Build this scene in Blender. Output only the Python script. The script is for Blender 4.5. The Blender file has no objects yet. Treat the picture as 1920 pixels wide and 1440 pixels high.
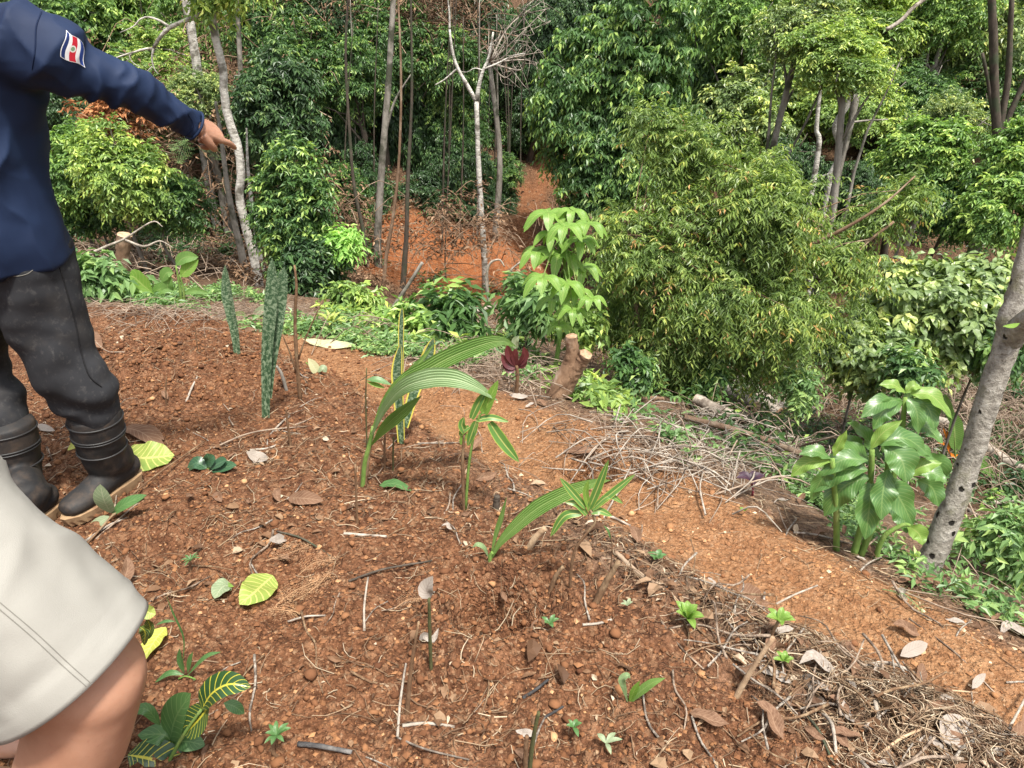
import bpy, bmesh, math, random
import numpy as np
from mathutils import Vector, Matrix

# ------------------------------------------------------------------ camera, sky, sun, exposure
scene = bpy.context.scene
COL = scene.collection
CAM_Z = 1.45
PITCH = math.radians(27.0)
FPX = 1400.0            # focal length in photograph pixels (1920 wide)
cam_data = bpy.data.cameras.new('camera')
cam_data.sensor_width = 36.0
cam_data.lens = FPX / 1920.0 * 36.0
cam_data.clip_start = 0.02
cam_data.clip_end = 400.0
cam = bpy.data.objects.new('camera', cam_data)
cam.location = (0, 0, CAM_Z)
cam.rotation_euler = (math.pi / 2 - PITCH, 0, 0)
COL.objects.link(cam)
scene.camera = cam

SUN_ELEV = math.radians(68)
SUN_AZ = math.radians(150)      # compass-like: 0 = +Y, clockwise; the sun stands high, behind and right of the camera
world = bpy.data.worlds.new('World')
scene.world = world
world.use_nodes = True
wn = world.node_tree.nodes
wl = world.node_tree.links
wn.clear()
w_out = wn.new('ShaderNodeOutputWorld')
w_bg = wn.new('ShaderNodeBackground')
w_hs = wn.new('ShaderNodeHueSaturation')
w_sky = wn.new('ShaderNodeTexSky')
w_sky.sky_type = 'NISHITA'
w_sky.sun_disc = False
w_sky.sun_elevation = SUN_ELEV
w_sky.sun_rotation = SUN_AZ
w_sky.air_density = 1.0
w_sky.dust_density = 4.0
w_hs.inputs['Saturation'].default_value = 0.35
w_bg.inputs['Strength'].default_value = 0.12
wl.new(w_sky.outputs[0], w_hs.inputs['Color'])
wl.new(w_hs.outputs[0], w_bg.inputs['Color'])
wl.new(w_bg.outputs[0], w_out.inputs['Surface'])

sun_d = bpy.data.lights.new('sun', 'SUN')
sun_d.energy = 3.1
sun_d.angle = math.radians(6)
sun_d.color = (1.0, 0.95, 0.86)
sun = bpy.data.objects.new('sun', sun_d)
sdir = Vector((math.sin(SUN_AZ) * math.cos(SUN_ELEV), math.cos(SUN_AZ) * math.cos(SUN_ELEV), math.sin(SUN_ELEV)))
sun.rotation_euler = (-sdir).to_track_quat('-Z', 'Y').to_euler()
sun.location = sdir * 30
COL.objects.link(sun)

scene.view_settings.view_transform = 'Standard'
scene.view_settings.look = 'None'
scene.view_settings.gamma = 1.0
scene.view_settings.use_curve_mapping = False
scene.view_settings.exposure = 1.22
scene.render.engine = 'CYCLES'
cy = scene.cycles
cy.use_denoising = True
cy.max_bounces = 6
cy.diffuse_bounces = 3
cy.glossy_bounces = 2
cy.transmission_bounces = 3
cy.transparent_max_bounces = 4
cy.caustics_reflective = False
cy.caustics_refractive = False

# ------------------------------------------------------------------ helpers: noise, rays, meshes
def _hash(ix, iy, seed):
    h = (ix.astype(np.int64) * 374761393 + iy.astype(np.int64) * 668265263 + seed * 1442695041) & 0xffffffff
    h = ((h ^ (h >> 13)) * 1274126177) & 0xffffffff
    h = (h ^ (h >> 16)) & 0xffffffff
    return h / 4294967295.0

def vnoise(x, y, seed=0):
    x = np.asarray(x, float); y = np.asarray(y, float)
    ix = np.floor(x); iy = np.floor(y)
    fx = x - ix; fy = y - iy
    fx = fx * fx * fx * (fx * (fx * 6 - 15) + 10); fy = fy * fy * fy * (fy * (fy * 6 - 15) + 10)
    a = _hash(ix, iy, seed); b = _hash(ix + 1, iy, seed); c = _hash(ix, iy + 1, seed); d = _hash(ix + 1, iy + 1, seed)
    return (a + (b - a) * fx) * (1 - fy) + (c + (d - c) * fx) * fy

def fbm(x, y, octaves=4, seed=0, gain=0.5):
    s = 0.0; a = 1.0; t = 0.0; f = 1.0
    for o in range(octaves):
        s = s + a * (vnoise(x * f + 17.3 * o, y * f - 9.1 * o, seed + o) - 0.5)
        t += a; a *= gain; f *= 2.03
    return s / t * 2

def sstep(a, b, x):
    t = np.clip((np.asarray(x, float) - a) / (b - a), 0, 1)
    return t * t * (3 - 2 * t)

def softplus(x, k):
    x = np.asarray(x, float)
    return np.where(x > 12 * k, x, k * np.log1p(np.exp(np.clip(x / k, -40, 12))))

CP, SP = math.cos(PITCH), math.sin(PITCH)
def ray(px, py):
    a = (px - 960.0) / FPX; b = (720.0 - py) / FPX
    return np.array((a, CP + b * SP, -SP + b * CP))

def at(px, py, Y):
    """the world point seen at photograph pixel (px, py) that stands Y metres ahead of the camera"""
    r = ray(px, py)
    return np.array((0, 0, CAM_Z)) + r * (Y / r[1])

def base_plane(x, y):
    return -0.085 * (np.asarray(y, float) - 2.0)

def plane_pt(px, py):
    r = ray(px, py)
    # CAM_Z + t rz = -0.085 (t ry - 2)
    t = -(CAM_Z - 0.17) / (r[2] + 0.085 * r[1])
    return r[0] * t, r[1] * t

# the outer rim of the path and the line between planting bed and path, in plan
_E = [plane_pt(*p) for p in ((1920, 1172), (1760, 1090), (1600, 1018), (1400, 912), (1250, 828), (1120, 768), (960, 716), (800, 672), (640, 612), (520, 598), (300, 588), (120, 580))]
_B = [plane_pt(*p) for p in ((1920, 1345), (1700, 1245), (1500, 1150), (1300, 1050), (1150, 955), (1000, 872), (850, 800), (720, 732), (620, 690), (560, 660))]
_E = sorted(_E); _B = sorted(_B)
EX = np.array([p[0] for p in _E]); EY = np.array([p[1] for p in _E])
BX = np.array([p[0] for p in _B]); BY = np.array([p[1] for p in _B])
def _curve(X, Yv, x):
    x = np.asarray(x, float)
    r = np.interp(x, X, Yv)
    sl = (Yv[-1] - Yv[-3]) / (X[-1] - X[-3])
    r = np.where(x > X[-1], Yv[-1] + sl * (x - X[-1]), r)
    return r
def smooth_curve(X, Yv, x):
    return sum(_curve(X, Yv, np.asarray(x, float) + o) for o in (-.24, -.12, 0, .12, .24)) / 5
def edge_s(x, y):
    """metres beyond the rim of the path (negative on the garden side)"""
    c = 0.72 + 0.23 * (1 - sstep(-2.6, -0.2, x))
    return (y - smooth_curve(EX, EY, x)) * c
def bed_s(x, y):
    lead = np.where(np.asarray(x) < BX[0], 1.1 * (BX[0] - np.asarray(x)), 0)
    return (y - smooth_curve(BX, BY, x) - lead) * 0.72

def pit(x, y, c, r, d):
    q = np.sqrt((x - c[0]) ** 2 + ((y - c[1])) ** 2) / r
    return -d * (1 - sstep(0.35, 1.0, q)) + d * 0.35 * np.exp(-((q - 1.25) / 0.28) ** 2)

PIT_A = plane_pt(925, 1150); PIT_B = plane_pt(1110, 850); MOUND = plane_pt(330, 690)
def ground_h(x, y, detail=True):
    x = np.asarray(x, float); y = np.asarray(y, float)
    z = base_plane(x, np.minimum(y, 6.0)) + 0.05 * fbm(x * 0.8, y * 0.8, 3, 5)
    near = np.clip(1 - np.hypot(x, y) / 9.0, 0, 1)
    sb = bed_s(x, y); se = edge_s(x, y)
    z = z - 0.10 * sstep(-0.16, 0.10, sb) * (1 - sstep(-0.15, 0.3, se) * 0.6)
    left = 1 - sstep(-2.2, -0.6, x)
    fall = 0.38 * (1 - left) + 0.22 * left
    sc = 5.2 - softplus(5.2 - se, 0.5)
    z = z - fall * softplus(sc, 0.10)
    z = z + 0.45 * softplus(y - (9.8 - 0.3 * left), 0.8) * sstep(0.5, 2.5, se)
    # small rim of thrown up earth along the path's outer edge
    z = z + 0.035 * np.exp(-((se + 0.10) / 0.14) ** 2)
    z = z + pit(x, y, PIT_A, 0.15 * (1 + .25 * fbm(x * 9, y * 9, 2, 77)), 0.12) + pit(x, y, PIT_B, 0.11 * (1 + .25 * fbm(x * 9, y * 9, 2, 78)), 0.07)
    z = z + 0.10 * np.exp(-((x - MOUND[0]) ** 2 / 0.5 + (y - MOUND[1]) ** 2 / 0.18))
    z = z + 0.38 * sstep(9.3, 9.8, y + .25 * fbm(x * 1.5, y * 0 + 3.0, 2, 88)) * sstep(-2.0, -1.5, x) * (1 - sstep(0.25, 0.7, x)) * (1 - sstep(10.6, 12.5, y))
    far = sstep(0.2, 2.0, se)
    z = z + far * (0.16 * fbm(x * 0.7, y * 0.7, 4, 11) + 0.5 * sstep(5, 9, se) * fbm(x * 0.3, y * 0.3, 3, 12))
    if detail:
        bedm = 1 - sstep(-0.1, 0.15, sb)
        mound = np.exp(-((x - MOUND[0]) ** 2 / 0.6 + (y - MOUND[1]) ** 2 / 0.35))
        amp = (0.010 + 0.017 * bedm + 0.014 * mound) * (1 - far) + 0.02 * far
        z = z + amp * fbm(x * 7, y * 7, 3, 21, 0.6)
        clod = fbm(x * 24, y * 24, 3, 33, 0.7)
        z = z + (0.003 + 0.009 * bedm + 0.012 * mound) * (1 - far) * np.where(clod > 0, clod, clod * 0.5)
        z = z + (0.003 + 0.005 * bedm) * (1 - far) * fbm(x * 75, y * 75, 2, 44, 0.6)
    return z

def gp(px, py, lift=0.0):
    """the ground point seen at a photograph pixel"""
    r = ray(px, py); t = 0.3; o = np.array((0, 0, CAM_Z))
    ts = np.concatenate((np.arange(0.4, 8, 0.01), np.arange(8, 40, 0.05)))
    P = o[None] + ts[:, None] * r[None]
    d = P[:, 2] - ground_h(P[:, 0], P[:, 1], False)
    i = np.argmax(d < 0)
    if d[i] >= 0: i = len(ts) - 1
    p = P[i].copy(); p[2] = float(ground_h(p[0], p[1])) + lift
    return p

def gz(x, y):
    return float(ground_h(x, y))

def nrm(v):
    v = np.asarray(v, float)
    return v / (np.linalg.norm(v, axis=-1, keepdims=True) + 1e-12)

def mesh_np(name, V, F, mats, rnd=None, uv=None, smooth=False, midx=None):
    """F: list of int arrays, each (n,k)"""
    me = bpy.data.meshes.new(name)
    V = np.asarray(V, np.float32)
    F = [np.asarray(f, np.int32) for f in F if len(f)]
    me.vertices.add(len(V)); me.vertices.foreach_set('co', V.ravel())
    loops = np.concatenate([f.ravel() for f in F])
    tot = np.concatenate([np.full(len(f), f.shape[1], np.int32) for f in F])
    start = np.concatenate(([0], np.cumsum(tot)[:-1])).astype(np.int32)
    me.loops.add(len(loops)); me.loops.foreach_set('vertex_index', loops)
    me.polygons.add(len(tot)); me.polygons.foreach_set('loop_start', start); me.polygons.foreach_set('loop_total', tot)
    if midx is not None: me.polygons.foreach_set('material_index', np.asarray(midx, np.int32))
    me.polygons.foreach_set('use_smooth', np.full(len(tot), bool(smooth)))
    me.update(calc_edges=True)
    if rnd is not None:
        a = me.attributes.new('rnd', 'FLOAT', 'POINT'); a.data.foreach_set('value', np.asarray(rnd, np.float32))
    if uv is not None:
        l = me.uv_layers.new(name='UVMap'); l.data.foreach_set('uv', np.asarray(uv, np.float32)[loops].ravel())
    for m in (mats if isinstance(mats, (list, tuple)) else [mats]): me.materials.append(m)
    return me

def link(name, me, parent=None, loc=None):
    o = bpy.data.objects.new(name, me)
    COL.objects.link(o)
    if parent is not None: o.parent = parent
    if loc is not None: o.location = [float(v) for v in loc]
    return o

def tag(o, label=None, cat=None, group=None, kind=None):
    if label: o['label'] = label
    if cat: o['category'] = cat
    if group: o['group'] = group
    if kind: o['kind'] = kind
    return o

def thing(name, label, cat, loc=(0, 0, 0), group=None):
    o = link(name, None, None, loc); o.empty_display_size = 0.1
    return tag(o, label, cat, group)

class Acc:
    """collects vertices and faces of one mesh"""
    def __init__(s): s.V = []; s.F = {}; s.n = 0; s.R = []; s.UV = []; s.M = {}
    def add(s, V, F, rnd=0.5, uv=None, m=0):
        V = np.asarray(V, float)
        for f in (F if isinstance(F, list) else [F]):
            f = np.asarray(f, int)
            if len(f):
                s.F.setdefault((f.shape[1], m), []).append(f + s.n)
        s.V.append(V); s.n += len(V)
        s.R.append(np.full(len(V), rnd) if np.isscalar(rnd) else np.asarray(rnd))
        s.UV.append(np.zeros((len(V), 2)) if uv is None else np.asarray(uv))
    def mesh(s, name, mats, smooth=False, origin=(0, 0, 0)):
        V = np.concatenate(s.V) - np.asarray(origin, float)
        Fs = []; mi = []
        for (k, m), fl in s.F.items():
            f = np.concatenate(fl); Fs.append(f); mi.append(np.full(len(f), m))
        return mesh_np(name, V, Fs, mats, np.concatenate(s.R), np.concatenate(s.UV), smooth, np.concatenate(mi))

def frames(P):
    P = np.asarray(P, float)
    T = nrm(np.gradient(P, axis=0))
    up = np.array((0.31, 0.17, 0.93)) if abs(T[0][2]) < 0.8 else np.array((0.9, 0.3, 0.1))
    A = np.zeros_like(P); a = nrm(np.cross(T[0], up))
    for i in range(len(P)):
        a = nrm(a - T[i] * np.dot(a, T[i])); A[i] = a
    return T, A, np.cross(T, A)

def tube(P, R, n=7, cap=True, lump=0.0, seed=0):
    P = np.asarray(P, float); R = np.broadcast_to(np.asarray(R, float), (len(P),))
    T, A, B = frames(P)
    ang = np.arange(n) * 2 * math.pi / n
    rr = R[:, None] * np.ones(n)[None]
    if lump:
        rg = np.random.default_rng(seed); rr = rr * (1 + lump * rg.normal(0, 1, rr.shape))
    V = (P[:, None] + rr[..., None] * (A[:, None] * np.cos(ang)[None, :, None] + B[:, None] * np.sin(ang)[None, :, None])).reshape(-1, 3)
    i = np.arange(len(P) - 1)[:, None] * n; j = np.arange(n)[None]; k = (j + 1) % n
    Q = np.stack((i + j, i + k, i + n + k, i + n + j), -1).reshape(-1, 4)
    uv = np.stack((np.tile(np.arange(n) / n, len(P)), np.repeat(np.linspace(0, 1, len(P)), n)), -1)
    F = [Q]
    if cap:
        V = np.vstack((V, P[0], P[-1])); uv = np.vstack((uv, (0, 0), (0, 1)))
        c0 = len(V) - 2; c1 = len(V) - 1; e = (len(P) - 1) * n; j = np.arange(n); k = (j + 1) % n
        F.append(np.stack((np.full(n, c0), k, j), -1)); F.append(np.stack((np.full(n, c1), e + j, e + k), -1))
    return V, F, uv

def spline(P, n):
    """smooth resampling (Catmull-Rom) of control points of any dimension"""
    P = np.asarray(P, float)
    if len(P) == 2: return P[0] + np.linspace(0, 1, n)[:, None] * (P[1] - P[0])
    Q = np.vstack((2 * P[0] - P[1], P, 2 * P[-1] - P[-2]))
    u = np.linspace(0, len(P) - 1 - 1e-9, n); i = u.astype(int); t = (u - i)[:, None]
    a, b, c, d = Q[i], Q[i + 1], Q[i + 2], Q[i + 3]
    return 0.5 * (2 * b + (c - a) * t + (2 * a - 5 * b + 4 * c - d) * t ** 2 + (3 * b - a - 3 * c + d) * t ** 3)
# ------------------------------------------------------------------ materials
class NT:
    def __init__(s, name):
        s.m = bpy.data.materials.new(name); s.m.use_nodes = True
        s.t = s.m.node_tree; s.t.nodes.clear()
        s.out = s.t.nodes.new('ShaderNodeOutputMaterial')
    def n(s, typ, **kw):
        o = s.t.nodes.new(typ)
        for k, v in kw.items():
            if hasattr(o, k) and not k[0].isupper(): setattr(o, k, v)
            else: s.put(o.inputs[k.replace('_', ' ')], v)
        return o
    def put(s, inp, v):
        if isinstance(v, bpy.types.NodeSocket): s.t.links.new(v, inp)
        else:
            if isinstance(v, (tuple, list)) and len(v) == 3 and inp.type == 'RGBA': v = (*v, 1)
            inp.default_value = v
    def noise(s, scale, detail=4, rough=0.55, vec=None, out='Fac', dist=0.0):
        o = s.n('ShaderNodeTexNoise'); o.inputs['Scale'].default_value = scale; o.inputs['Detail'].default_value = detail
        o.inputs['Roughness'].default_value = rough; o.inputs['Distortion'].default_value = dist
        if vec is not None: s.t.links.new(vec, o.inputs['Vector'])
        return o.outputs[out]
    def coord(s, k='Object'): return s.n('ShaderNodeTexCoord').outputs[k]
    def scaled(s, vec, sc):
        o = s.n('ShaderNodeMapping'); s.put(o.inputs['Vector'], vec); o.inputs['Scale'].default_value = sc
        return o.outputs[0]
    def ramp(s, fac, stops, interp='LINEAR'):
        o = s.n('ShaderNodeValToRGB'); r = o.color_ramp; r.interpolation = interp
        while len(r.elements) > len(stops): r.elements.remove(r.elements[-1])
        while len(r.elements) < len(stops): r.elements.new(0.5)
        for e, (p, c) in zip(r.elements, stops):
            e.position = p; e.color = (c, c, c, 1) if np.isscalar(c) else (*c, 1)
        s.put(o.inputs[0], fac); return o.outputs[0]
    def mix(s, f, a, b, blend='MIX'):
        o = s.n('ShaderNodeMix', data_type='RGBA', blend_type=blend)
        s.put(o.inputs[0], f); s.put(o.inputs[6], a); s.put(o.inputs[7], b); return o.outputs[2]
    def math(s, op, a, b=0.5, c=None, clamp=False):
        o = s.n('ShaderNodeMath', operation=op, use_clamp=clamp); s.put(o.inputs[0], a); s.put(o.inputs[1], b)
        if c is not None: s.put(o.inputs[2], c)
        return o.outputs[0]
    def attr(s, name, k='Fac'): return s.n('ShaderNodeAttribute', attribute_name=name).outputs[k]
    def bump(s, h, strength=0.5, dist=0.01):
        o = s.n('ShaderNodeBump'); s.put(o.inputs['Height'], h); o.inputs['Strength'].default_value = strength; o.inputs['Distance'].default_value = dist
        return o.outputs[0]
    def pbr(s, color, rough=0.7, normal=None, spec=0.4, trans=0.0, tcol=None):
        p = s.n('ShaderNodeBsdfPrincipled'); s.put(p.inputs['Base Color'], color); s.put(p.inputs['Roughness'], rough)
        p.inputs['Specular IOR Level'].default_value = spec
        if normal is not None: s.put(p.inputs['Normal'], normal)
        r = p.outputs[0]
        if trans:
            t = s.n('ShaderNodeBsdfTranslucent'); s.put(t.inputs['Color'], color if tcol is None else tcol)
            if normal is not None: s.put(t.inputs['Normal'], normal)
            mx = s.n('ShaderNodeMixShader'); mx.inputs[0].default_value = trans
            s.t.links.new(r, mx.inputs[1]); s.t.links.new(t.outputs[0], mx.inputs[2]); r = mx.outputs[0]
        s.t.links.new(r, s.out.inputs['Surface']); return s.m

def leaf_mat(name, stops, rough=0.45, spec=0.35, trans=0.3, tint=(1.25, 1.35, 0.6)):
    t = NT(name)
    c = t.ramp(t.attr('rnd'), stops)
    n = t.noise(1.3, 3, vec=t.coord('Object'))
    c = t.mix(t.math('MULTIPLY', n, 0.55), c, t.mix(1.0, c, (1.35, 1.25, 0.85), 'MULTIPLY'))
    return t.pbr(c, rough, None, spec, trans, t.mix(1.0, c, tint, 'MULTIPLY'))

def bark_mat(name, c1, c2, c3, scale=14, stretch=(1, 1, 0.35), bump=0.6):
    t = NT(name); v = t.scaled(t.coord(), stretch)
    n1 = t.noise(scale, 6, 0.65, v); n2 = t.noise(scale * 0.35, 4, 0.6, t.coord())
    c = t.ramp(n1, ((0.3, c1), (0.65, c2)))
    c = t.mix(t.ramp(n2, ((0.5, 0.0), (0.62, 1.0))), c, c3)
    return t.pbr(c, 0.85, t.bump(n1, bump, 0.02), 0.2)

M = {}
# soil
def soil_mat():
    t = NT('red_soil'); co = t.coord()
    big = t.noise(2.2, 4, 0.6, co); mid = t.noise(16, 5, 0.65, co); fine = t.noise(95, 4, 0.7, co); grit = t.noise(260, 2, 0.6, co)
    bed = t.ramp(mid, ((0.28, (0.086, 0.038, 0.021)), (0.5, (0.170, 0.078, 0.040)), (0.72, (0.275, 0.138, 0.074))))
    path = t.ramp(mid, ((0.25, (0.205, 0.094, 0.043)), (0.5, (0.305, 0.155, 0.073)), (0.75, (0.41, 0.235, 0.122))))
    c = t.mix(t.attr('path'), bed, path)
    c = t.mix(t.math('MULTIPLY', t.ramp(big, ((0.42, 0.0), (0.62, 1.0))), 0.4), c, (0.2322, 0.1032, 0.0482))
    c = t.mix(t.ramp(fine, ((0.36, 0.55), (0.5, 0.0))), c, t.mix(1.0, c, (0.55, 0.5, 0.45), 'MULTIPLY'))
    c = t.mix(t.ramp(fine, ((0.62, 0.0), (0.72, 0.7))), c, (0.3612, 0.2064, 0.1161))
    c = t.mix(t.ramp(grit, ((0.68, 0.0), (0.74, 0.8))), c, (0.5160, 0.3612, 0.2322))
    lit = t.ramp(mid, ((0.3, (0.0860, 0.0533, 0.0361)), (0.55, (0.2021, 0.1333, 0.0903)), (0.75, (0.3440, 0.2666, 0.2021))))
    c = t.mix(t.attr('litter'), c, lit)
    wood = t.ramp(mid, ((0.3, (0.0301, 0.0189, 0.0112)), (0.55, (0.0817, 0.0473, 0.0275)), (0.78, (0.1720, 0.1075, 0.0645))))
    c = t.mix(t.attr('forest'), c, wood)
    red = t.ramp(mid, ((0.3, (0.1892, 0.0619, 0.0224)), (0.6, (0.3096, 0.1118, 0.0413)), (0.8, (0.3784, 0.1634, 0.0688))))
    c = t.mix(t.attr('redcut'), c, red)
    def crumb(sc):
        v = t.n('ShaderNodeTexVoronoi'); v.inputs['Scale'].default_value = sc
        w = t.n('ShaderNodeVectorMath', operation='ADD'); t.put(w.inputs[0], co); t.put(w.inputs[1], t.n('ShaderNodeVectorMath', operation='SCALE', Vector=t.noise(sc * .7, 2, vec=co, out='Color'), Scale=0.6 / sc).outputs[0])
        t.put(v.inputs['Vector'], w.outputs[0]); return v.outputs['Distance'], t.n('ShaderNodeSeparateColor', Color=v.outputs['Color']).outputs[0]
    d1, r1 = crumb(62.0); d2, r2 = crumb(150.0)
    bare = t.math('SUBTRACT', 1.0, t.math('MAXIMUM', t.math('MULTIPLY', t.attr('forest'), 0.8), t.math('MULTIPLY', t.attr('path'), 0.45)))
    c = t.mix(t.math('MULTIPLY', t.ramp(d1, ((0.38, 0.0), (0.75, 0.75))), bare), c, t.mix(1.0, c, (0.42, 0.38, 0.34), 'MULTIPLY'))
    c = t.mix(t.math('MULTIPLY', t.ramp(d2, ((0.45, 0.0), (0.8, 0.5))), bare), c, t.mix(1.0, c, (0.5, 0.46, 0.42), 'MULTIPLY'))
    c = t.mix(t.ramp(r1, ((0.80, 0.0), (0.86, 0.35))), c, (0.33, 0.19, 0.105))
    c = t.mix(t.ramp(r2, ((0.93, 0.0), (0.95, 0.45))), c, (0.40, 0.26, 0.155))
    c = t.mix(t.ramp(r2, ((0.06, 0.55), (0.10, 0.0))), c, t.mix(1.0, c, (0.45, 0.42, 0.40), 'MULTIPLY'))
    h = t.math('ADD', t.math('MULTIPLY', mid, 0.5), t.math('ADD', t.math('MULTIPLY', fine, 0.45), t.math('MULTIPLY', grit, 0.2)))
    h = t.math('SUBTRACT', h, t.math('ADD', t.math('MULTIPLY', d1, 0.55), t.math('MULTIPLY', d2, 0.3)))
    return t.pbr(c, 0.95, t.bump(h, 1.0, 0.018), 0.15)
M['soil'] = soil_mat()

# foliage of the forest, by leaf tone
def lf(name, key, stops, gain=1.4, **kw):
    st = []
    for p, c in stops:
        c = np.array(c) * gain; c = c + (c.mean() - c) * 0.10; st.append((p, tuple(float(v) for v in c)))
    M[key] = leaf_mat(name, st, **{**dict(rough=0.42, spec=0.45), **kw})
lf('leaf_bright_green', 'lf_bright', ((0.0, (0.050, 0.112, 0.030)), (0.55, (0.105, 0.200, 0.046)), (0.85, (0.195, 0.310, 0.066)), (1.0, (0.31, 0.41, 0.10))))
lf('leaf_mid_green', 'lf_mid', ((0.0, (0.028, 0.070, 0.024)), (0.6, (0.060, 0.130, 0.038)), (0.9, (0.140, 0.240, 0.058)), (1.0, (0.25, 0.35, 0.09))))
lf('leaf_dark_green', 'lf_dark', ((0.0, (0.018, 0.044, 0.018)), (0.6, (0.034, 0.078, 0.027)), (0.92, (0.072, 0.135, 0.042)), (1.0, (0.14, 0.21, 0.07))), trans=0.22)  # dark leaved crowns; the gully's shade is put into this leaf colour too
lf('leaf_olive', 'lf_olive', ((0.0, (0.062, 0.108, 0.030)), (0.5, (0.125, 0.195, 0.050)), (0.85, (0.235, 0.310, 0.074)), (0.97, (0.35, 0.36, 0.09)), (1.0, (0.40, 0.24, 0.10))), trans=0.35)
lf('leaf_grey_green', 'lf_grey', ((0.0, (0.060, 0.105, 0.040)), (0.55, (0.130, 0.195, 0.068)), (0.88, (0.26, 0.33, 0.10)), (1.0, (0.42, 0.45, 0.15))), spec=0.6)
lf('leaf_yellow_green', 'lf_yellow', ((0.0, (0.070, 0.135, 0.034)), (0.5, (0.150, 0.240, 0.054)), (0.85, (0.280, 0.370, 0.080)), (1.0, (0.42, 0.48, 0.12))))
lf('leaf_lime', 'lf_lime', ((0.0, (0.13, 0.26, 0.06)), (0.6, (0.22, 0.40, 0.10)), (1.0, (0.34, 0.50, 0.14))), trans=0.4)
lf('leaf_dead_brown', 'lf_brown', ((0.0, (0.055, 0.032, 0.020)), (0.6, (0.135, 0.082, 0.052)), (1.0, (0.26, 0.17, 0.11))), rough=0.8, spec=0.15, trans=0.12, tint=(1.1, 1.0, 0.9))
lf('leaf_dead_rust', 'lf_rust', ((0.0, (0.14, 0.058, 0.026)), (0.6, (0.28, 0.12, 0.050)), (1.0, (0.40, 0.20, 0.09))), rough=0.8, spec=0.15, trans=0.12, tint=(1.1, 1.0, 0.9))
lf('leaf_herb', 'lf_herb', ((0.0, (0.060, 0.125, 0.045)), (0.6, (0.120, 0.215, 0.075)), (1.0, (0.25, 0.35, 0.12))))
M['bark_white'] = bark_mat('bark_pale', (0.29, 0.265, 0.23), (0.60, 0.575, 0.52), (0.16, 0.145, 0.12), 22, (1, 1, 2.6))
M['bark_grey'] = bark_mat('bark_grey', (0.13, 0.115, 0.095), (0.29, 0.265, 0.23), (0.07, 0.07, 0.05))
M['bark_dark'] = bark_mat('bark_dark', (0.035, 0.028, 0.022), (0.10, 0.08, 0.062), (0.05, 0.06, 0.035))
M['bark_brown'] = bark_mat('bark_brown', (0.11, 0.065, 0.04), (0.24, 0.155, 0.10), (0.32, 0.24, 0.17))
M['dead_wood'] = bark_mat('dead_wood', (0.20, 0.165, 0.13), (0.42, 0.37, 0.31), (0.13, 0.105, 0.085), 26)
M['vine'] = bark_mat('dry_vine', (0.16, 0.115, 0.085), (0.36, 0.28, 0.21), (0.10, 0.07, 0.05), 20)
# ------------------------------------------------------------------ the ground, one sheet
def build_ground():
    az = np.concatenate((np.radians(np.linspace(-180, -50, 40, endpoint=False)), np.radians(np.linspace(-50, 50, 500)), np.radians(np.linspace(50, 180, 41)[1:])))
    r = np.concatenate((np.linspace(0.0, 0.5, 6)[1:], np.geomspace(0.52, 0.95, 26, endpoint=False), np.geomspace(0.95, 5.6, 290, endpoint=False), np.geomspace(5.6, 120, 80)))
    A, R = np.meshgrid(az, r)
    X = R * np.sin(A); Y = R * np.cos(A)
    Z = ground_h(X, Y)
    V = np.stack((X, Y, Z), -1).reshape(-1, 3)
    na = len(az); nr = len(r)
    i = (np.arange(nr - 1) * na)[:, None]; j = np.arange(na - 1)[None]
    Q = np.stack((i + j, i + j + 1, i + na + j + 1, i + na + j), -1).reshape(-1, 4)[:, ::-1]
    V = np.vstack((V, (0, 0, gz(0, 0))))
    c = len(V) - 1; j = np.arange(na - 1)
    T = np.stack((np.full(na - 1, c), j + 1, j), -1)[:, ::-1]
    T = T[:, ::-1]
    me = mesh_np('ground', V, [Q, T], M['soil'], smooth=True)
    x, y = V[:, 0], V[:, 1]
    sb = bed_s(x, y); se = edge_s(x, y)
    wob = 0.10 * fbm(x * 3, y * 3, 3, 71)
    path = sstep(-0.14, 0.02, sb + wob) * (1 - sstep(-0.06, 0.14, se + wob))
    litter = np.exp(-((sb + 0.2 + wob) / 0.16) ** 2) * 0.9 * sstep(-0.6, 0.5, x) + 0.0
    litter = np.maximum(litter, 0.85 * sstep(.5, .95, x) * sstep(-.85, -.3, sb + wob) * (1 - sstep(-.08, .02, sb + wob)))
    litter = np.maximum(litter, sstep(-0.05, 0.15, se + wob) * (1 - sstep(4, 6, se)))
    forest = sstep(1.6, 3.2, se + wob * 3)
    # cut bank of bare red earth on the far side and the track that climbs from it
    track = spline([gp(*q)[:2] for q in ((800, 540), (880, 500), (950, 450), (985, 410), (1000, 370), (1015, 330), (1030, 285), (1040, 250))], 60)
    d = np.full(len(x), 99.0)
    for q in track: d = np.minimum(d, np.hypot(x - q[0], y - q[1]))
    red = 0.5 * (1 - sstep(0.10, 0.40, d + wob * 3))
    rc = gp(860, 505)
    red = np.maximum(red, sstep(-2.1, -1.7, x + wob * 2) * (1 - sstep(.35, .7, x + wob * 2)) * sstep(8.0, 8.5, y + wob * 3) * (1 - sstep(9.8, 10.15, y + wob * 3)))
    red = np.maximum(red, 1 - sstep(0.8, 1.15, np.hypot((x - rc[0]) / 1.0, (y - rc[1]) / 0.8) + wob * 1.5))
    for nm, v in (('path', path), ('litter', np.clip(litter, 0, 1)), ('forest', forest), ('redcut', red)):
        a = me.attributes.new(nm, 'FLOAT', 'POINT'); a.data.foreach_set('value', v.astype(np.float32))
    o = link('ground', me); tag(o, 'red brown garden soil with terrace path falling away to forest floor', None, None, 'structure')
build_ground()
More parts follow.
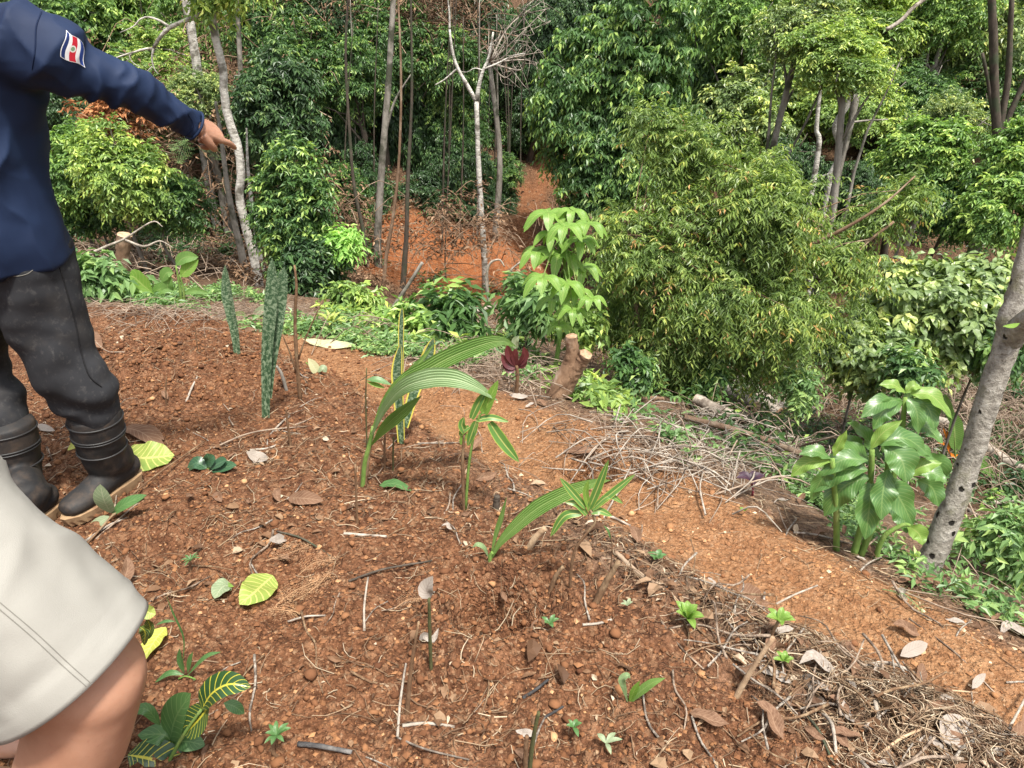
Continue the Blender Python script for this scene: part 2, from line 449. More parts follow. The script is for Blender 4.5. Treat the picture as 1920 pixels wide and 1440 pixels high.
# ------------------------------------------------------------------ trees: tapered trunk with limbs, crown of leaf sprays
def add_leaves(acc, base, axis, side, L, W, rnd, fold=0.22, curl=0.18, simple=False):
    """vectorised leaves: base (n,3), axis and side unit vectors, lengths and widths"""
    n = len(base); L = np.broadcast_to(L, n)[:, None]; W = np.broadcast_to(W, n)[:, None]
    nor = nrm(np.cross(axis, side))
    if simple:
        P = [base, base + axis * L * 0.42 - side * W * 0.5 + nor * W * fold, base + axis * L - nor * L * curl, base + axis * L * 0.42 + side * W * 0.5 + nor * W * fold]
        V = np.stack(P, 1).reshape(-1, 3); b = np.arange(n)[:, None] * 4
        F = np.concatenate((b + np.array([[0, 3, 2]]), b + np.array([[0, 2, 1]])))
        acc.add(V, F, np.repeat(rnd, 4))
    else:
        P = [base, base + axis * L * 0.36 - side * W * 0.5 + nor * W * fold, base + axis * L * 0.36 + side * W * 0.5 + nor * W * fold,
             base + axis * L * 0.45, base + axis * L * 0.72 - side * W * 0.36 + nor * (W * fold * 0.6 - L * curl * 0.35),
             base + axis * L * 0.72 + side * W * 0.36 + nor * (W * fold * 0.6 - L * curl * 0.35), base + axis * L * 0.98 - nor * L * curl]
        V = np.stack(P, 1).reshape(-1, 3); b = np.arange(n)[:, None] * 7
        T = np.array([[0, 3, 1], [0, 2, 3], [1, 3, 4], [3, 2, 5], [3, 5, 4], [4, 5, 6]])
        F = (b[:, None] + T[None]).reshape(-1, 3)
        acc.add(V, F, np.repeat(rnd, 7))

def sprays(acc, rng, starts, outdir, k, slen, m, L, W, updir=0.25, spread=0.9, droop=0.35, leafdroop=0.35, simple=True, tone=None, fold=0.22, curl=0.18, young=0.25, pair=0.8):
    """k leafy twigs from each start; every twig carries m leaves in two ranks"""
    n = len(starts) * k
    S = np.repeat(starts, k, 0); O = np.repeat(outdir, k, 0)
    d = nrm(O + spread * rng.normal(0, 1, (n, 3)) * (1, 1, 0.7) + (0, 0, updir))
    ln = slen * rng.uniform(0.6, 1.35, n)
    t = (np.arange(m) + 0.7) / m
    pos = S[:, None] + d[:, None] * (ln[:, None] * t[None])[..., None]
    pos[..., 2] -= droop * ln[:, None] * t[None] ** 2
    td = d[:, None] * np.ones((1, m, 1)); td = td.copy(); td[..., 2] -= 2 * droop * t[None]
    td = nrm(td)
    up = np.array((0, 0, 1.0))
    sv = nrm(np.cross(td, up) + 1e-6)
    sgn = np.where((np.arange(m) % 2) == 0, 1.0, -1.0)[None, :, None]
    ax = nrm(td * (1 - pair * 0.5) + sv * sgn * pair + rng.normal(0, 0.28, (n, m, 3)) - np.array((0, 0, leafdroop)))
    nm = nrm(up[None, None] + 0.55 * rng.normal(0, 1, (n, m, 3)) + 0.35 * O[:, None])
    side = nrm(np.cross(nm, ax))
    r = rng.uniform(0, 0.55, (n, m)) + 0.30 * np.repeat(rng.uniform(-1, 1, len(starts)), k)[:, None] + young * t[None] ** 2 * rng.uniform(0, 1, (n, 1))
    if tone is not None: r = r + tone
    r = np.clip(r + 0.12, 0, 1)
    sz = rng.uniform(0.65, 1.2, (n, m))
    add_leaves(acc, pos.reshape(-1, 3), ax.reshape(-1, 3), side.reshape(-1, 3), L * sz.ravel(), W * sz.ravel(), r.ravel(), fold, curl, simple)
    return S, d, ln

def crown_points(rng, n, rx, ry, rz, inner=0.3, low=0.15, lobes=7, lumps=None):
    """cluster centres in a billowy crown of several lobes, centred on 0"""
    lc = nrm(rng.normal(0, 1, (lobes, 3))) * rng.uniform(0.35, 0.68, (lobes, 1)); lc[0] *= 0.3
    if low < 0.4: lc[:, 2] = np.where(lc[:, 2] < -0.35, -0.5 * lc[:, 2], lc[:, 2])
    lr = rng.uniform(0.30, 0.56, lobes); lr[0] = 0.6
    k = rng.choice(lobes, n, p=lr ** 2 / (lr ** 2).sum())
    d = nrm(rng.normal(0, 1, (n, 3)))
    rad = inner + (1 - inner) * rng.uniform(0, 1, n) ** 0.5
    rad = np.where(rng.uniform(0, 1, n) < 0.07, rad * 1.25, rad)
    P = lc[k] + d * (rad * lr[k])[:, None]
    return P * (rx, ry, rz), nrm(d + 0.5 * nrm(P))

def limb(acc, rng, a, b, r0, r1, n=6, sag=0.12, seg=6):
    a = np.asarray(a, float); b = np.asarray(b, float)
    t = np.linspace(0, 1, n)[:, None]; L = np.linalg.norm(b - a)
    P = a + (b - a) * t + np.sin(t * math.pi) * (0, 0, sag * L) + rng.normal(0, 0.02 * L, (n, 3)) * np.sin(t * math.pi)
    V, F, uv = tube(P, r0 + (r1 - r0) * t[:, 0], seg)
    acc.add(V, F, 0.5, uv)

def make_tree(name, label, base, centre, rad, leafm, barkm, seed, clusters=120, k=7, m=7, slen=0.22, L=0.09, W=0.036,
              trunk_r=0.05, trunk_pts=None, group=None, cat='tree', limbs=14, simple=True, inner=0.45, low=0.15, **kw):
    """base, centre in world coordinates; rad = crown half sizes"""
    rng = np.random.default_rng(seed)
    base = np.asarray(base, float); centre = np.asarray(centre, float)
    root = thing(name, label, cat, base, group)
    pts, out = crown_points(rng, clusters, *rad, inner=inner, low=low)
    pts = pts + centre
    ca = Acc()
    sprays(ca, rng, pts, out, k, slen, m, L, W, simple=simple, **kw)
    ta = Acc()
    if trunk_pts is None:
        top = centre + (0, 0, rad[2] * 0.55)
        mid = (base + centre) / 2 + rng.normal(0, 0.05, 3) * (1, 1, 0) * np.linalg.norm(centre - base)
        trunk_pts = [base - (0, 0, 0.15), base + (0, 0, 0.02), mid, centre - (0, 0, rad[2] * 0.3), top]
    TP = spline(trunk_pts, 26); tr = np.linspace(trunk_r, trunk_r * 0.28, 26); tr[0:2] *= 1.25
    V, F, uv = tube(TP, tr, 9, lump=0.05, seed=seed); ta.add(V, F, 0.5, uv)
    idx = rng.permutation(clusters)[:limbs]
    for i in idx:
        c = pts[i]
        j = int(np.clip(8 + 17 * np.clip((c[2] - base[2]) / (TP[-1][2] - base[2] + 1e-6) - 0.12, 0, 1) * rng.uniform(0.65, 0.95), 5, 24))
        limb(ta, rng, TP[j], c, tr[j] * 0.55, 0.006, 6, 0.08, 5)
    link('crown', ca.mesh('crown', leafm, False, base), root)
    link('trunk', ta.mesh('trunk', barkm, True, base), root)
    return root

def copy_thing(root, loc, rotz=0.0, sc=1.0, label=None, group=None):
    r = root.copy(); COL.objects.link(r)
    r.location = [float(v) for v in loc]; r.rotation_euler = (0, 0, rotz); r.scale = (sc, sc, sc) if np.isscalar(sc) else sc
    if label: r['label'] = label
    if group: r['group'] = group
    for ch in list(root.children):
        c = ch.copy(); COL.objects.link(c); c.parent = r
        for g in ch.children:
            d = g.copy(); COL.objects.link(d); d.parent = c
    return r

def px_tree(name, label, px, py, Y, wpx, hpx, leafm, barkm, seed, depth=0.85, dx=0.0, **kw):
    """crown centred on the photograph pixel at distance Y, wpx x hpx pixels large"""
    c = at(px, py, Y)
    dist = Y * CP + (CAM_Z - c[2]) * SP
    rx = wpx / 2 / FPX * dist; rz = hpx / 2 / FPX * dist / 0.93
    b = np.array((c[0] + dx, Y + 0.1, 0)); b[2] = gz(b[0], b[1]) - 0.05
    ext = kw.get('slen', 0.22) * 0.5
    return make_tree(name, label, b, c, (max(rx - ext, 0.1), max(rx * depth - ext, 0.1), max(rz - ext, 0.1)), leafm, barkm, seed, **kw)

# --- far wood on the opposite slope: kinds that repeat
FW = 'trees of the far wood'
def far_wood():
    rows = []
    # (px, py, Y, width px, height px, leaf, bark, label)
    T = [
     (60, 60, 12.5, 330, 330, 'lf_mid', 'bark_grey', 'mid green tree behind the pointing man, at the upper left corner'),
     (235, 35, 13.0, 260, 240, 'lf_bright', 'bark_grey', 'leafy green tree above the pointing arm, left of the pale dead branch'),
     (300, 190, 11.5, 260, 200, 'lf_mid', 'bark_grey', 'dense tree crown showing just above the pointing hand'),
     (360, 75, 12.5, 190, 200, 'lf_bright', 'bark_grey', 'bright leafed tree left of the white winding trunk'),
     (610, 75, 14.5, 300, 260, 'lf_dark', 'bark_dark', 'dark green tree top right of the white winding trunk'),
     (760, 130, 14.0, 250, 300, 'lf_dark', 'bark_dark', 'dark tree with dead brown vines at top left of the forked tree'),
     (700, 230, 12.5, 210, 230, 'lf_mid', 'bark_dark', 'shaded green tree left of the grey trunks in the gully'),
     (800, 330, 12.0, 150, 190, 'lf_dark', 'bark_dark', 'dark slender tree left of the forked pale trunk'),
     (870, 60, 15.0, 240, 220, 'lf_dark', 'bark_dark', 'dark tree crown behind the fork of the pale trunk'),
     (985, 160, 14.5, 190, 300, 'lf_dark', 'bark_dark', 'deep green tree in the gap left of the tall leafy tree'),
     (960, 260, 13.5, 130, 120, 'lf_mid', 'bark_dark', 'low leafy tree hanging over the far red track'),
     (640, 380, 9.8, 130, 170, 'lf_mid', 'bark_dark', 'sparse sapling with light leaves among the gully trunks'),
     (1310, 130, 14.0, 200, 330, 'lf_mid', 'bark_dark', 'mid green tree just right of the tall leafy tree'),
     (1420, 215, 12.5, 260, 210, 'lf_grey', 'bark_grey', 'pale grey green crown above the feathery tree'),
     (1500, 60, 14.0, 330, 260, 'lf_yellow', 'bark_grey', 'broad yellow green crown at the top, right of centre'),
     (1580, 170, 12.0, 280, 200, 'lf_yellow', 'bark_grey', 'yellow green spreading crown over the pale leaning trunks'),
     (1700, 90, 14.0, 260, 300, 'lf_grey', 'bark_grey', 'grey green tree with a dead branch at the top right'),
     (1720, 210, 12.5, 230, 190, 'lf_mid', 'bark_grey', 'mid green tree beside the dark many stemmed tree'),
     (1850, 60, 13.5, 260, 240, 'lf_grey', 'bark_grey', 'pale leafed tree at the upper right corner'),
     (1840, 190, 13.0, 200, 160, 'lf_mid', 'bark_dark', 'green foliage tree around the dark stems at far right'),
     (1590, 360, 10.0, 190, 170, 'lf_dark', 'bark_dark', 'dark shaded tree behind the pale hanging branch'),
     (1470, 330, 10.5, 180, 190, 'lf_dark', 'bark_dark', 'dark tree behind the top of the feathery tree'),
     (140, 210, 11.0, 220, 150, 'lf_dark', 'bark_dark', 'dark leafed tree seen under the pointing arm beside the shirt'),
     (420, 420, 10.5, 200, 190, 'lf_dark', 'bark_dark', 'shaded bush between the two left trunks and the pointing hand'),
     (560, 330, 11.5, 190, 260, 'lf_dark', 'bark_dark', 'dark tree behind the round bushy sapling'),
     (1270, 310, 10.5, 180, 220, 'lf_mid', 'bark_dark', 'green tree between tall leafy tree and feathery tree'),
    ]
    T += [(620, 250, 11.0, 170, 200, 'lf_dark', 'bark_dark', 'dark narrow tree right of the rounded dark crown'),
     (680, 380, 10.4, 150, 200, 'lf_dark', 'bark_dark', 'dark leafy tree low in the gully left of the lichen spotted trunk'),
     (770, 240, 11.4, 170, 220, 'lf_dark', 'bark_dark', 'dark tree crown behind the lichen spotted trunk'),
     (860, 240, 11.2, 130, 180, 'lf_mid', 'bark_dark', 'green bushy tree behind the stem of the forked tree'),
     (930, 380, 11.4, 110, 110, 'lf_dark', 'bark_dark', 'dark bush left of the climbing red track'),
     (300, 110, 10.5, 190, 130, 'lf_yellow', 'bark_grey', 'yellow green crown under the pale dead branch'),
     (370, 175, 9.0, 130, 120, 'lf_grey', 'bark_grey', 'pale broad leafed crown left of the white winding trunk'),
     (70, 170, 11.5, 200, 160, 'lf_mid', 'bark_grey', 'mid green crown hidden behind the navy shoulder'),
     (1680, 330, 10.5, 170, 150, 'lf_mid', 'bark_dark', 'mid green crown right of the bent pale trunk'),
     (1400, 60, 13.0, 220, 220, 'lf_bright', 'bark_grey', 'bright crown right of the tall leafy tree at the top'),
     (1640, 20, 13.0, 260, 200, 'lf_yellow', 'bark_grey', 'yellow green crown at the top below the slanting branch'),
     (1780, 20, 12.8, 220, 200, 'lf_bright', 'bark_grey', 'bright crown at the top right beside the dark stems'),
     (1790, 250, 11.0, 170, 130, 'lf_grey', 'bark_grey', 'pale crown low beside the dark many stemmed tree'),
     (560, 120, 10.6, 190, 180, 'lf_mid', 'bark_dark', 'dark crown over the brown vines at top left centre'),
     (655, 150, 10.6, 160, 170, 'lf_mid', 'bark_dark', 'dark leafy crown among the brown vines'),
     (730, 80, 11.0, 190, 180, 'lf_mid', 'bark_dark', 'dark crown high between the gully trunks'),
     (830, 130, 11.0, 160, 170, 'lf_mid', 'bark_dark', 'shaded crown left of the fork of the pale tree'),
     (840, 330, 10.8, 120, 150, 'lf_dark', 'bark_dark', 'shaded leafy bush behind the slim gully trunks'),
     (640, 440, 9.4, 130, 120, 'lf_dark', 'bark_dark', 'dark shrub right of the bushy sapling'),
     (890, 330, 11.0, 100, 140, 'lf_dark', 'bark_dark', 'dark bush hanging behind the pale forked stem'),
     (960, 110, 13.5, 150, 200, 'lf_dark', 'bark_dark', 'dark crown behind the leafless fan of twigs'),
     (1040, 40, 13.5, 170, 180, 'lf_dark', 'bark_dark', 'dark crown left of the top of the tall leafy tree'),
     (470, 330, 9.6, 150, 150, 'lf_dark', 'bark_dark', 'dark bush behind the white winding trunk'),
     (400, 270, 9.8, 140, 130, 'lf_dark', 'bark_dark', 'shaded bush right behind the pointing hand'),
     (820, 230, 12.2, 130, 130, 'lf_dark', 'bark_dark', 'dark green crown among the gully stems'),
     (330, 470, 8.8, 150, 70, 'lf_dark', 'bark_dark', 'low dark bush in the shade behind the mossy post'),
     (1010, 210, 13.0, 130, 130, 'lf_dark', 'bark_dark', 'dark bush above the far end of the red track'),
     (1590, 105, 8.3, 230, 150, 'lf_yellow', 'bark_grey', 'yellow green crown hiding the tops of the pale leaning trunks'), (1500, 60, 8.8, 200, 150, 'lf_grey', 'bark_grey', 'pale crown left of the yellow green crown at the top right'),
     (500, 40, 11.0, 180, 160, 'lf_mid', 'bark_dark', 'green crown at the top right of the white winding trunk'), (610, 30, 11.2, 180, 150, 'lf_dark', 'bark_dark', 'dark crown at the top edge over the brown vines'),
     (790, 380, 10.7, 150, 110, 'lf_dark', 'bark_dark', 'low dark bush growing above the red cut'), (890, 385, 10.9, 110, 90, 'lf_dark', 'bark_dark', 'low dark bush above the red cut at its right end'), (725, 400, 10.4, 90, 90, 'lf_dark', 'bark_dark', 'low dark bush above the red cut at its left end'), (940, 330, 11.4, 90, 90, 'lf_mid', 'bark_dark', 'light bush left of the far red track'),
     (1100, 0, 14.5, 230, 140, 'lf_dark', 'bark_dark', 'dark crown at the top edge behind the tall leafy tree')]
    def template(lf, seed, n=230, k=12, m=9, L=0.062, W=0.026, slen=0.20, **kw):
        rng = np.random.default_rng(seed); P, o = crown_points(rng, n, 0.88, 0.88, 0.88, lobes=9)
        a = Acc(); sprays(a, rng, P, o, k, slen, m, L, W, **kw); return a.mesh('crown', M[lf])
    tpl = {}
    for i, lf in enumerate(('lf_mid', 'lf_bright', 'lf_dark', 'lf_grey', 'lf_yellow')):
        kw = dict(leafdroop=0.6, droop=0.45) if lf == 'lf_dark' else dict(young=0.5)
        tpl[lf] = [template(lf, 900 + 10 * i, **kw), template(lf, 905 + 10 * i, n=180, k=11, m=8, L=0.085, W=0.033, slen=0.26, **kw)]
    def placed(px, py, Y, w, h, lf, bk, lab, seed, group, tr=0.07):
        rng = np.random.default_rng(seed); c = at(px, py, Y); dist = Y * CP + (CAM_Z - c[2]) * SP
        rx = w / 2 / FPX * dist; rz = h / 2 / FPX * dist / 0.93
        b = np.array((c[0] + rng.normal(0, .15), Y + .1, 0)); b[2] = gz(b[0], b[1]) - .05
        root = thing('forest_tree', lab, 'tree', b, group)
        cr = link('crown', tpl[lf][int(rng.integers(2))], root, c - b); cr.scale = (rx, max(0.75 * rx, 0.5), rz); cr.rotation_euler = (0, 0, rng.uniform(0, 6.28) if abs(rx - 0.75 * rx) < .01 else (0 if rng.uniform() < .5 else math.pi))
        ta = Acc(); top = c + (0, 0, rz * .5)
        TP = spline([b - (0, 0, .1), b + (0, 0, .05), (b + c) / 2 + rng.normal(0, .1, 3) * (1, 1, 0), c - (0, 0, rz * .3), top], 22); rr = np.linspace(tr, tr * .25, 22)
        V, F, uv = tube(TP, rr, 8, lump=.05, seed=seed); ta.add(V, F, .5, uv)
        for i in range(12):
            j = int(rng.integers(9, 21)); e = c + nrm(rng.normal(0, 1, 3)) * (rx * .75, rx * .6, rz * .75); limb(ta, rng, TP[j], e, rr[j] * .5, .006, 6, .08, 5)
        link('trunk', ta.mesh('trunk', M[bk], True, b), root)
        return root
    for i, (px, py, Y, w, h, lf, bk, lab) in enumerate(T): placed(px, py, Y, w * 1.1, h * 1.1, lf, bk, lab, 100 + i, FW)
    BR = 'back row of the far wood'
    p1 = placed(500, 20, 18, 420, 520, 'lf_dark', 'bark_dark', 'dark tree of the back row high on the far slope', 201, BR, .1)
    p2 = placed(1600, 20, 18, 420, 520, 'lf_mid', 'bark_dark', 'mid green tree of the back row high on the far slope', 202, BR, .1)
    rng = np.random.default_rng(9)
    for px in list(range(-420, 2400, 170)):
        for Y in (17.0, 20.5):
            x = (px + rng.uniform(-60, 60) - 960) / FPX * Y * 0.95
            y = Y + rng.uniform(-0.8, 0.8)
            src = p1 if (px < 1150) == (rng.uniform() < 0.85) else p2
            copy_thing(src, (x, y, gz(x, y) - 0.4), rng.uniform(0, 6.28), rng.uniform(0.75, 1.15))
far_wood()

# --- named trees and shrubs nearer by
px_tree('leafy_tree', 'tall bright green tree standing right of the far red track', 1150, 150, 10.0, 300, 480, M['lf_mid'], M['bark_grey'], 301, depth=0.8,
        clusters=380, k=10, m=9, slen=0.24, L=0.085, W=0.034, leafdroop=0.75, droop=0.5, trunk_r=0.09, young=0.65, low=0.6)
px_tree('leafy_tree', 'low leafy growth at the foot of the tall bright green tree', 1130, 330, 9.6, 200, 160, M['lf_mid'], M['bark_grey'], 302,
        clusters=160, k=9, m=9, slen=0.2, L=0.08, W=0.032, leafdroop=0.7, trunk_r=0.05, young=0.5, low=0.5)
px_tree('bushy_tree', 'rounded dark green tree crown right of the white winding trunk', 520, 210, 8.6, 240, 250, M['lf_dark'], M['bark_grey'], 303, clusters=230, k=11, m=9, slen=0.18, L=0.062, W=0.023, trunk_r=0.045, young=0.35, leafdroop=0.5)
px_tree('bushy_tree', 'light green bushy sapling before the white trunk, right of it', 548, 400, 6.4, 175, 285, M['lf_mid'], M['bark_grey'], 304, clusters=200, k=9, m=9, slen=0.15, L=0.055, W=0.021, trunk_r=0.025, young=0.7, low=0.5)
px_tree('shrub', 'dark glossy shrub filling the foot of the bushy sapling', 585, 510, 6.2, 160, 150, M['lf_dark'], M['bark_dark'], 305, clusters=140, k=9, m=8, slen=0.14, L=0.06, W=0.025, trunk_r=0.02, low=0.6, cat='shrub', young=0.3)
px_tree('shrub', 'bright green shrub beside the navy shirt', 125, 310, 7.4, 190, 190, M['lf_bright'], M['bark_grey'], 306, clusters=170, k=10, m=9, slen=0.15, L=0.05, W=0.021, trunk_r=0.025, cat='shrub', young=0.4, group='bright shrubs under the pointing arm')
px_tree('shrub', 'yellow green shrub below the middle of the pointing arm', 225, 330, 7.0, 200, 190, M['lf_yellow'], M['bark_grey'], 307, clusters=170, k=10, m=9, slen=0.15, L=0.05, W=0.022, trunk_r=0.025, cat='shrub', young=0.4, group='bright shrubs under the pointing arm')
px_tree('shrub', 'darker green shrub below the pointing hand', 310, 385, 7.2, 170, 130, M['lf_mid'], M['bark_grey'], 308, clusters=130, k=9, m=9, slen=0.14, L=0.05, W=0.02, trunk_r=0.02, cat='shrub')
px_tree('shrub', 'low shaded shrub behind the cut mossy post', 180, 400, 7.6, 170, 110, M['lf_mid'], M['bark_grey'], 309, clusters=110, k=9, m=9, slen=0.14, L=0.05, W=0.02, trunk_r=0.02, cat='shrub')
px_tree('shrub', 'bright leafed shrub above the right hand end of the slope', 1735, 300, 8.6, 190, 190, M['lf_bright'], M['bark_grey'], 310, clusters=190, k=10, m=9, slen=0.18, L=0.062, W=0.028, trunk_r=0.03, cat='shrub', young=0.45)
px_tree('shrub', 'tall bright shrub at the right edge above the grey green shrub', 1885, 340, 7.8, 230, 260, M['lf_bright'], M['bark_grey'], 311, clusters=240, k=10, m=9, slen=0.16, L=0.058, W=0.025, trunk_r=0.03, cat='shrub', young=0.5)
px_tree('shrub', 'leafy mid green shrub filling the dip right of the feathery tree', 1780, 400, 8.2, 200, 150, M['lf_mid'], M['bark_dark'], 312, clusters=160, k=10, m=9, slen=0.16, L=0.058, W=0.024, trunk_r=0.03, cat='shrub')
px_tree('broadleaf_shrub', 'grey green broad leaved shrub at right before the leaning trunk', 1745, 570, 5.4, 370, 230, M['lf_grey'], M['bark_grey'], 313, clusters=200, k=7, m=8, slen=0.19, L=0.085, W=0.042, trunk_r=0.03, cat='shrub', simple=False, young=0.4, leafdroop=0.45)
px_tree('broadleaf_shrub', 'lower broad leaved shrub with bare stem beneath the grey green one', 1620, 655, 4.9, 210, 130, M['lf_grey'], M['bark_grey'], 314, clusters=110, k=7, m=7, slen=0.16, L=0.078, W=0.038, trunk_r=0.016, cat='shrub', simple=False, young=0.3, leafdroop=0.4, dx=0.05)
px_tree('broadleaf_shrub', 'dark broad leaved shrub end behind the leaning trunk', 1850, 640, 5.0, 150, 110, M['lf_mid'], M['bark_grey'], 315, clusters=70, k=7, m=7, slen=0.16, L=0.078, W=0.036, trunk_r=0.016, cat='shrub', simple=False)

# feathery tree: every twig a long pinnate leaf
def feathery_tree():
    rng = np.random.default_rng(77)
    Y = 4.6
    c = at(1390, 510, Y); dist = Y * CP + (CAM_Z - c[2]) * SP
    s = dist / FPX
    b = np.array((c[0] - 0.25, Y + 0.1, 0)); b[2] = gz(b[0], b[1])
    root = thing('feathery_tree', 'wide olive green tree with feathery drooping leaves in the centre right', 'tree', b)
    P = []; O = []
    # lobes of the crown in pixels: (px, py, half width, half height, number)
    for (px, py, w, h, n, dy) in ((1310, 300, 85, 75, 55, 0.1), (1230, 250, 60, 45, 26, 0.2), (1400, 335, 80, 45, 26, 0.2), (1235, 430, 125, 95, 100, -0.1), (1420, 430, 150, 95, 120, 0), (1170, 520, 80, 80, 55, 0.1), (1300, 545, 130, 90, 110, -0.2),
                              (1460, 560, 140, 90, 110, -0.15), (1450, 390, 110, 70, 75, -0.2), (1555, 465, 100, 60, 48, 0.1), (1645, 405, 75, 38, 26, 0.2), (1700, 370, 35, 25, 10, 0.2), (1600, 540, 50, 45, 18, 0.1), (1240, 650, 95, 75, 75, -0.1), (1400, 650, 110, 60, 65, 0), (1190, 610, 50, 70, 32, 0.1), (1255, 745, 50, 45, 28, 0), (1510, 620, 50, 40, 16, 0.1)):
        q, o = crown_points(rng, n, w * s, min(w, h) * s * 0.9, h * s, inner=0.15, low=0.5, lobes=6)
        P.append(q + at(px, py, Y + dy)); O.append(o)
    P = np.concatenate(P); O = np.concatenate(O)
    ca = Acc()
    sprays(ca, rng, P, nrm(O + nrm(P - c) * 0.5), 5, 0.21, 16, 0.043, 0.0125, updir=0.25, spread=0.95, droop=0.35, leafdroop=0.55, simple=True, young=0.35, pair=0.9, fold=0.15, curl=0.2)
    ta = Acc()
    for i in range(5):
        e = c + (rng.uniform(-1.0, 1.0), rng.uniform(-0.5, 0.5), rng.uniform(0.2, 0.95))
        mid = b + (e - b) * 0.5 + rng.normal(0, 0.12, 3)
        TP = spline([b - (0, 0, 0.1), b + (rng.normal(0, .03), rng.normal(0, .03), 0.1), mid, e], 18)
        rr = np.linspace(0.035 if i else 0.05, 0.008, 18)
        V, F, uv = tube(TP, rr, 7); ta.add(V, F, 0.5, uv)
        for j in rng.choice(len(P), 18, replace=False):
            k = int(rng.integers(8, 17))
            limb(ta, rng, TP[k], P[j] + nrm(P[j] - c) * .06, rr[k] * 0.4, 0.002, 6, 0.1, 4)
    # the long bare branch that reaches out to the right
    V, F, uv = tube(spline([at(1500, 470, Y), at(1590, 425, Y - 0.15), at(1660, 380, Y - 0.2), at(1716, 330, Y - 0.2)], 14), np.linspace(0.014, 0.004, 14), 6); ta.add(V, F, 0.5, uv)
    link('crown', ca.mesh('crown', M['lf_olive'], False, b), root)
    link('trunk', ta.mesh('trunk', M['bark_brown'], True, b), root)
feathery_tree()
# ------------------------------------------------------------------ trunks and dead wood in the gully
def px_pts(pts, Y=None):
    return [at(p[0], p[1], p[2] if len(p) > 2 else Y) for p in pts]

def bare_tree(name, label, pts, Y, r0, r1, barkm, branches=(), group=None, cat='tree', crown=None, seed=0, ground=True):
    """a trunk traced from the ground up, with bare branches"""
    P = px_pts(pts, Y)
    g = P[0].copy(); g[2] = gz(g[0], g[1]) - 0.1
    if ground and g[2] < P[0][2] - 0.05: P = [g] + P
    base = P[0]
    root = thing(name, label, cat, base, group)
    a = Acc(); S = spline(P, max(14, 5 * len(P)))
    V, F, uv = tube(S, np.linspace(r0, r1, len(S)), 10, lump=0.04, seed=seed); a.add(V, F, 0.5, uv)
    link('trunk', a.mesh('trunk', barkm, True, base), root)
    for k, (bp, b0, b1) in enumerate(branches):
        b = Acc(); S = spline(px_pts(bp, Y), 14)
        V, F, uv = tube(S, np.linspace(b0, b1, len(S)), 6, lump=0.06, seed=seed + k); b.add(V, F, 0.5, uv)
        link('branch', b.mesh('branch', barkm, True, base), root)
    if crown:
        rng = np.random.default_rng(seed + 5); c = Acc()
        for (px, py, w, n, lf) in crown:
            q, o = crown_points(rng, n, w, w, w * 0.8, inner=0.2)
            sprays(c, rng, q + at(px, py, Y), o, 7, 0.16, 7, 0.062, 0.027, simple=True, young=0.5)
        link('crown', c.mesh('crown', M[crown[0][4]], False, base), root)
    return root

bare_tree('winding_tree', 'white barked winding trunk at left, right of the pointing hand',
    [(492, 560), (475, 480), (462, 430), (449, 370), (452, 330), (447, 280), (428, 220), (420, 170), (418, 130), (404, 70), (398, 30), (402, -40), (390, -160)], 6.8, 0.042, 0.030, M['bark_white'],
    [([(402, 22), (380, 27), (345, 40), (318, 52), (300, 70), (288, 90)], 0.022, 0.013), ([(288, 90), (268, 93), (250, 98), (230, 104), (207, 113)], 0.011, 0.004),
     ([(288, 90), (285, 110), (289, 128), (297, 139)], 0.011, 0.003), ([(318, 50), (298, 38), (278, 32), (262, 37), (250, 50), (225, 61)], 0.012, 0.003),
     ([(250, 98), (243, 105), (248, 116), (262, 126)], 0.006, 0.002), ([(285, 125), (277, 133), (268, 140)], 0.005, 0.002)],
    seed=401, crown=[(390, -60, 0.5, 40, 'lf_yellow'), (400, 12, 0.12, 8, 'lf_yellow'), (430, -90, 0.5, 40, 'lf_yellow')])
bare_tree('slanting_tree', 'grey slanting trunk standing just left of the white winding trunk', [(462, 520), (452, 470), (440, 420), (428, 360), (420, 300), (412, 240), (404, 190)], 7.3, 0.046, 0.012, M['bark_grey'], seed=402)
bare_tree('pale_tree', 'short pale trunk behind the bushy sapling at left', [(500, 540), (480, 440), (466, 330), (462, 240)], 7.5, 0.032, 0.008, M['bark_white'], seed=403)
bare_tree('pale_tree', 'pale straight trunk at the top behind the dead branch', [(385, 300), (372, 150), (360, 65), (345, -20), (340, -80)], 9.2, 0.055, 0.045, M['bark_white'], seed=404)
bare_tree('grey_tree', 'grey trunk at the top just right of the white winding trunk', [(455, 420), (452, 260), (450, 110), (440, -40)], 9.5, 0.035, 0.025, M['bark_grey'], seed=405)
bare_tree('pale_tree', 'lichen spotted pale trunk in the shaded gully, left of the red cut', [(715, 560), (708, 470), (712, 370), (719, 270), (728, 160), (735, 40), (740, -60)], 8.6, 0.05, 0.025, M['bark_grey'],
    [([(722, 250), (740, 190), (770, 140)], 0.02, 0.006)], seed=406)
bare_tree('grey_tree', 'slim leaning trunk left of the lichen spotted pale trunk', [(692, 540), (682, 440), (664, 350), (655, 240), (648, 100), (655, -40)], 8.4, 0.026, 0.01, M['bark_dark'], seed=407)
bare_tree('grey_tree', 'grey trunk crossing in front of the red cut at its left end', [(718, 590), (722, 500), (738, 400), (748, 300), (752, 150), (745, -40)], 7.9, 0.024, 0.008, M['bark_brown'], seed=408)
bare_tree('dark_tree', 'blackish trunk standing before the red cut', [(752, 590), (758, 500), (762, 440), (765, 330), (772, 180), (770, -40)], 7.8, 0.036, 0.008, M['bark_dark'], seed=409)
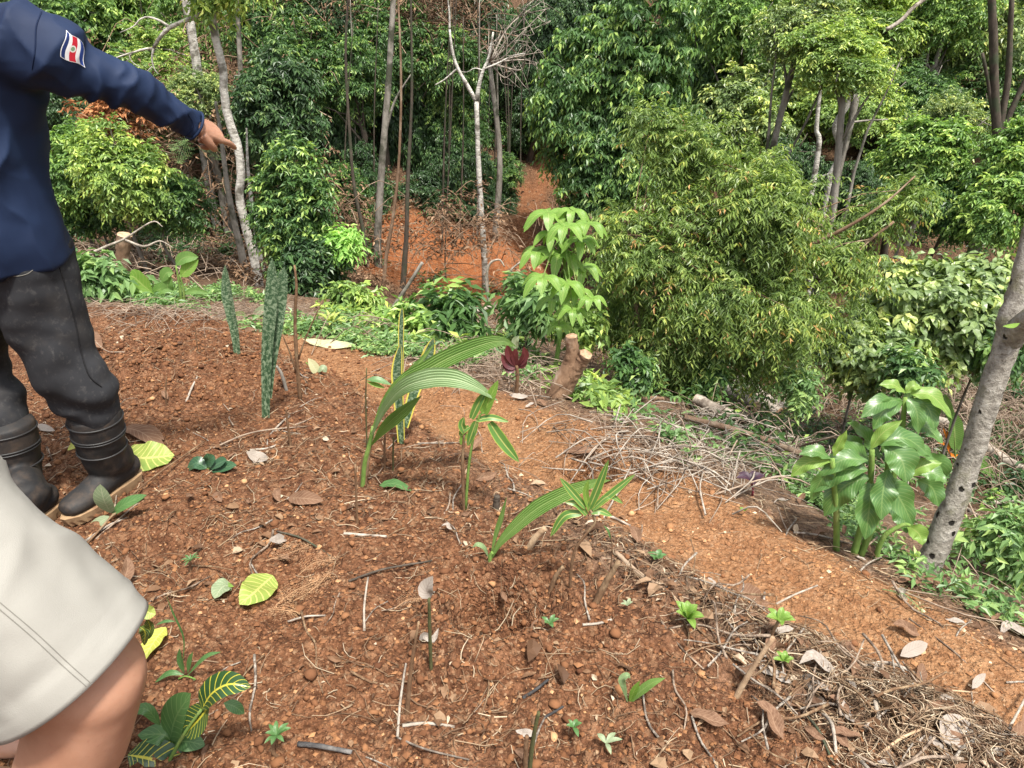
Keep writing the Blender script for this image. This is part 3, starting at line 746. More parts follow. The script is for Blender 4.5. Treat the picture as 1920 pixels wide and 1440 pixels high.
bare_tree('forked_tree', 'tall slim pale tree forking into two above the red cut', [(912, 560), (906, 455), (901, 380), (897, 300), (893, 190)], 8.8, 0.04, 0.026, M['bark_white'],
    [([(893, 190), (876, 160), (858, 128), (848, 95), (843, 55)], 0.026, 0.012), ([(893, 190), (898, 160), (906, 132), (916, 108), (925, 60)], 0.026, 0.010),
     ([(906, 132), (890, 128), (876, 135), (862, 134)], 0.008, 0.003), ([(858, 128), (835, 148), (815, 160)], 0.012, 0.005),
     ([(906, 130), (935, 118), (960, 105), (985, 100)], 0.012, 0.004), ([(843, 55), (842, 20), (836, -30)], 0.012, 0.006)], seed=410)
def dead_fan():
    rng = np.random.default_rng(5)
    root = thing('dead_tree', 'leafless dead tree with fanned grey twigs at the top centre', 'tree', at(925, 240, 10.2) * (1, 1, 0) + (0, 0, gz(*at(925, 240, 10.2)[:2])))
    b0 = np.array(root.location)
    fork = at(918, 118, 10.2)
    a = Acc(); V, F, uv = tube(spline([b0, (b0 + fork) / 2 + (0.1, 0, 0), fork], 12), np.linspace(0.05, 0.028, 12), 8); a.add(V, F, 0.5, uv)
    link('trunk', a.mesh('trunk', M['bark_grey'], True, b0), root)
    for i in range(12):
        e = at(rng.uniform(935, 1040), rng.uniform(0, 120), 10.2 + rng.uniform(-0.5, 0.5))
        a = Acc(); S = spline([fork, fork + (e - fork) * 0.5 + rng.normal(0, 0.08, 3), e], 10)
        V, F, uv = tube(S, np.linspace(0.014, 0.003, 10), 5); a.add(V, F, 0.5, uv)
        for j in range(4):
            k = rng.integers(3, 9); V, F, uv = tube(spline([S[k], S[k] + rng.normal(0, 0.12, 3) + (e - fork) * 0.12, S[k] + rng.normal(0, 0.15, 3) + (e - fork) * 0.3], 5), np.linspace(0.006, 0.002, 5), 4); a.add(V, F, 0.5, uv)
        link('branch', a.mesh('branch', M['dead_wood'], True, b0), root)
dead_fan()
bare_tree('leaning_pole', 'thin white leaning pole beside the far red track', [(1052, 305), (1037, 268), (1014, 230)], 10.2, 0.028, 0.022, M['dead_wood'], cat='branch', seed=411, ground=True)
bare_tree('pale_tree', 'bent pale trunk hanging in the gap above the feathery tree', [(1550, 370), (1556, 330), (1573, 295), (1572, 265), (1566, 235), (1590, 195), (1605, 160)], 8.8, 0.028, 0.035, M['bark_white'],
    [([(1556, 325), (1540, 330), (1522, 330)], 0.012, 0.005)], seed=412)
bare_tree('grey_tree', 'thick pale leaning trunk behind the bent pale trunk', [(1570, 330), (1585, 270), (1600, 210), (1616, 130)], 9.6, 0.05, 0.035, M['bark_grey'], [([(1590, 230), (1625, 226), (1665, 224)], 0.015, 0.008)], seed=413)
bare_tree('grey_tree', 'short pale trunk at the edge of the dark gap above the feathery tree', [(1532, 300), (1531, 240), (1540, 150)], 9.6, 0.04, 0.02, M['bark_white'], seed=414)
bare_tree('many_stemmed_tree', 'dark tree with several stems at the upper right edge', [(1872, 300), (1871, 262), (1866, 200), (1864, 140), (1862, 60), (1858, -30)], 10.4, 0.07, 0.045, M['bark_dark'],
    [([(1872, 265), (1880, 210), (1890, 150), (1893, 80), (1898, -20)], 0.05, 0.03), ([(1874, 265), (1893, 215), (1918, 160), (1950, 90)], 0.045, 0.03), ([(1868, 240), (1858, 190), (1852, 150), (1842, 100)], 0.03, 0.02)], seed=415)
bare_tree('dead_branch', 'long bare pale branch slanting at the top right', [(1662, 56), (1690, 38), (1712, 15), (1745, -10)], 11.5, 0.03, 0.024, M['dead_wood'], cat='branch', seed=416, ground=False)
_rng = np.random.default_rng(55)
for i in range(26):
    px = _rng.uniform(590, 1000); Y = _rng.uniform(9.2, 13.0)
    if 930 < px: Y = _rng.uniform(11.5, 13)
    py0 = 470; ln = _rng.uniform(420, 520); lean = _rng.uniform(-30, 30)
    bare_tree('thin_tree', 'thin bare trunk among the crowded stems of the shaded gully', [(px, py0), (px + lean * 0.4 + _rng.uniform(-5, 5), py0 - ln * 0.5), (px + lean, py0 - ln)], Y, _rng.uniform(0.010, 0.024), 0.005, M['bark_grey' if i % 5 == 0 else 'bark_dark'], group='thin trunks of the shaded gully', seed=500 + i)

# ------------------------------------------------------------------ undergrowth, dry vines, ground cover
def region(rng, n, test, x=(-8, 8), y=(1, 16)):
    out = []
    while sum(len(o) for o in out) < n:
        X = rng.uniform(*x, 4000); Yv = rng.uniform(*y, 4000)
        k = test(X, Yv); out.append(np.stack((X[k], Yv[k]), -1))
    P = np.concatenate(out)[:n]
    return np.column_stack((P, ground_h(P[:, 0], P[:, 1])))
UP = np.array((0, 0, 1.0))
TRK = np.array([gp(*q)[:2] for q in ((780, 520), (820, 530), (880, 500), (950, 450), (985, 410), (1000, 370), (1015, 330), (1030, 285))])
def off_track(X, Yv, d=0.7):
    k = np.ones(len(X), bool)
    for q in TRK: k &= np.hypot(X - q[0], Yv - q[1]) > d
    return k

def undergrowth():
    rng = np.random.default_rng(31)
    P = region(rng, 800, lambda X, Y: (edge_s(X, Y) > 3.6) & off_track(X, Y, 0.5), (-9, 9), (5, 16))
    a = Acc(); sprays(a, rng, P, np.tile(UP, (len(P), 1)), 8, 0.36, 8, 0.085, 0.032, spread=0.7, simple=True)
    tag(link('undergrowth', a.mesh('undergrowth', M['lf_dark'])), 'dark leafy undergrowth covering the far forest floor', 'undergrowth', None, 'stuff')
    P = region(rng, 420, lambda X, Y: (edge_s(X, Y) > 2.2) & off_track(X, Y, 0.8) & (X < 1.0), (-7, 1), (5, 14))
    a = Acc(); sprays(a, rng, P + (0, 0, 0.05), np.tile(UP, (len(P), 1)), 9, 0.26, 7, 0.055, 0.022, spread=0.9, simple=True)
    tag(link('dead_undergrowth', a.mesh('dead_undergrowth', M['lf_brown'])), 'dead brown leaves and brush on the shaded forest floor', 'undergrowth', None, 'stuff')
    P = region(rng, 520, lambda X, Y: (edge_s(X, Y) > 0.9) & (X > 0.9) & (Y < 9) & ~((X > 1.3) & (Y < 4.2)), (0.5, 7), (2, 9))
    a = Acc(); sprays(a, rng, P, np.tile(UP, (len(P), 1)), 6, 0.2, 7, 0.055, 0.023, spread=0.7, simple=True)
    tag(link('slope_undergrowth', a.mesh('slope_undergrowth', M['lf_mid'])), 'green leafy undergrowth on the slope below the path', 'undergrowth', None, 'stuff')
undergrowth()

def tangle(name, label, seed, n, where, size, mat, r=(0.002, 0.005), height=0.25, leaf=None, nleaf=0):
    """a heap of dry curved stems; where() returns points on the ground"""
    rng = np.random.default_rng(seed); a = Acc()
    P = where(rng, n)
    for p in P:
        L = size * rng.uniform(0.4, 1.3); h = rng.uniform(0.2, 1) * height
        az = rng.uniform(0, 6.28); d = np.array((math.cos(az), math.sin(az), 0)) * L / 2
        mid = p + (rng.normal(0, .1 * L), rng.normal(0, .1 * L), h)
        e0 = p - d + (0, 0, rng.uniform(0, 0.5) * h); e1 = p + d + (0, 0, rng.uniform(0, 0.8) * h)
        V, F, uv = tube(spline([e0, mid, e1], 7), np.linspace(1, 0.5, 7) * rng.uniform(*r), 4, cap=False); a.add(V, F, rng.uniform(), uv)
    o = link(name, a.mesh(name, mat, True)); tag(o, label, 'brush', None, 'stuff')
    if leaf:
        a = Acc(); P = where(rng, nleaf) + (0, 0, height * 0.4)
        P[:, 2] += rng.uniform(-0.4, 0.5, nleaf) * height
        sprays(a, rng, P, np.tile(UP, (nleaf, 1)), 4, size * 0.5, 5, 0.07, 0.03, spread=1.4, simple=True)
        o = link(name + '_leaves', a.mesh(name, M[leaf])); tag(o, label.replace('tangle', 'leaves in the tangle'), 'brush', None, 'stuff')

def px_ground(cx, cy, wx, wy):
    def f(rng, n):
        return np.array([gp(cx + rng.normal(0, wx), cy + rng.normal(0, wy)) for _ in range(n)])
    return f
def px_air(cx, cy, wx, wy, Y, dy):
    def f(rng, n):
        return np.array([at(cx + rng.normal(0, wx), cy + rng.normal(0, wy), Y + rng.uniform(-dy, dy)) for _ in range(n)])
    return f
tangle('dry_brush', 'pale dry tangle of vines behind the leaning trunk at right', 61, 620, px_ground(1830, 800, 100, 70), 0.55, M['vine'], (0.002, 0.006), 0.4)
tangle('dry_brush', 'heap of dry grey twigs behind the forked stump', 62, 340, px_ground(1010, 690, 110, 25), 0.3, M['vine'], (0.0015, 0.004), 0.12)
tangle('dry_brush', 'dry grey twigs lying along the rim below the feathery tree', 63, 420, px_ground(1330, 850, 150, 32), 0.2, M['vine'], (0.001, 0.003), 0.05)
tangle('dry_brush', 'dry pale stalks among the weeds on the far left rim', 72, 480, px_ground(420, 590, 170, 14), 0.25, M['vine'], (0.001, 0.003), 0.06)
tangle('dry_brush', 'dead grey twigs around the mossy post at left', 64, 200, px_ground(260, 500, 110, 22), 0.6, M['vine'], (0.003, 0.007), 0.3)
tangle('dry_brush', 'dry brown twigs on the slope under the grey green shrub', 65, 420, px_ground(1600, 790, 130, 50), 0.4, M['vine'], (0.002, 0.005), 0.22)
tangle('dry_brush', 'cut grey sticks heaped round the logs below the feathery tree', 71, 70, px_ground(1400, 800, 90, 30), 0.4, M['dead_wood'], (0.002, 0.006), 0.10)
tangle('hanging_vines', 'brown dead vine tangle hanging among the trees at top left centre', 66, 320, px_air(560, 90, 110, 70, 11.6, 0.8), 0.9, M['bark_brown'], (0.003, 0.007), 0.5, 'lf_brown', 320)
tangle('hanging_vines', 'brown dead vine tangle on the dark trees above the gully', 67, 260, px_air(790, 60, 60, 60, 11.5, 0.6), 0.8, M['bark_brown'], (0.004, 0.009), 0.5, 'lf_brown', 220)
tangle('hanging_vines', 'shaded brown vine tangle behind the pointing hand', 68, 340, px_air(390, 330, 90, 80, 9.5, 0.6), 0.8, M['bark_brown'], (0.003, 0.008), 0.4, 'lf_brown', 300)
tangle('hanging_vines', 'rust brown heap of dead fern leaves under the pointing arm', 69, 60, px_air(222, 235, 28, 26, 8.4, 0.25), 0.3, M['bark_brown'], (0.003, 0.006), 0.3, 'lf_rust', 150)
tangle('hanging_vines', 'brown vine tangle low in the shaded gully', 70, 200, px_air(590, 470, 70, 40, 9.3, 0.6), 0.8, M['bark_brown'], (0.003, 0.008), 0.4, 'lf_brown', 200)

def herbs(name, label, seed, n, test, xr, yr, leafm, k=4, slen=0.10, m=5, L=0.05, W=0.02, up=0.7):
    rng = np.random.default_rng(seed); P = region(rng, n, test, xr, yr)
    a = Acc(); sprays(a, rng, P, np.tile(UP * up, (len(P), 1)), k, slen, m, L, W, spread=0.6, droop=0.4, leafdroop=0.2, simple=True)
    tag(link(name, a.mesh(name, leafm)), label, 'ground cover', None, 'stuff')
nz = lambda X, Y, s, f=2.2, t=0.0: fbm(X * f, Y * f, 2, s) > t
herbs('ground_cover', 'fresh green weeds along the far left rim of the soil', 81, 620, lambda X, Y: (edge_s(X, Y) > 0.05 + 0.15 * fbm(X * 2, Y * 2, 2, 3)) & (edge_s(X, Y) < 1.9) & nz(X, Y, 4, 2.6, -0.05), (-3.6, 0.1), (3, 6), M['lf_herb'], 4, 0.12, 6, 0.048, 0.018)
herbs('ground_cover', 'yellow green weeds scattered behind the palm seedling', 82, 150, lambda X, Y: (edge_s(X, Y) > 0.25) & (edge_s(X, Y) < 1.6) & nz(X, Y, 5), (-1.4, 0.6), (3, 6), M['lf_yellow'], 4, 0.12, 5, 0.075, 0.03)
herbs('ground_cover', 'dense green weeds on the slope at right below the leaning trunk', 83, 420, lambda X, Y: (edge_s(X, Y) > 0.12) & (edge_s(X, Y) < 1.3) & nz(X, Y, 6, 2.5, -0.1), (1.2, 3.6), (0.6, 3.4), M['lf_herb'], 4, 0.10, 6, 0.038, 0.015)
herbs('ground_cover', 'sparse green weeds along the rim under the feathery tree', 84, 35, lambda X, Y: (edge_s(X, Y) > 0.15) & (edge_s(X, Y) < 1.2) & nz(X, Y, 7), (0.2, 1.6), (2, 4.4), M['lf_herb'], 4, 0.09, 5, 0.05, 0.02)

# small shrubs and saplings between the rim and the gully
for i, (px, py, Y, w, h, lf, L, W, lab) in enumerate((
    (175, 520, 4.9, 130, 110, 'lf_herb', .09, .04, 'fresh green leafy shrub left of the mossy post'),
    (655, 555, 5.4, 120, 90, 'lf_yellow', .06, .026, 'yellow green shrub on the rim right of the dark glossy shrub'),
    (640, 450, 6.3, 50, 50, 'lf_lime', .07, .025, 'lime green sprig at the right of the dark glossy shrub'),
    (850, 585, 4.7, 80, 50, 'lf_mid', .11, .034, 'low shrub with long drooping leaves behind the palm seedling'),
    (985, 560, 4.7, 70, 45, 'lf_herb', .10, .034, 'low leafy shrub over the thick pale branch'),
    (1085, 600, 4.4, 90, 80, 'lf_yellow', .06, .028, 'bright yellow green shrub right behind the forked stump'),
    (1180, 690, 3.9, 80, 50, 'lf_mid', .05, .022, 'small leafy shrub just right of the forked stump'),
    (1330, 700, 4.4, 90, 60, 'lf_mid', .05, .02, 'dark leafy shrub in the shade under the feathery tree'),
    (1500, 730, 4.3, 110, 60, 'lf_herb', .05, .02, 'light green shrub behind the logs'),
    (760, 600, 4.6, 80, 50, 'lf_bright', .07, .03, 'bright leafed weed bush behind the yellow margined snake plant'),
    (1700, 690, 4.4, 120, 60, 'lf_mid', .06, .026, 'leafy shrub behind the top of the ginger clump'),
    (1880, 1010, 2.1, 120, 90, 'lf_herb', .045, .018, 'fresh green weed bush at the right edge beside the leaning trunk'))):
    px_tree('small_shrub', lab, px, py, Y, w, h, M[lf], M['bark_grey'], 800 + i, clusters=24, k=6, m=7, slen=L * 2.2, L=L, W=W, trunk_r=.008, limbs=10, simple=True, young=.45, low=.6, cat='shrub')

tangle('dry_brush', 'pale dry stalks and twigs before the red cut behind the palm seedling', 73, 300, px_ground(880, 620, 110, 16), 0.4, M['vine'], (0.0015, 0.004), 0.14)

tangle('dry_brush', 'fallen dead twigs and stems lying across the foot of the red cut', 74, 150, px_air(850, 470, 90, 35, 8.6, 0.5), 0.7, M['bark_brown'], (0.002, 0.006), 0.35, 'lf_brown', 70)
tangle('dry_brush', 'grey cut twigs scattered down the slope between stump and ginger clump', 75, 260, px_ground(1420, 850, 170, 45), 0.35, M['dead_wood'], (0.0015, 0.005), 0.10)
tangle('dry_brush', 'dry stalks lying among the weeds right of the leaning trunk', 76, 120, px_ground(1850, 1000, 60, 60), 0.3, M['vine'], (0.001, 0.003), 0.10)
# ------------------------------------------------------------------ garden plants, each leaf its own part
def uvn(t):
    uv = t.n('ShaderNodeSeparateXYZ'); t.put(uv.inputs[0], t.coord('UV'))
    au = t.math('ABSOLUTE', t.math('MULTIPLY_ADD', uv.outputs[0], 2.0, -1.0))
    return uv.outputs[0], uv.outputs[1], au
def vein_leaf(name, body, body2, vein, nv=9, vw=0.16, mid=0.10, slant=2.2, rough=0.4, spec=0.45, trans=0.25, margin=None, mw=0.8, lines=0):
    dim = lambda q: tuple(0.82 * k for k in q)
    body, body2, vein = dim(body), dim(body2), dim(vein); margin = None if margin is None else dim(margin)
    t = NT(name); u, v, au = uvn(t)
    n = t.noise(9, 3, vec=t.coord())
    c = t.mix(t.ramp(n, ((0.35, 0.0), (0.7, 1.0))), body, body2)
    fr = t.math('FRACT', t.math('SUBTRACT', t.math('MULTIPLY', v, float(nv)), t.math('MULTIPLY', au, slant)))
    tri = t.math('ABSOLUTE', t.math('SUBTRACT', fr, 0.5))
    side = t.ramp(tri, ((max(0.0, vw * 0.4), 1.0), (vw, 0.0)))
    midr = t.ramp(au, ((mid * 0.6, 1.0), (mid, 0.0)))
    c = t.mix(t.math('MAXIMUM', side if vw > 0.01 else midr, midr), c, vein)
    if margin is not None:
        nn = t.math('MULTIPLY_ADD', t.noise(30, 2, vec=t.coord()), 0.12, -0.06)
        c = t.mix(t.ramp(t.math('ADD', au, nn), ((mw, 0.0), (mw + 0.05, 1.0))), c, margin)
    if lines:
        l = t.math('MULTIPLY_ADD', t.math('SINE', t.math('MULTIPLY', u, lines * 6.283)), 0.5, 0.5)
        c = t.mix(t.math('MULTIPLY', l, 0.5), c, t.mix(1.0, c, (0.5, 0.6, 0.45), 'MULTIPLY'))
    h = t.math('SUBTRACT', n, side if vw > 0.01 else midr)
    return t.pbr(c, rough, t.bump(h, 0.25, 0.004), spec, trans, t.mix(1.0, c, (1.25, 1.3, 0.6), 'MULTIPLY'))
def snake_mat(name, margin):
    t = NT(name); u, v, au = uvn(t)
    vec = t.scaled(t.coord('UV'), (2.2, 26, 1)); n = t.noise(1.6, 4, 0.7, vec, dist=0.6)
    c = t.ramp(n, ((0.42, (0.030, 0.075, 0.035)), (0.50, (0.085, 0.145, 0.075)), (0.58, (0.235, 0.31, 0.20))))
    if margin: c = t.mix(t.ramp(au, ((0.70, 0.0), (0.76, 1.0))), c, (0.62, 0.55, 0.10))
    return t.pbr(c, 0.42, t.bump(n, 0.15, 0.003), 0.45, 0.05)
M['snake'] = snake_mat('snake_leaf', False); M['snake_var'] = snake_mat('snake_leaf_yellow_margin', True)
M['palm'] = vein_leaf('palm_leaf', (0.21, 0.36, 0.095), (0.29, 0.44, 0.135), (0.36, 0.48, 0.18), 1, 0.0, 0.06, 0, lines=9, trans=0.3)
M['palm_pale'] = vein_leaf('palm_leaf_pale', (0.33, 0.46, 0.23), (0.43, 0.56, 0.32), (0.5, 0.6, 0.36), 1, 0.0, 0.06, 0, lines=9, trans=0.25, rough=0.5)
M['longleaf'] = vein_leaf('long_leaf', (0.10, 0.235, 0.055), (0.15, 0.30, 0.07), (0.50, 0.52, 0.17), 1, 0.0, 0.13, 0, margin=(0.42, 0.50, 0.10), mw=0.84, trans=0.3)
M['ginger'] = vein_leaf('ginger_leaf', (0.085, 0.195, 0.050), (0.13, 0.265, 0.065), (0.20, 0.32, 0.10), 13, 0.10, 0.07, 3.0, rough=0.34, spec=0.55, trans=0.3)
M['ginger_young'] = vein_leaf('ginger_leaf_young', (0.19, 0.34, 0.06), (0.25, 0.41, 0.08), (0.36, 0.46, 0.13), 13, 0.10, 0.07, 3.0, rough=0.4, trans=0.35)
M['ti'] = vein_leaf('ti_leaf', (0.085, 0.020, 0.024), (0.15, 0.032, 0.035), (0.20, 0.05, 0.05), 12, 0.06, 0.05, 3.0, rough=0.3, spec=0.55, trans=0.15)
M['purple'] = vein_leaf('purple_leaf', (0.045, 0.026, 0.045), (0.075, 0.042, 0.065), (0.13, 0.03, 0.05), 8, 0.06, 0.08, 2.0, rough=0.4)
M['yellow_leaf'] = vein_leaf('yellow_croton_leaf', (0.56, 0.57, 0.10), (0.44, 0.50, 0.085), (0.66, 0.66, 0.20), 11, 0.12, 0.07, 1.6, rough=0.5)
M['yellow_green'] = vein_leaf('yellow_green_veined_leaf', (0.36, 0.44, 0.09), (0.24, 0.36, 0.07), (0.60, 0.60, 0.18), 10, 0.14, 0.09, 1.6, rough=0.5)
M['croton'] = vein_leaf('croton_leaf', (0.028, 0.080, 0.028), (0.045, 0.115, 0.035), (0.56, 0.52, 0.06), 9, 0.10, 0.09, 1.8, rough=0.3, spec=0.55, trans=0.15)
M['weed'] = vein_leaf('weed_leaf', (0.075, 0.18, 0.055), (0.11, 0.235, 0.07), (0.16, 0.28, 0.10), 8, 0.10, 0.07, 2.0)
M['darkleaf'] = vein_leaf('dark_fallen_leaf', (0.030, 0.085, 0.040), (0.05, 0.12, 0.055), (0.09, 0.17, 0.08), 9, 0.07, 0.06, 2.0, rough=0.35, trans=0.1)
M['paleleaf'] = vein_leaf('pale_fallen_leaf', (0.22, 0.29, 0.16), (0.30, 0.36, 0.21), (0.38, 0.42, 0.27), 9, 0.09, 0.06, 2.0, rough=0.55, trans=0.15)
M['creamleaf'] = vein_leaf('cream_fallen_leaf', (0.50, 0.50, 0.27), (0.58, 0.55, 0.33), (0.62, 0.6, 0.4), 9, 0.09, 0.06, 2.0, rough=0.6, trans=0.15)
M['limeleaf'] = vein_leaf('lime_leaf', (0.19, 0.36, 0.06), (0.26, 0.44, 0.08), (0.38, 0.50, 0.14), 8, 0.07, 0.08, 2.0, trans=0.4)
M['bananaleaf'] = vein_leaf('banana_leaf', (0.13, 0.27, 0.06), (0.18, 0.34, 0.08), (0.30, 0.42, 0.14), 22, 0.12, 0.05, 1.0, trans=0.35)
M['deadleaf'] = vein_leaf('dead_leaf', (0.16, 0.085, 0.050), (0.25, 0.145, 0.090), (0.30, 0.19, 0.12), 9, 0.09, 0.06, 2.0, rough=0.75, spec=0.2, trans=0.1)
M['greyleaf'] = vein_leaf('grey_dead_leaf', (0.34, 0.29, 0.245), (0.46, 0.41, 0.36), (0.30, 0.25, 0.21), 9, 0.09, 0.06, 2.0, rough=0.75, spec=0.2, trans=0.1)
M['stem_green'] = bark_mat('green_stem', (0.09, 0.16, 0.035), (0.17, 0.27, 0.06), (0.20, 0.24, 0.08), 25)
M['stem_olive'] = bark_mat('olive_stem', (0.045, 0.048, 0.020), (0.10, 0.10, 0.042), (0.09, 0.06, 0.03), 25)
M['bark_stump'] = bark_mat('stump_bark', (0.13, 0.075, 0.045), (0.29, 0.185, 0.115), (0.42, 0.33, 0.25), 18)
M['stem_brown'] = bark_mat('brown_stem', (0.10, 0.055, 0.03), (0.21, 0.125, 0.07), (0.28, 0.20, 0.12), 30)
M['stem_red'] = bark_mat('red_stem', (0.12, 0.02, 0.03), (0.2, 0.04, 0.05), (0.12, 0.06, 0.05), 30)
M['cut_wood'] = bark_mat('cut_wood', (0.34, 0.22, 0.13), (0.50, 0.37, 0.24), (0.24, 0.15, 0.09), 30, (1, 1, 1), 0.3)
M['orange'] = leaf_mat('orange_bract', ((0, (0.55, 0.15, 0.02)), (1, (0.72, 0.25, 0.03))), trans=0.2, tint=(1.1, 0.9, 0.5))
M['charcoal'] = bark_mat('charred_wood', (0.018, 0.017, 0.017), (0.07, 0.068, 0.068), (0.16, 0.15, 0.14), 30)

PROF = {
 'lance': ((0, .10), (.08, .30), (.25, .78), (.45, 1.0), (.65, .88), (.82, .56), (.94, .2), (1, .01)),
 'oval': ((0, .06), (.06, .30), (.2, .78), (.42, 1.0), (.62, .98), (.8, .72), (.93, .34), (1, .02)),
 'snake': ((0, .62), (.15, .72), (.4, .92), (.65, 1.0), (.82, .86), (.93, .5), (1, .03)),
 'palm': ((0, .10), (.12, .30), (.3, .75), (.5, 1.0), (.68, .9), (.85, .5), (1, .02)),
 'strap': ((0, .5), (.1, .8), (.4, 1), (.7, .85), (.9, .45), (1, .02)),
 'paddle': ((0, .06), (.1, .10), (.2, .7), (.4, 1), (.7, .95), (.9, .5), (1, .03)),
}
def blade(pts, W, face=(0, -0.5, 0.85), nv=14, nu=6, prof='lance', fold=0.2, wave=0.0, wf=3.0, pleat=0.0, npl=7, ph=0.0, twist=0.0):
    S = spline(pts, nv + 1); T = nrm(np.gradient(S, axis=0))
    f = np.asarray(face, float); side = nrm(np.cross(T, f) + 1e-9); nor = np.cross(side, T)
    if twist:
        a = np.linspace(0, twist, nv + 1)[:, None]; side, nor = side * np.cos(a) + nor * np.sin(a), nor * np.cos(a) - side * np.sin(a)
    v = np.linspace(0, 1, nv + 1); p = np.interp(v, *zip(*PROF[prof])) * W / 2
    u = np.linspace(-1, 1, nu + 1)
    h = fold * np.abs(u)[None] * p[:, None]
    if pleat: h = h + pleat * np.cos(u * npl * math.pi)[None] * p[:, None]
    if wave: h = h + wave * W * (np.sin(v[:, None] * wf * 6.283 + np.sign(u)[None] * 1.1 + ph) * (np.abs(u) ** 1.5)[None]) * np.minimum(1, p[:, None] / (W * 0.3))
    V = S[:, None] + side[:, None] * (u[None] * p[:, None])[..., None] + nor[:, None] * h[..., None]
    n = nu + 1
    i = np.arange(nv)[:, None] * n; j = np.arange(nu)[None]
    Q = np.stack((i + j, i + j + 1, i + n + j + 1, i + n + j), -1).reshape(-1, 4)
    uv = np.stack((np.tile((u + 1) / 2, nv + 1), np.repeat(v, n)), -1)
    return V.reshape(-1, 3), [Q], uv

def depth_of(p): return p[1] * CP + (CAM_Z - p[2]) * SP
def pxm(w, p): return w / FPX * depth_of(p)

def add_leaf(root, base, pts, wpx, mat, name='leaf', **kw):
    """pts: photograph pixels with the distance of each point"""
    P = px_pts(pts); a = Acc(); V, F, uv = blade(P, pxm(wpx, P[len(P) // 2]), **kw); a.add(V, F, 0.5, uv)
    return link(name, a.mesh(name, M[mat], True, base), root)
def add_stem(root, base, P, r0, r1, mat, name='stem', n=7, seg=12, lump=0.05):
    a = Acc(); S = spline(P, seg); V, F, uv = tube(S, np.linspace(r0, r1, seg), n, lump=lump, seed=len(root.children)); a.add(V, F, 0.5, uv)
    return link(name, a.mesh(name, M[mat], True, base), root)

def plant(name, label, basepx, leaves, stems=(), cat='plant', group=None, **kw):
    """leaves: (pixel points with dy offsets from the base distance, width px, material, blade options)"""
    b = gp(*basepx); Y = b[1]
    root = thing(name, label, cat, b, group)
    for (pts, r0, r1, mat) in stems:
        P = [at(p[0], p[1], Y + (p[2] if len(p) > 2 else 0)) for p in pts]
        P[0] = P[0] if len(stems) > 1 and abs(P[0][2] - b[2]) > 0.06 else P[0] - (0, 0, 0.03)
        add_stem(root, b, P, r0, r1, mat)
    for lf in leaves:
        pts, w, mat = lf[:3]; o = dict(kw); o.update(lf[3] if len(lf) > 3 else {})
        add_leaf(root, b, [(p[0], p[1], Y + (p[2] if len(p) > 2 else 0)) for p in pts], w * o.pop('wide', 1.0), mat, **o)
    return root

CF = (0.0, -0.9, 0.35)   # leaf faces that look towards the viewer
plant('snake_plant', 'tall banded snake plant with two broad upright leaves, right of the man', (500, 783), [
    ([(499, 786), (500, 708), (503, 640), (508, 585), (511, 530), (510, 483)], 25, 'snake', {}),
    ([(503, 745, .01), (508, 690, .02), (518, 625, .02), (525, 575, .03), (530, 530, .03), (533, 500, .03)], 26, 'snake', {})], prof='snake', face=CF, fold=0.35, nu=8)
plant('snake_plant', 'smaller banded snake plant further back, left of the tall one', (446, 667), [
    ([(446, 670), (441, 624), (433, 586), (426, 541), (422, 497)], 20, 'snake', {}),
    ([(443, 648, .01), (436, 610, .03), (424, 574, .05), (415, 541, .06)], 13, 'snake', {'face': (0.7, -0.6, 0.2)})], prof='snake', face=CF, fold=0.35, nu=8)
plant('snake_plant', 'yellow margined snake plant standing behind the palm seedling', (752, 830), [
    ([(753, 832), (750, 780), (746, 725), (745, 690), (751, 645)], 22, 'snake_var', {}),
    ([(752, 740, .02), (753, 690, .03), (752, 640, .03), (753, 600, .03), (754, 576, .03)], 11, 'snake_var', {}),
    ([(758, 800, .03), (775, 740, .05), (790, 700, .06), (803, 668, .06), (813, 633, .06)], 27, 'snake_var', {})], prof='snake', face=CF, fold=0.35, nu=8)
PK = dict(prof='palm', pleat=0.11, npl=8, nu=48, nv=22, fold=0.25)
plant('palm_seedling', 'large palm seedling with pleated arching leaves in the middle of the bed', (679, 912), [
    ([(700, 800), (722, 752), (757, 715), (800, 694), (850, 668), (907, 646), (942, 640), (968, 650)], 36, 'palm', {'face': (-0.25, -0.75, 0.6)}),
    ([(698, 815, -.02), (722, 765, -.05), (757, 728, -.09), (805, 712, -.12), (850, 712, -.14), (892, 726, -.15), (934, 752, -.15)], 42, 'palm_pale', {'face': (0.1, -0.6, 0.75)}),
    ([(694, 820, .02), (715, 765, .03), (748, 722, .04), (787, 680, .05), (820, 638, .05)], 17, 'palm', {'face': (-0.7, -0.6, 0.3)}),
    ([(696, 835, -.02), (722, 800, -.06), (755, 770, -.09), (790, 742, -.11)], 27, 'palm', {'face': (0.3, -0.85, 0.2)}),
    ([(697, 812, .02), (722, 755, .06), (745, 725, .10), (775, 702, .12)], 18, 'palm', {'face': (-0.5, -0.6, 0.5)})],
    [([(678, 915), (684, 870), (692, 838), (700, 800)], 0.010, 0.007, 'stem_green'), ([(681, 913), (690, 862), (698, 822)], 0.007, 0.004, 'stem_brown'), ([(676, 912), (678, 880), (682, 850)], 0.006, 0.003, 'stem_brown')], **PK)
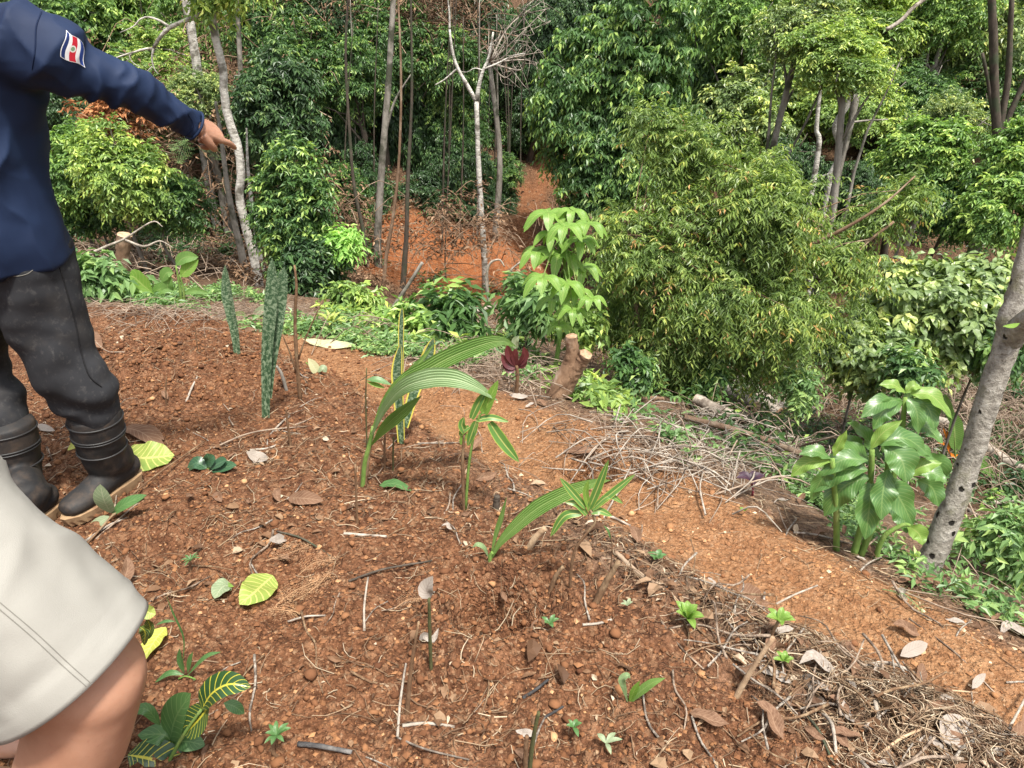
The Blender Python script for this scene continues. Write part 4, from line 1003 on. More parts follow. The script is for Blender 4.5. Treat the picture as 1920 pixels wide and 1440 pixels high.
plant('palm_seedling', 'middling palm seedling nearer the viewer with one long slanting leaf', (918, 1056), [
    ([(920, 1050), (938, 1018), (970, 985), (1010, 952), (1060, 926), (1110, 907), (1145, 900)], 31, 'palm', {'face': (-0.3, -0.7, 0.6)}),
    ([(919, 1052, .01), (930, 1005, .02), (942, 968, .02), (950, 932, .02)], 13, 'palm', {'face': (-0.8, -0.6, 0.1)}),
    ([(917, 1048), (908, 1028), (896, 1021), (886, 1026)], 10, 'palm_pale', {})],
    [([(918, 1058), (919, 1045), (924, 1035)], 0.007, 0.005, 'stem_green')], **PK)
plant('palm_seedling', 'tiny palm seedling with short leaves near the bottom edge', (1179, 1323), [
    ([(1179, 1322), (1197, 1300), (1222, 1281), (1248, 1271)], 17, 'palm', {}), ([(1179, 1322), (1188, 1297), (1200, 1276)], 13, 'limeleaf', {'pleat': .1}),
    ([(1177, 1318), (1171, 1295), (1166, 1275), (1176, 1266), (1182, 1272)], 14, 'palm_pale', {})], **PK)
LK = dict(prof='strap', fold=0.28, nv=12, nu=6, face=(0, -0.75, 0.6))
plant('long_leaved_cutting', 'cutting with long yellow edged leaves on two thin stems', (869, 955), [
    ([(893, 790), (885, 812), (877, 836)], 17, 'longleaf', {}), ([(893, 788), (922, 783), (954, 791)], 13, 'longleaf', {}),
    ([(918, 792), (942, 828), (973, 866)], 23, 'longleaf', {}), ([(884, 785), (897, 757), (912, 732)], 17, 'longleaf', {}),
    ([(908, 776), (918, 748), (934, 713)], 20, 'limeleaf', {}), ([(908, 776), (905, 757), (912, 735)], 14, 'limeleaf', {}),
    ([(872, 812), (866, 797), (870, 782)], 15, 'longleaf', {}), ([(874, 812), (868, 822), (864, 834)], 12, 'limeleaf', {}), ([(880, 800), (868, 808), (862, 818)], 12, 'longleaf', {})],
    [([(870, 957), (867, 873), (871, 808)], 0.006, 0.004, 'stem_brown'), ([(872, 952), (880, 863), (897, 785), (908, 774)], 0.005, 0.003, 'stem_green')], **LK)
plant('long_leaved_cutting', 'leafy cutting with spread long leaves beside the middling palm seedling', (1068, 1100), [
    ([(1104, 955), (1121, 915), (1141, 862)], 17, 'longleaf', {}), ([(1110, 955), (1150, 922), (1191, 889)], 15, 'longleaf', {}),
    ([(1098, 952), (1072, 922), (1050, 896)], 15, 'longleaf', {}), ([(1090, 962), (1058, 968), (1032, 1006)], 17, 'longleaf', {}),
    ([(1115, 950), (1142, 930), (1168, 944)], 12, 'longleaf', {}), ([(1100, 965), (1082, 945), (1060, 942)], 14, 'longleaf', {}), ([(1108, 960), (1126, 958), (1148, 968)], 14, 'longleaf', {}), ([(1106, 958), (1098, 925), (1103, 900)], 12, 'limeleaf', {})],
    [([(1068, 1103), (1075, 1040), (1100, 1000), (1116, 978), (1106, 955)], 0.0045, 0.003, 'stem_brown')], **LK)

def rosette(name, label, basepx, toppx, n, rpx, wpx, mat, seed, stemmat='stem_brown', r=0.005, elev=0.6, cat='plant', group=None):
    rng = np.random.default_rng(seed); b = gp(*basepx); Y = b[1]; top = at(*toppx, Y) + (0, 0, .014)
    root = thing(name, label, cat, b, group)
    if np.linalg.norm(top - b) > 0.03: add_stem(root, b, [b - (0, 0, 0.02), (b + top) / 2 + rng.normal(0, .006, 3), top], r, r * 0.7, stemmat)
    R = pxm(rpx, top)
    for i in range(n):
        a = i * 2.4 + rng.uniform(-.3, .3); e = elev * rng.uniform(0.5, 1.4); l = R * rng.uniform(0.7, 1.1)
        d = np.array((math.cos(a) * math.cos(e), math.sin(a) * math.cos(e), math.sin(e)))
        q = Acc(); V, F, uv = blade([top, top + d * l * 0.5 + (0, 0, l * .06), top + d * l - (0, 0, l * 0.18)], pxm(wpx, top) * rng.uniform(.8, 1.2), face=(0, -0.15, 1), nv=7, nu=4, prof='lance', fold=0.3)
        q.add(V, F, 0.5, uv); link('leaf', q.mesh('leaf', M[mat], True, b), root)
    return root
rosette('sprouting_cutting', 'bright lime rosette sprouting at the litter edge, left of three', (1288, 1180), (1288, 1168), 12, 42, 15, 'limeleaf', 1, elev=0.9)
rosette('sprouting_cutting', 'lime rosette on a slanting stick, above the dry leaf heap', (1430, 1215), (1458, 1172), 9, 32, 13, 'limeleaf', 2, elev=0.7)
rosette('sprouting_cutting', 'small lime sprout halfway down the dry leaf heap', (1466, 1258), (1468, 1248), 7, 24, 10, 'limeleaf', 3, elev=0.9)
rosette('small_weed', 'four leaved green weed beside the soil pit', (1030, 1185), (1030, 1178), 5, 21, 9, 'weed', 4)
rosette('small_weed', 'pale weed right of the soil pit near grey stick', (1175, 1150), (1175, 1143), 5, 16, 6, 'paleleaf', 5)
rosette('small_weed', 'pale wilted weed left of the tiny palm seedling', (1072, 1385), (1075, 1372), 5, 24, 8, 'weed', 6)
rosette('small_weed', 'pale three leaved weed at the bottom edge', (1135, 1410), (1135, 1402), 4, 34, 10, 'paleleaf', 7, elev=0.3)
rosette('small_weed', 'wilting green weed on the bottom edge right of the bare knee', (525, 1410), (520, 1388), 9, 34, 9, 'weed', 8)
rosette('small_weed', 'thin feathery weed left of the yellow veined leaf', (358, 1072), (360, 1058), 12, 20, 3, 'weed', 9)
rosette('small_weed', 'small green weed in the litter beside the brown pole', (1230, 1065), (1230, 1055), 8, 22, 10, 'weed', 10)
rosette('small_weed', 'green weed at the rim just right of the soil path bend', (1445, 880), (1440, 868), 8, 24, 8, 'limeleaf', 11, elev=0.4)
rosette('small_weed', 'small grass tuft behind the tall snake plant', (620, 625), (622, 612), 12, 34, 7, 'yellow_green', 12, elev=0.8)
rosette('small_weed', 'leafy weed at the rim behind the palm seedling', (720, 620), (722, 602), 10, 34, 14, 'limeleaf', 13, elev=0.6)
rosette('small_weed', 'purple leaved weed on the slope beside the path rim', (1410, 928), (1408, 908), 7, 32, 15, 'purple', 14, 'stem_red', 0.005, elev=0.5)
rosette('small_weed', 'tiny weed in the path near the rim', (1395, 972), (1395, 965), 5, 13, 5, 'limeleaf', 15, elev=0.8)
rosette('small_weed', 'bright weed at the foot of the pale sapling', (1030, 640), (1030, 628), 9, 26, 10, 'limeleaf', 16, elev=0.6)
plant('ti_plant', 'dark red leaved ti plant on a short stem left of the forked stump', (966, 738), [
    ([(968, 690), (953, 682), (940, 664)], 18, 'ti', {}), ([(968, 688), (955, 665), (951, 646)], 16, 'ti', {}), ([(970, 688), (984, 668), (982, 650)], 15, 'ti', {}), ([(970, 690), (980, 682), (985, 672)], 14, 'ti', {'face': (.5, -.8, .2)}), ([(968, 692), (955, 692), (942, 680)], 15, 'ti', {}),
    ([(968, 688), (965, 668), (968, 652)], 14, 'ti', {}), ([(968, 655), (966, 640), (973, 630)], 14, 'paleleaf', {})],
    [([(967, 741), (970, 712), (969, 685)], 0.011, 0.008, 'stem_brown')], prof='oval', fold=.4, face=CF, nv=10)

# ginger clump with wavy leaves
GK = dict(wide=1.15, prof='lance', fold=0.22, nv=18, nu=8, wave=0.10, wf=2.6, face=(0, -0.5, 0.85))
plant('ginger_clump', 'big clump of wavy green ginger leaves at the right path rim', (1605, 1040), [
    ([(1630, 893), (1580, 915), (1545, 968)], 46, 'ginger', {}), ([(1633, 900), (1630, 950, -.06), (1622, 1012, -.09)], 50, 'ginger', {'face': CF}),
    ([(1648, 905), (1682, 928, -.05), (1712, 985, -.08)], 48, 'ginger', {'face': CF}), ([(1627, 880), (1573, 884), (1522, 924)], 40, 'ginger', {}),
    ([(1627, 863), (1580, 862), (1538, 893)], 34, 'ginger', {'ph': 2}), ([(1562, 863), (1515, 868), (1482, 894)], 27, 'ginger_young', {}),
    ([(1557, 860), (1530, 846), (1498, 852)], 24, 'ginger', {'ph': 1}), ([(1563, 855), (1573, 833), (1588, 806)], 18, 'ginger_young', {'face': CF}),
    ([(1633, 842), (1655, 812), (1692, 788)], 22, 'ginger_young', {'face': (-.4, -.7, .5)}), ([(1643, 832), (1697, 822), (1744, 855)], 38, 'ginger', {'ph': 3}),
    ([(1660, 835), (1690, 862, -.05), (1700, 905, -.08)], 52, 'ginger', {'face': CF}), ([(1697, 893), (1730, 874), (1766, 868)], 26, 'ginger_young', {}),
    ([(1693, 753, .1), (1657, 771, .06), (1637, 806, .04)], 34, 'ginger', {'face': CF}), ([(1690, 750, .1), (1650, 756, .06), (1614, 784, .04)], 30, 'ginger', {}),
    ([(1707, 750, .1), (1740, 765, .08), (1753, 808, .05)], 36, 'ginger', {'face': CF}), ([(1705, 738, .1), (1747, 742, .08), (1785, 785, .05)], 30, 'ginger_young', {}),
    ([(1697, 737, .1), (1675, 722, .1), (1648, 722, .1)], 21, 'ginger_young', {}), ([(1698, 737, .1), (1712, 724, .1), (1728, 728, .1)], 18, 'ginger_young', {}),
    ([(1740, 850, .1), (1763, 875, .1), (1748, 915, .1)], 34, 'ginger', {'face': CF}), ([(1720, 900, .08), (1748, 915, .08), (1760, 950, .06)], 38, 'ginger', {'face': CF, 'ph': 2}),
    ([(1620, 850, .1), (1600, 830, .12), (1570, 822, .1)], 26, 'ginger', {}), ([(1625, 890, .06), (1597, 905, .05), (1573, 945, .03)], 40, 'ginger', {'ph': 4}),
    ([(1660, 920, .1), (1690, 960, .08), (1700, 1000, .05)], 40, 'ginger', {'face': CF}),
    ([(1637, 870, .05), (1600, 845, .05), (1560, 838, .03)], 34, 'ginger', {'ph': 1}), ([(1650, 860, .08), (1620, 815, .1), (1588, 792, .08)], 30, 'ginger', {}), ([(1672, 850), (1712, 838), (1752, 862)], 36, 'ginger', {'ph': 2}), ([(1665, 880, -.03), (1655, 925, -.07), (1652, 975, -.1)], 44, 'ginger', {'face': CF, 'ph': 1}),
    ([(1700, 800, .1), (1735, 800, .1), (1768, 832, .07)], 34, 'ginger', {}), ([(1690, 800, .1), (1668, 818, .08), (1655, 850, .06)], 34, 'ginger', {'face': CF}), ([(1565, 880), (1540, 900), (1520, 940)], 30, 'ginger', {'face': CF}), ([(1700, 745, .1), (1718, 770, .07), (1722, 815, .05)], 30, 'ginger', {'face': CF, 'ph': 3}), ([(1725, 890, .05), (1752, 888, .05), (1775, 905, .03)], 30, 'ginger', {}), ([(1700, 985, .05), (1722, 1000, .05), (1730, 1022, .03)], 30, 'ginger_young', {'face': CF})],
    [([(1572, 1022), (1568, 960), (1560, 860)], 0.011, 0.008, 'stem_green'), ([(1600, 1040), (1620, 970), (1633, 895), (1635, 842)], 0.012, 0.008, 'stem_green'),
     ([(1612, 1042), (1640, 975), (1660, 905), (1668, 835)], 0.011, 0.007, 'stem_green'), ([(1640, 1055), (1655, 1010), (1690, 985), (1706, 985)], 0.009, 0.006, 'stem_green'),
     ([(1607, 1040, .03), (1650, 960, .06), (1685, 860, .09), (1697, 745, .1)], 0.012, 0.007, 'stem_green')], **GK)
HK = dict(prof='paddle', fold=0.2, nv=12, nu=6, face=CF)
plant('heliconia', 'heliconia with orange flower behind the leaning trunk', (1795, 905), [
    ([(1790, 850), (1791, 812), (1788, 772)], 30, 'bananaleaf', {}), ([(1793, 848), (1812, 822), (1828, 808)], 22, 'bananaleaf', {}), ([(1788, 800), (1779, 770), (1770, 738)], 17, 'bananaleaf', {}),
    ([(1796, 860), (1832, 868), (1870, 896)], 22, 'bananaleaf', {}), ([(1780, 850), (1778, 828), (1776, 806)], 8, 'orange', {'prof': 'lance'}), ([(1781, 846), (1770, 832), (1757, 830)], 5, 'orange', {'prof': 'lance'}), ([(1781, 848), (1788, 855), (1797, 852)], 6, 'orange', {'prof': 'lance'}), ([(1780, 838), (1772, 812), (1768, 802)], 4, 'orange', {'prof': 'lance'})],
    [([(1795, 908), (1792, 870), (1788, 800)], 0.008, 0.005, 'stem_green'), ([(1792, 900), (1785, 870), (1780, 842)], 0.005, 0.003, 'stem_red')], **HK)
plant('banana_sprout', 'broad leaved banana like sprout behind the soil at left', (340, 578), [
    ([(328, 500), (345, 483), (372, 482)], 22, 'bananaleaf', {}), ([(337, 520), (352, 505), (372, 487)], 24, 'limeleaf', {}), ([(327, 512), (312, 512), (303, 528)], 22, 'bananaleaf', {}),
    ([(322, 515), (314, 535), (318, 552)], 24, 'bananaleaf', {}), ([(341, 552), (365, 545), (392, 550)], 12, 'bananaleaf', {}), ([(338, 560), (340, 572), (352, 585)], 22, 'limeleaf', {}),
    ([(335, 545), (305, 540), (283, 555)], 22, 'bananaleaf', {}), ([(330, 560), (300, 568), (285, 585)], 18, 'bananaleaf', {})],
    [([(340, 580), (338, 545), (330, 498)], 0.014, 0.006, 'stem_green'), ([(342, 580), (345, 550), (337, 515)], 0.012, 0.005, 'stem_green')], **HK)
plant('banana_leaf', 'large pale yellow green leaf lying beside the mossy post', (262, 565), [([(290, 552), (268, 535), (252, 520), (243, 518)], 36, 'limeleaf', {}), ([(285, 560), (262, 556), (246, 562)], 22, 'limeleaf', {})], cat='leaf', **HK)
plant('pale_leaf_bush', 'broad pale leaves on the weedy rim behind the small snake plant', (480, 595), [([(470, 600), (490, 582), (512, 575)], 16, 'paleleaf', {}), ([(468, 600), (450, 590), (432, 596)], 14, 'bananaleaf', {}), ([(478, 600), (505, 592), (525, 596)], 12, 'bananaleaf', {})], **HK)

# pale sapling with big hanging leaflets
def pale_sapling():
    rng = np.random.default_rng(21); Y = 4.0
    b = at(1040, 560, Y); b[2] = gz(b[0], b[1]); root = thing('pale_sapling', 'pale lime sapling with large hanging leaflets left of the feathery tree', 'tree', b)
    tips = [(a - 12, b, c) for a, b, c in [(1040, 398, 46), (1072, 425, 40), (1020, 470, 40), (1062, 475, 46), (1030, 520, 42), (1075, 530, 38), (1085, 395, 34), (1100, 450, 36), (1045, 440, 36), (1085, 580, 30), (1060, 610, 26), (1105, 500, 38), (1115, 420, 36), (1095, 545, 34), (1120, 560, 30), (1050, 560, 34)]]
    top = at(1058, 420, Y + .1); add_stem(root, b, [b - (0, 0, .1), (b + top) / 2 + (0.03, 0, 0), top], 0.016, 0.007, 'stem_green')
    for (px, py, r) in tips:
        c = at(px, py, Y + rng.uniform(-.25, .2)); R = pxm(r * 1.12, c)
        j = top + (b - top) * rng.uniform(0.0, 0.45); add_stem(root, b, [j, (j + c) / 2 + (0, 0, .05), c], 0.005, 0.003, 'stem_green', 'leaf_stalk', 5, 7)
        for i in range(7):
            a = i * 0.9 + rng.uniform(-.2, .2); d = np.array((math.cos(a), math.sin(a) * 0.9, -0.15 - 0.35 * rng.uniform()))
            q = Acc(); V, F, uv = blade([c, c + d * R * 0.5 + (0, 0, .015), c + d * R * 0.95 - (0, 0, R * .3)], R * 0.40, face=(0, -0.3, 1), nv=8, nu=4, prof='oval', fold=0.15); q.add(V, F, 0.5, uv)
            link('leaf', q.mesh('leaf', M['limeleaf'], True, b), root)
pale_sapling()

# stumps, posts, logs, sticks
def knobbly(root, base, P, R, mat, name='trunk', n=14, seg=24, lump=0.06, capmat=None, seed=0):
    a = Acc(); S = spline(P, seg); rr = np.interp(np.linspace(0, 1, seg), np.linspace(0, 1, len(R)), R)
    V, F, uv = tube(S, rr, n, True, lump, seed); a.add(V, F[:1], 0.5, uv)
    o = link(name, a.mesh(name, M[mat], True, base), root)
    for e, s in ((-1, 1), (0, -1)):
        if capmat is None: m = mat
        else: m = capmat
        T = nrm(S[-1] - S[-2]) if e == -1 else nrm(S[0] - S[1])
        k = (seg - 1) * n if e == -1 else 0
        ring = V[k:k + n]; c = ring.mean(0)
        q = np.vstack((ring, c + (ring - c) * 0.9 + T * rr[e] * 0.1, c[None] + T * rr[e] * 0.12))
        i = np.arange(n); j = (i + 1) % n
        fl = [np.stack((i, j, n + j, n + i), -1), np.stack((n + i, n + j, np.full(n, 2 * n)), -1)]
        if s < 0: fl = [f[:, ::-1] for f in fl]
        z = Acc(); z.add(q, fl, 0.5); link('cut_end', z.mesh('cut_end', M[m], False, base), o)
    return o
def stump():
    b = gp(1062, 748); Y = b[1]; root = thing('forked_stump', 'pale sawn stump with two stubs standing on the path rim', 'stump', b)
    p = lambda x, y, d=0: at(x, y, Y + d)
    knobbly(root, b, [p(1040, 752), p(1055, 715), p(1070, 680), p(1073, 655), p(1071, 630)], [pxm(21, b), pxm(18, b), pxm(15, b), pxm(11.5, b), pxm(11, b)], 'bark_stump', 'stub', capmat='cut_wood', seed=1, lump=.09)
    knobbly(root, b, [p(1058, 738), p(1076, 700, -.01), p(1090, 678, -.02), p(1099, 664, -.03)], [pxm(13, b), pxm(14, b), pxm(13, b), pxm(13, b)], 'bark_stump', 'stub', capmat='cut_wood', seed=2, lump=.09)
stump()
def post():
    b = gp(228, 538); Y = b[1]; root = thing('mossy_post', 'cut mossy brown tree post behind the soil at left', 'stump', b)
    knobbly(root, b, [b - (0, 0, .05), at(230, 490, Y), at(233, 440, Y)], [pxm(15, b), pxm(12, b), pxm(13, b)], 'bark_brown', 'trunk', capmat='cut_wood', seed=3)
post()
def holed_bark():
    t = NT('holed_bark'); co = t.coord()
    n1 = t.noise(34, 6, 0.7, co); n2 = t.noise(9, 4, 0.6, co)
    c = t.ramp(n1, ((0.3, (0.13, 0.115, 0.095)), (0.52, (0.31, 0.285, 0.245)), (0.75, (0.47, 0.445, 0.40))))
    c = t.mix(t.ramp(n2, ((0.52, 0.0), (0.62, 0.8))), c, (0.20, 0.19, 0.12))
    vo = t.n('ShaderNodeTexVoronoi'); vo.inputs['Scale'].default_value = 26; vo.inputs['Randomness'].default_value = 1.0; t.put(vo.inputs['Vector'], t.scaled(co, (1, 1, 0.75)))
    hole = t.math('MULTIPLY', t.ramp(t.math('ADD', vo.outputs['Distance'], t.math('MULTIPLY', t.math('SUBTRACT', t.noise(60, 3, vec=co), 0.5), 0.35)), ((0.13, 1.0), (0.22, 0.0))), t.ramp(t.n('ShaderNodeSeparateColor', Color=vo.outputs['Color']).outputs[0], ((0.45, 0.0), (0.5, 1.0))))
    c = t.mix(hole, c, (0.02, 0.017, 0.014))
    return t.pbr(c, 0.85, t.bump(t.math('SUBTRACT', n1, t.math('MULTIPLY', hole, 2.0)), 1.0, 0.02), 0.2)
M['holed'] = holed_bark()
def leaning():
    b = gp(1738, 1068); Y = b[1]; root = thing('leaning_tree', 'grey leaning trunk pitted with dark holes at the right edge', 'tree', b)
    p = lambda x, y, d=0: at(x, y, Y + d)
    P = [b - (0.02, 0, .06), p(1738, 1065), p(1776, 975, .02), p(1815, 872, .05), p(1846, 772, .07), p(1872, 690, .09), p(1893, 630, .1), p(1908, 565, .12), p(1926, 490, .14), p(1950, 390, .18), p(1985, 240, .24), p(2010, 90, .3)]
    a = Acc(); S = spline(P, 60); rr = np.interp(np.linspace(0, 1, 60), (0, .1, .3, .52, .58, .64, .8, 1), [pxm(w, b) * .68 for w in (42, 32, 28, 28, 37, 28, 24, 16)])
    V, F, uv = tube(S, rr, 18, True, 0.05, 8); a.add(V, F, 0.5, uv); link('trunk', a.mesh('trunk', M['holed'], True, b), root)
    add_stem(root, b, [p(1893, 640, .1), p(1915, 610, .05), p(1945, 585, 0), p(1990, 560, -.05)], pxm(20, b), pxm(12, b), 'holed', 'branch', 12, 14)
    add_leaf(root, b, [(1912, 606, Y), (1896, 612, Y - .02), (1880, 612, Y - .03)], 10, 'limeleaf')
    rng = np.random.default_rng(8); c = at(2010, 60, Y + .3); q, o = crown_points(rng, 60, .5, .5, .4); ca = Acc(); sprays(ca, rng, q + c + (.25, .2, .75), o, 6, .2, 6, .06, .026)
    link('crown', ca.mesh('crown', M['lf_mid'], False, b), root)
leaning()
def log(name, label, pts, wpx, mat, group=None, r1=None, lift=0.0, cat='log', seg=16):
    P = [gp(p[0], p[1]) + (0, 0, (p[2] if len(p) > 2 else 0) + lift) for p in pts]
    b = P[0]; root = thing(name, label, cat, b, group); r = pxm(wpx / 2, b)
    knobbly(root, b, [p + (0, 0, r * 0.7) for p in P], [r, r * 0.95, (r1 or 0.85) * r], mat, 'stem' if wpx < 14 else 'trunk', 8 if wpx < 14 else 14, seg, 0.05, 'cut_wood' if wpx > 14 else None, seed=int(pts[0][0]))
log('fallen_log', 'thick sawn log with its cut end facing the path, on the slope', [(1385, 742), (1420, 775), (1462, 808)], 40, 'dead_wood', 'logs on the slope', r1=1.0, lift=.06)
log('fallen_log', 'pale log lying left of the thick sawn log', [(1330, 745), (1370, 765), (1412, 790)], 22, 'dead_wood', 'logs on the slope', lift=.08)
log('fallen_log', 'lower pale log lying under the feathery tree', [(1300, 770), (1350, 790), (1400, 802)], 22, 'dead_wood', 'logs on the slope', lift=.05)
log('fallen_log', 'short log end poking out under the feathery tree left side', [(1160, 748), (1205, 750), (1246, 752)], 11, 'bark_brown', 'logs on the slope')
log('fallen_pole', 'long reddish brown pole lying along the slope beside the path', [(1280, 806), (1400, 842), (1532, 892)], 12, 'bark_brown', lift=0.07)
log('fallen_branch', 'pale fallen branch passing behind the leaning trunk', [(1680, 800, .1), (1790, 845, .14), (1860, 885, .08), (1930, 920, .05)], 18, 'dead_wood', lift=0.05)
log('fallen_branch', 'pale branch lying on the weeds right of the leaning trunk', [(1850, 950), (1885, 948), (1925, 944)], 9, 'dead_wood', lift=0.02)
log('fallen_branch', 'grey branch pointing down at the weeds right of the trunk', [(1805, 960), (1840, 985), (1880, 1010)], 8, 'dead_wood', lift=0.03)
def air_branch(name, label, pts, Y, r0, r1, mat='dead_wood'):
    P = px_pts(pts, Y); b = P[0]; root = thing(name, label, 'branch', b); add_stem(root, b, P, r0, r1, mat, 'stem', 8, 20)
air_branch('dead_branch', 'white arched dead branch left in the tangle before the red cut', [(830, 625), (832, 585), (850, 562), (868, 560)], 4.9, 0.015, 0.010)
air_branch('dead_branch', 'white dead branch curving up before the red cut', [(918, 575), (912, 525), (918, 495), (936, 487), (946, 500)], 5.2, 0.014, 0.005)
air_branch('dead_branch', 'thick pale branch lying level behind the forked stump', [(880, 588), (925, 576), (992, 567)], 5.0, 0.02, 0.014)
air_branch('dead_branch', 'thin white dead twig right of the curved white branch', [(967, 560), (955, 515), (975, 492), (990, 485)], 5.2, 0.01, 0.004)
air_branch('dead_branch', 'pale dead twigs stretching left of the mossy post', [(165, 478), (200, 462), (235, 447), (285, 416), (305, 425)], 5.9, 0.014, 0.004)
air_branch('dead_branch', 'pale dead twigs stretching right of the mossy post', [(235, 450), (270, 462), (300, 452), (325, 465)], 5.9, 0.012, 0.003)
air_branch('slanting_pole', 'grey slanting dead stem left of the red cut', [(735, 580), (765, 535), (792, 492)], 5.8, 0.018, 0.014, 'bark_grey')
# ------------------------------------------------------------------ people
from mathutils.bvhtree import BVHTree
def skin_mat():
    t = NT('skin'); co = t.coord(); n = t.noise(11, 4, 0.6, co); f = t.noise(120, 3, 0.6, co)
    c = t.ramp(n, ((0.3, (0.29, 0.142, 0.088)), (0.55, (0.36, 0.190, 0.122)), (0.8, (0.43, 0.24, 0.16))))
    c = t.mix(t.ramp(f, ((0.62, 0.0), (0.7, 0.35))), c, (0.30, 0.12, 0.08))
    p = t.n('ShaderNodeBsdfPrincipled'); t.put(p.inputs['Base Color'], c); p.inputs['Roughness'].default_value = 0.5
    p.inputs['Subsurface Weight'].default_value = 0.12; p.inputs['Subsurface Radius'].default_value = (0.01, 0.004, 0.002)
    t.put(p.inputs['Normal'], t.bump(f, 0.12, 0.003)); t.t.links.new(p.outputs[0], t.out.inputs['Surface']); return t.m
def cloth_mat(name, c1, c2, mud=None, mudlo=0.55, mudhi=0.7, weave=900, rough=0.85, spec=0.2, bump=0.15, sheen=0.0):
    t = NT(name); co = t.coord(); n = t.noise(5, 5, 0.6, co); f = t.noise(weave, 2, 0.5, co)
    c = t.mix(t.ramp(n, ((0.35, 0.0), (0.7, 1.0))), c1, c2)
    if mud:
        for k, (sc, m, a) in enumerate(mud):
            c = t.mix(t.math('MULTIPLY', t.ramp(t.noise(sc, 5, 0.65, t.scaled(co, (1 + .1 * k, 1, 1 - .1 * k))), ((mudlo, 0.0), (mudhi, 1.0))), a), c, m)
    return t.pbr(c, rough, t.bump(f, bump, 0.002), spec)
M['skin'] = skin_mat()
M['shirt'] = cloth_mat('navy_knit', (0.0070, 0.016, 0.046), (0.0095, 0.022, 0.060), rough=0.7, spec=0.25)
M['trousers'] = cloth_mat('charcoal_denim', (0.020, 0.021, 0.024), (0.034, 0.035, 0.039), ((4, (0.075, 0.066, 0.057), 0.55), (60, (0.17, 0.16, 0.15), 0.25)), 0.54, 0.74)
M['boot'] = cloth_mat('black_rubber', (0.012, 0.012, 0.013), (0.022, 0.021, 0.021), ((7, (0.055, 0.040, 0.030), 0.6), (24, (0.085, 0.058, 0.040), 0.45)), 0.48, 0.68, 200, 0.68, 0.35, 0.15)
M['boot_band'] = cloth_mat('rubber_band_moulding', (0.016, 0.016, 0.017), (0.026, 0.025, 0.025), rough=0.5, spec=0.45)
M['sole'] = cloth_mat('tan_sole', (0.24, 0.155, 0.085), (0.34, 0.23, 0.13), ((12, (0.16, 0.075, 0.04), 0.7),), 0.5, 0.65, 200, 0.8, 0.2)
M['khaki'] = cloth_mat('pale_khaki', (0.26, 0.252, 0.226), (0.30, 0.291, 0.262), None, weave=700, bump=0.25)
M['stitch'] = cloth_mat('stitch_thread', (0.17, 0.163, 0.143), (0.20, 0.19, 0.168))
M['dark_stitch'] = cloth_mat('dark_seam', (0.012, 0.012, 0.013), (0.018, 0.018, 0.02))
M['navy_seam'] = cloth_mat('navy_seam', (0.005, 0.012, 0.038), (0.006, 0.014, 0.042))
M['hair'] = cloth_mat('hair', (0.03, 0.02, 0.014), (0.06, 0.04, 0.025))
def flag_mat():
    t = NT('flag_patch'); u, v, au = uvn(t)
    stops = ((0.0, (0.72, 0.72, 0.72)), (0.035, (0.018, 0.035, 0.13)), (0.19, (0.78, 0.78, 0.78)), (0.36, (0.56, 0.025, 0.045)), (0.64, (0.78, 0.78, 0.78)), (0.81, (0.035, 0.075, 0.30)), (0.965, (0.72, 0.72, 0.72)))
    c = t.ramp(u, stops, 'CONSTANT')
    av = t.math('ABSOLUTE', t.math('SUBTRACT', v, 0.5))
    c = t.mix(t.ramp(av, ((0.475, 0.0), (0.478, 1.0)), 'CONSTANT'), c, (0.72, 0.72, 0.72))
    du = t.math('DIVIDE', t.math('SUBTRACT', u, 0.47), 0.15); dv = t.math('DIVIDE', t.math('SUBTRACT', v, 0.50), 0.13)
    d = t.math('SQRT', t.math('ADD', t.math('MULTIPLY', du, du), t.math('MULTIPLY', dv, dv)))
    c = t.mix(t.ramp(d, ((0.0, 1.0), (1.0, 0.0)), 'CONSTANT'), c, t.ramp(d, ((0.0, (0.20, 0.34, 0.20)), (0.62, (0.72, 0.72, 0.66))), 'CONSTANT'))
    return t.pbr(c, 0.75, t.bump(t.noise(600, 2, vec=t.coord()), 0.2, 0.002), 0.2)
M['flag'] = flag_mat()

def loft(rings, side, n=20, m=None):
    """rings: (centre, half width along side, half width across); returns closed tube"""
    C = np.array([r[0] for r in rings], float); A = np.array([r[1] for r in rings], float); B = np.array([r[2] for r in rings], float)
    m = m or max(24, 6 * len(rings))
    D = spline(np.column_stack((C, A, B)), m); C, A, B = D[:, :3], np.maximum(D[:, 3], 1e-3), np.maximum(D[:, 4], 1e-3)
    T = nrm(np.gradient(C, axis=0)); s = np.asarray(side, float)
    S = nrm(s - T * (T @ s)[:, None]); N = np.cross(T, S)
    a = np.arange(n) * 2 * math.pi / n
    V = C[:, None] + S[:, None] * (A[:, None] * np.cos(a))[..., None] + N[:, None] * (B[:, None] * np.sin(a))[..., None]
    V = V.reshape(-1, 3); i = np.arange(m - 1)[:, None] * n; j = np.arange(n)[None]; k = (j + 1) % n
    Q = np.stack((i + j, i + k, i + n + k, i + n + j), -1).reshape(-1, 4)
    V = np.vstack((V, C[0] - T[0] * min(A[0], B[0]) * .5, C[-1] + T[-1] * min(A[-1], B[-1]) * .5)); j = np.arange(n); k = (j + 1) % n; e = (m - 1) * n
    return V, [Q, np.stack((np.full(n, len(V) - 2), k, j), -1), np.stack((np.full(n, len(V) - 1), e + j, e + k), -1)]

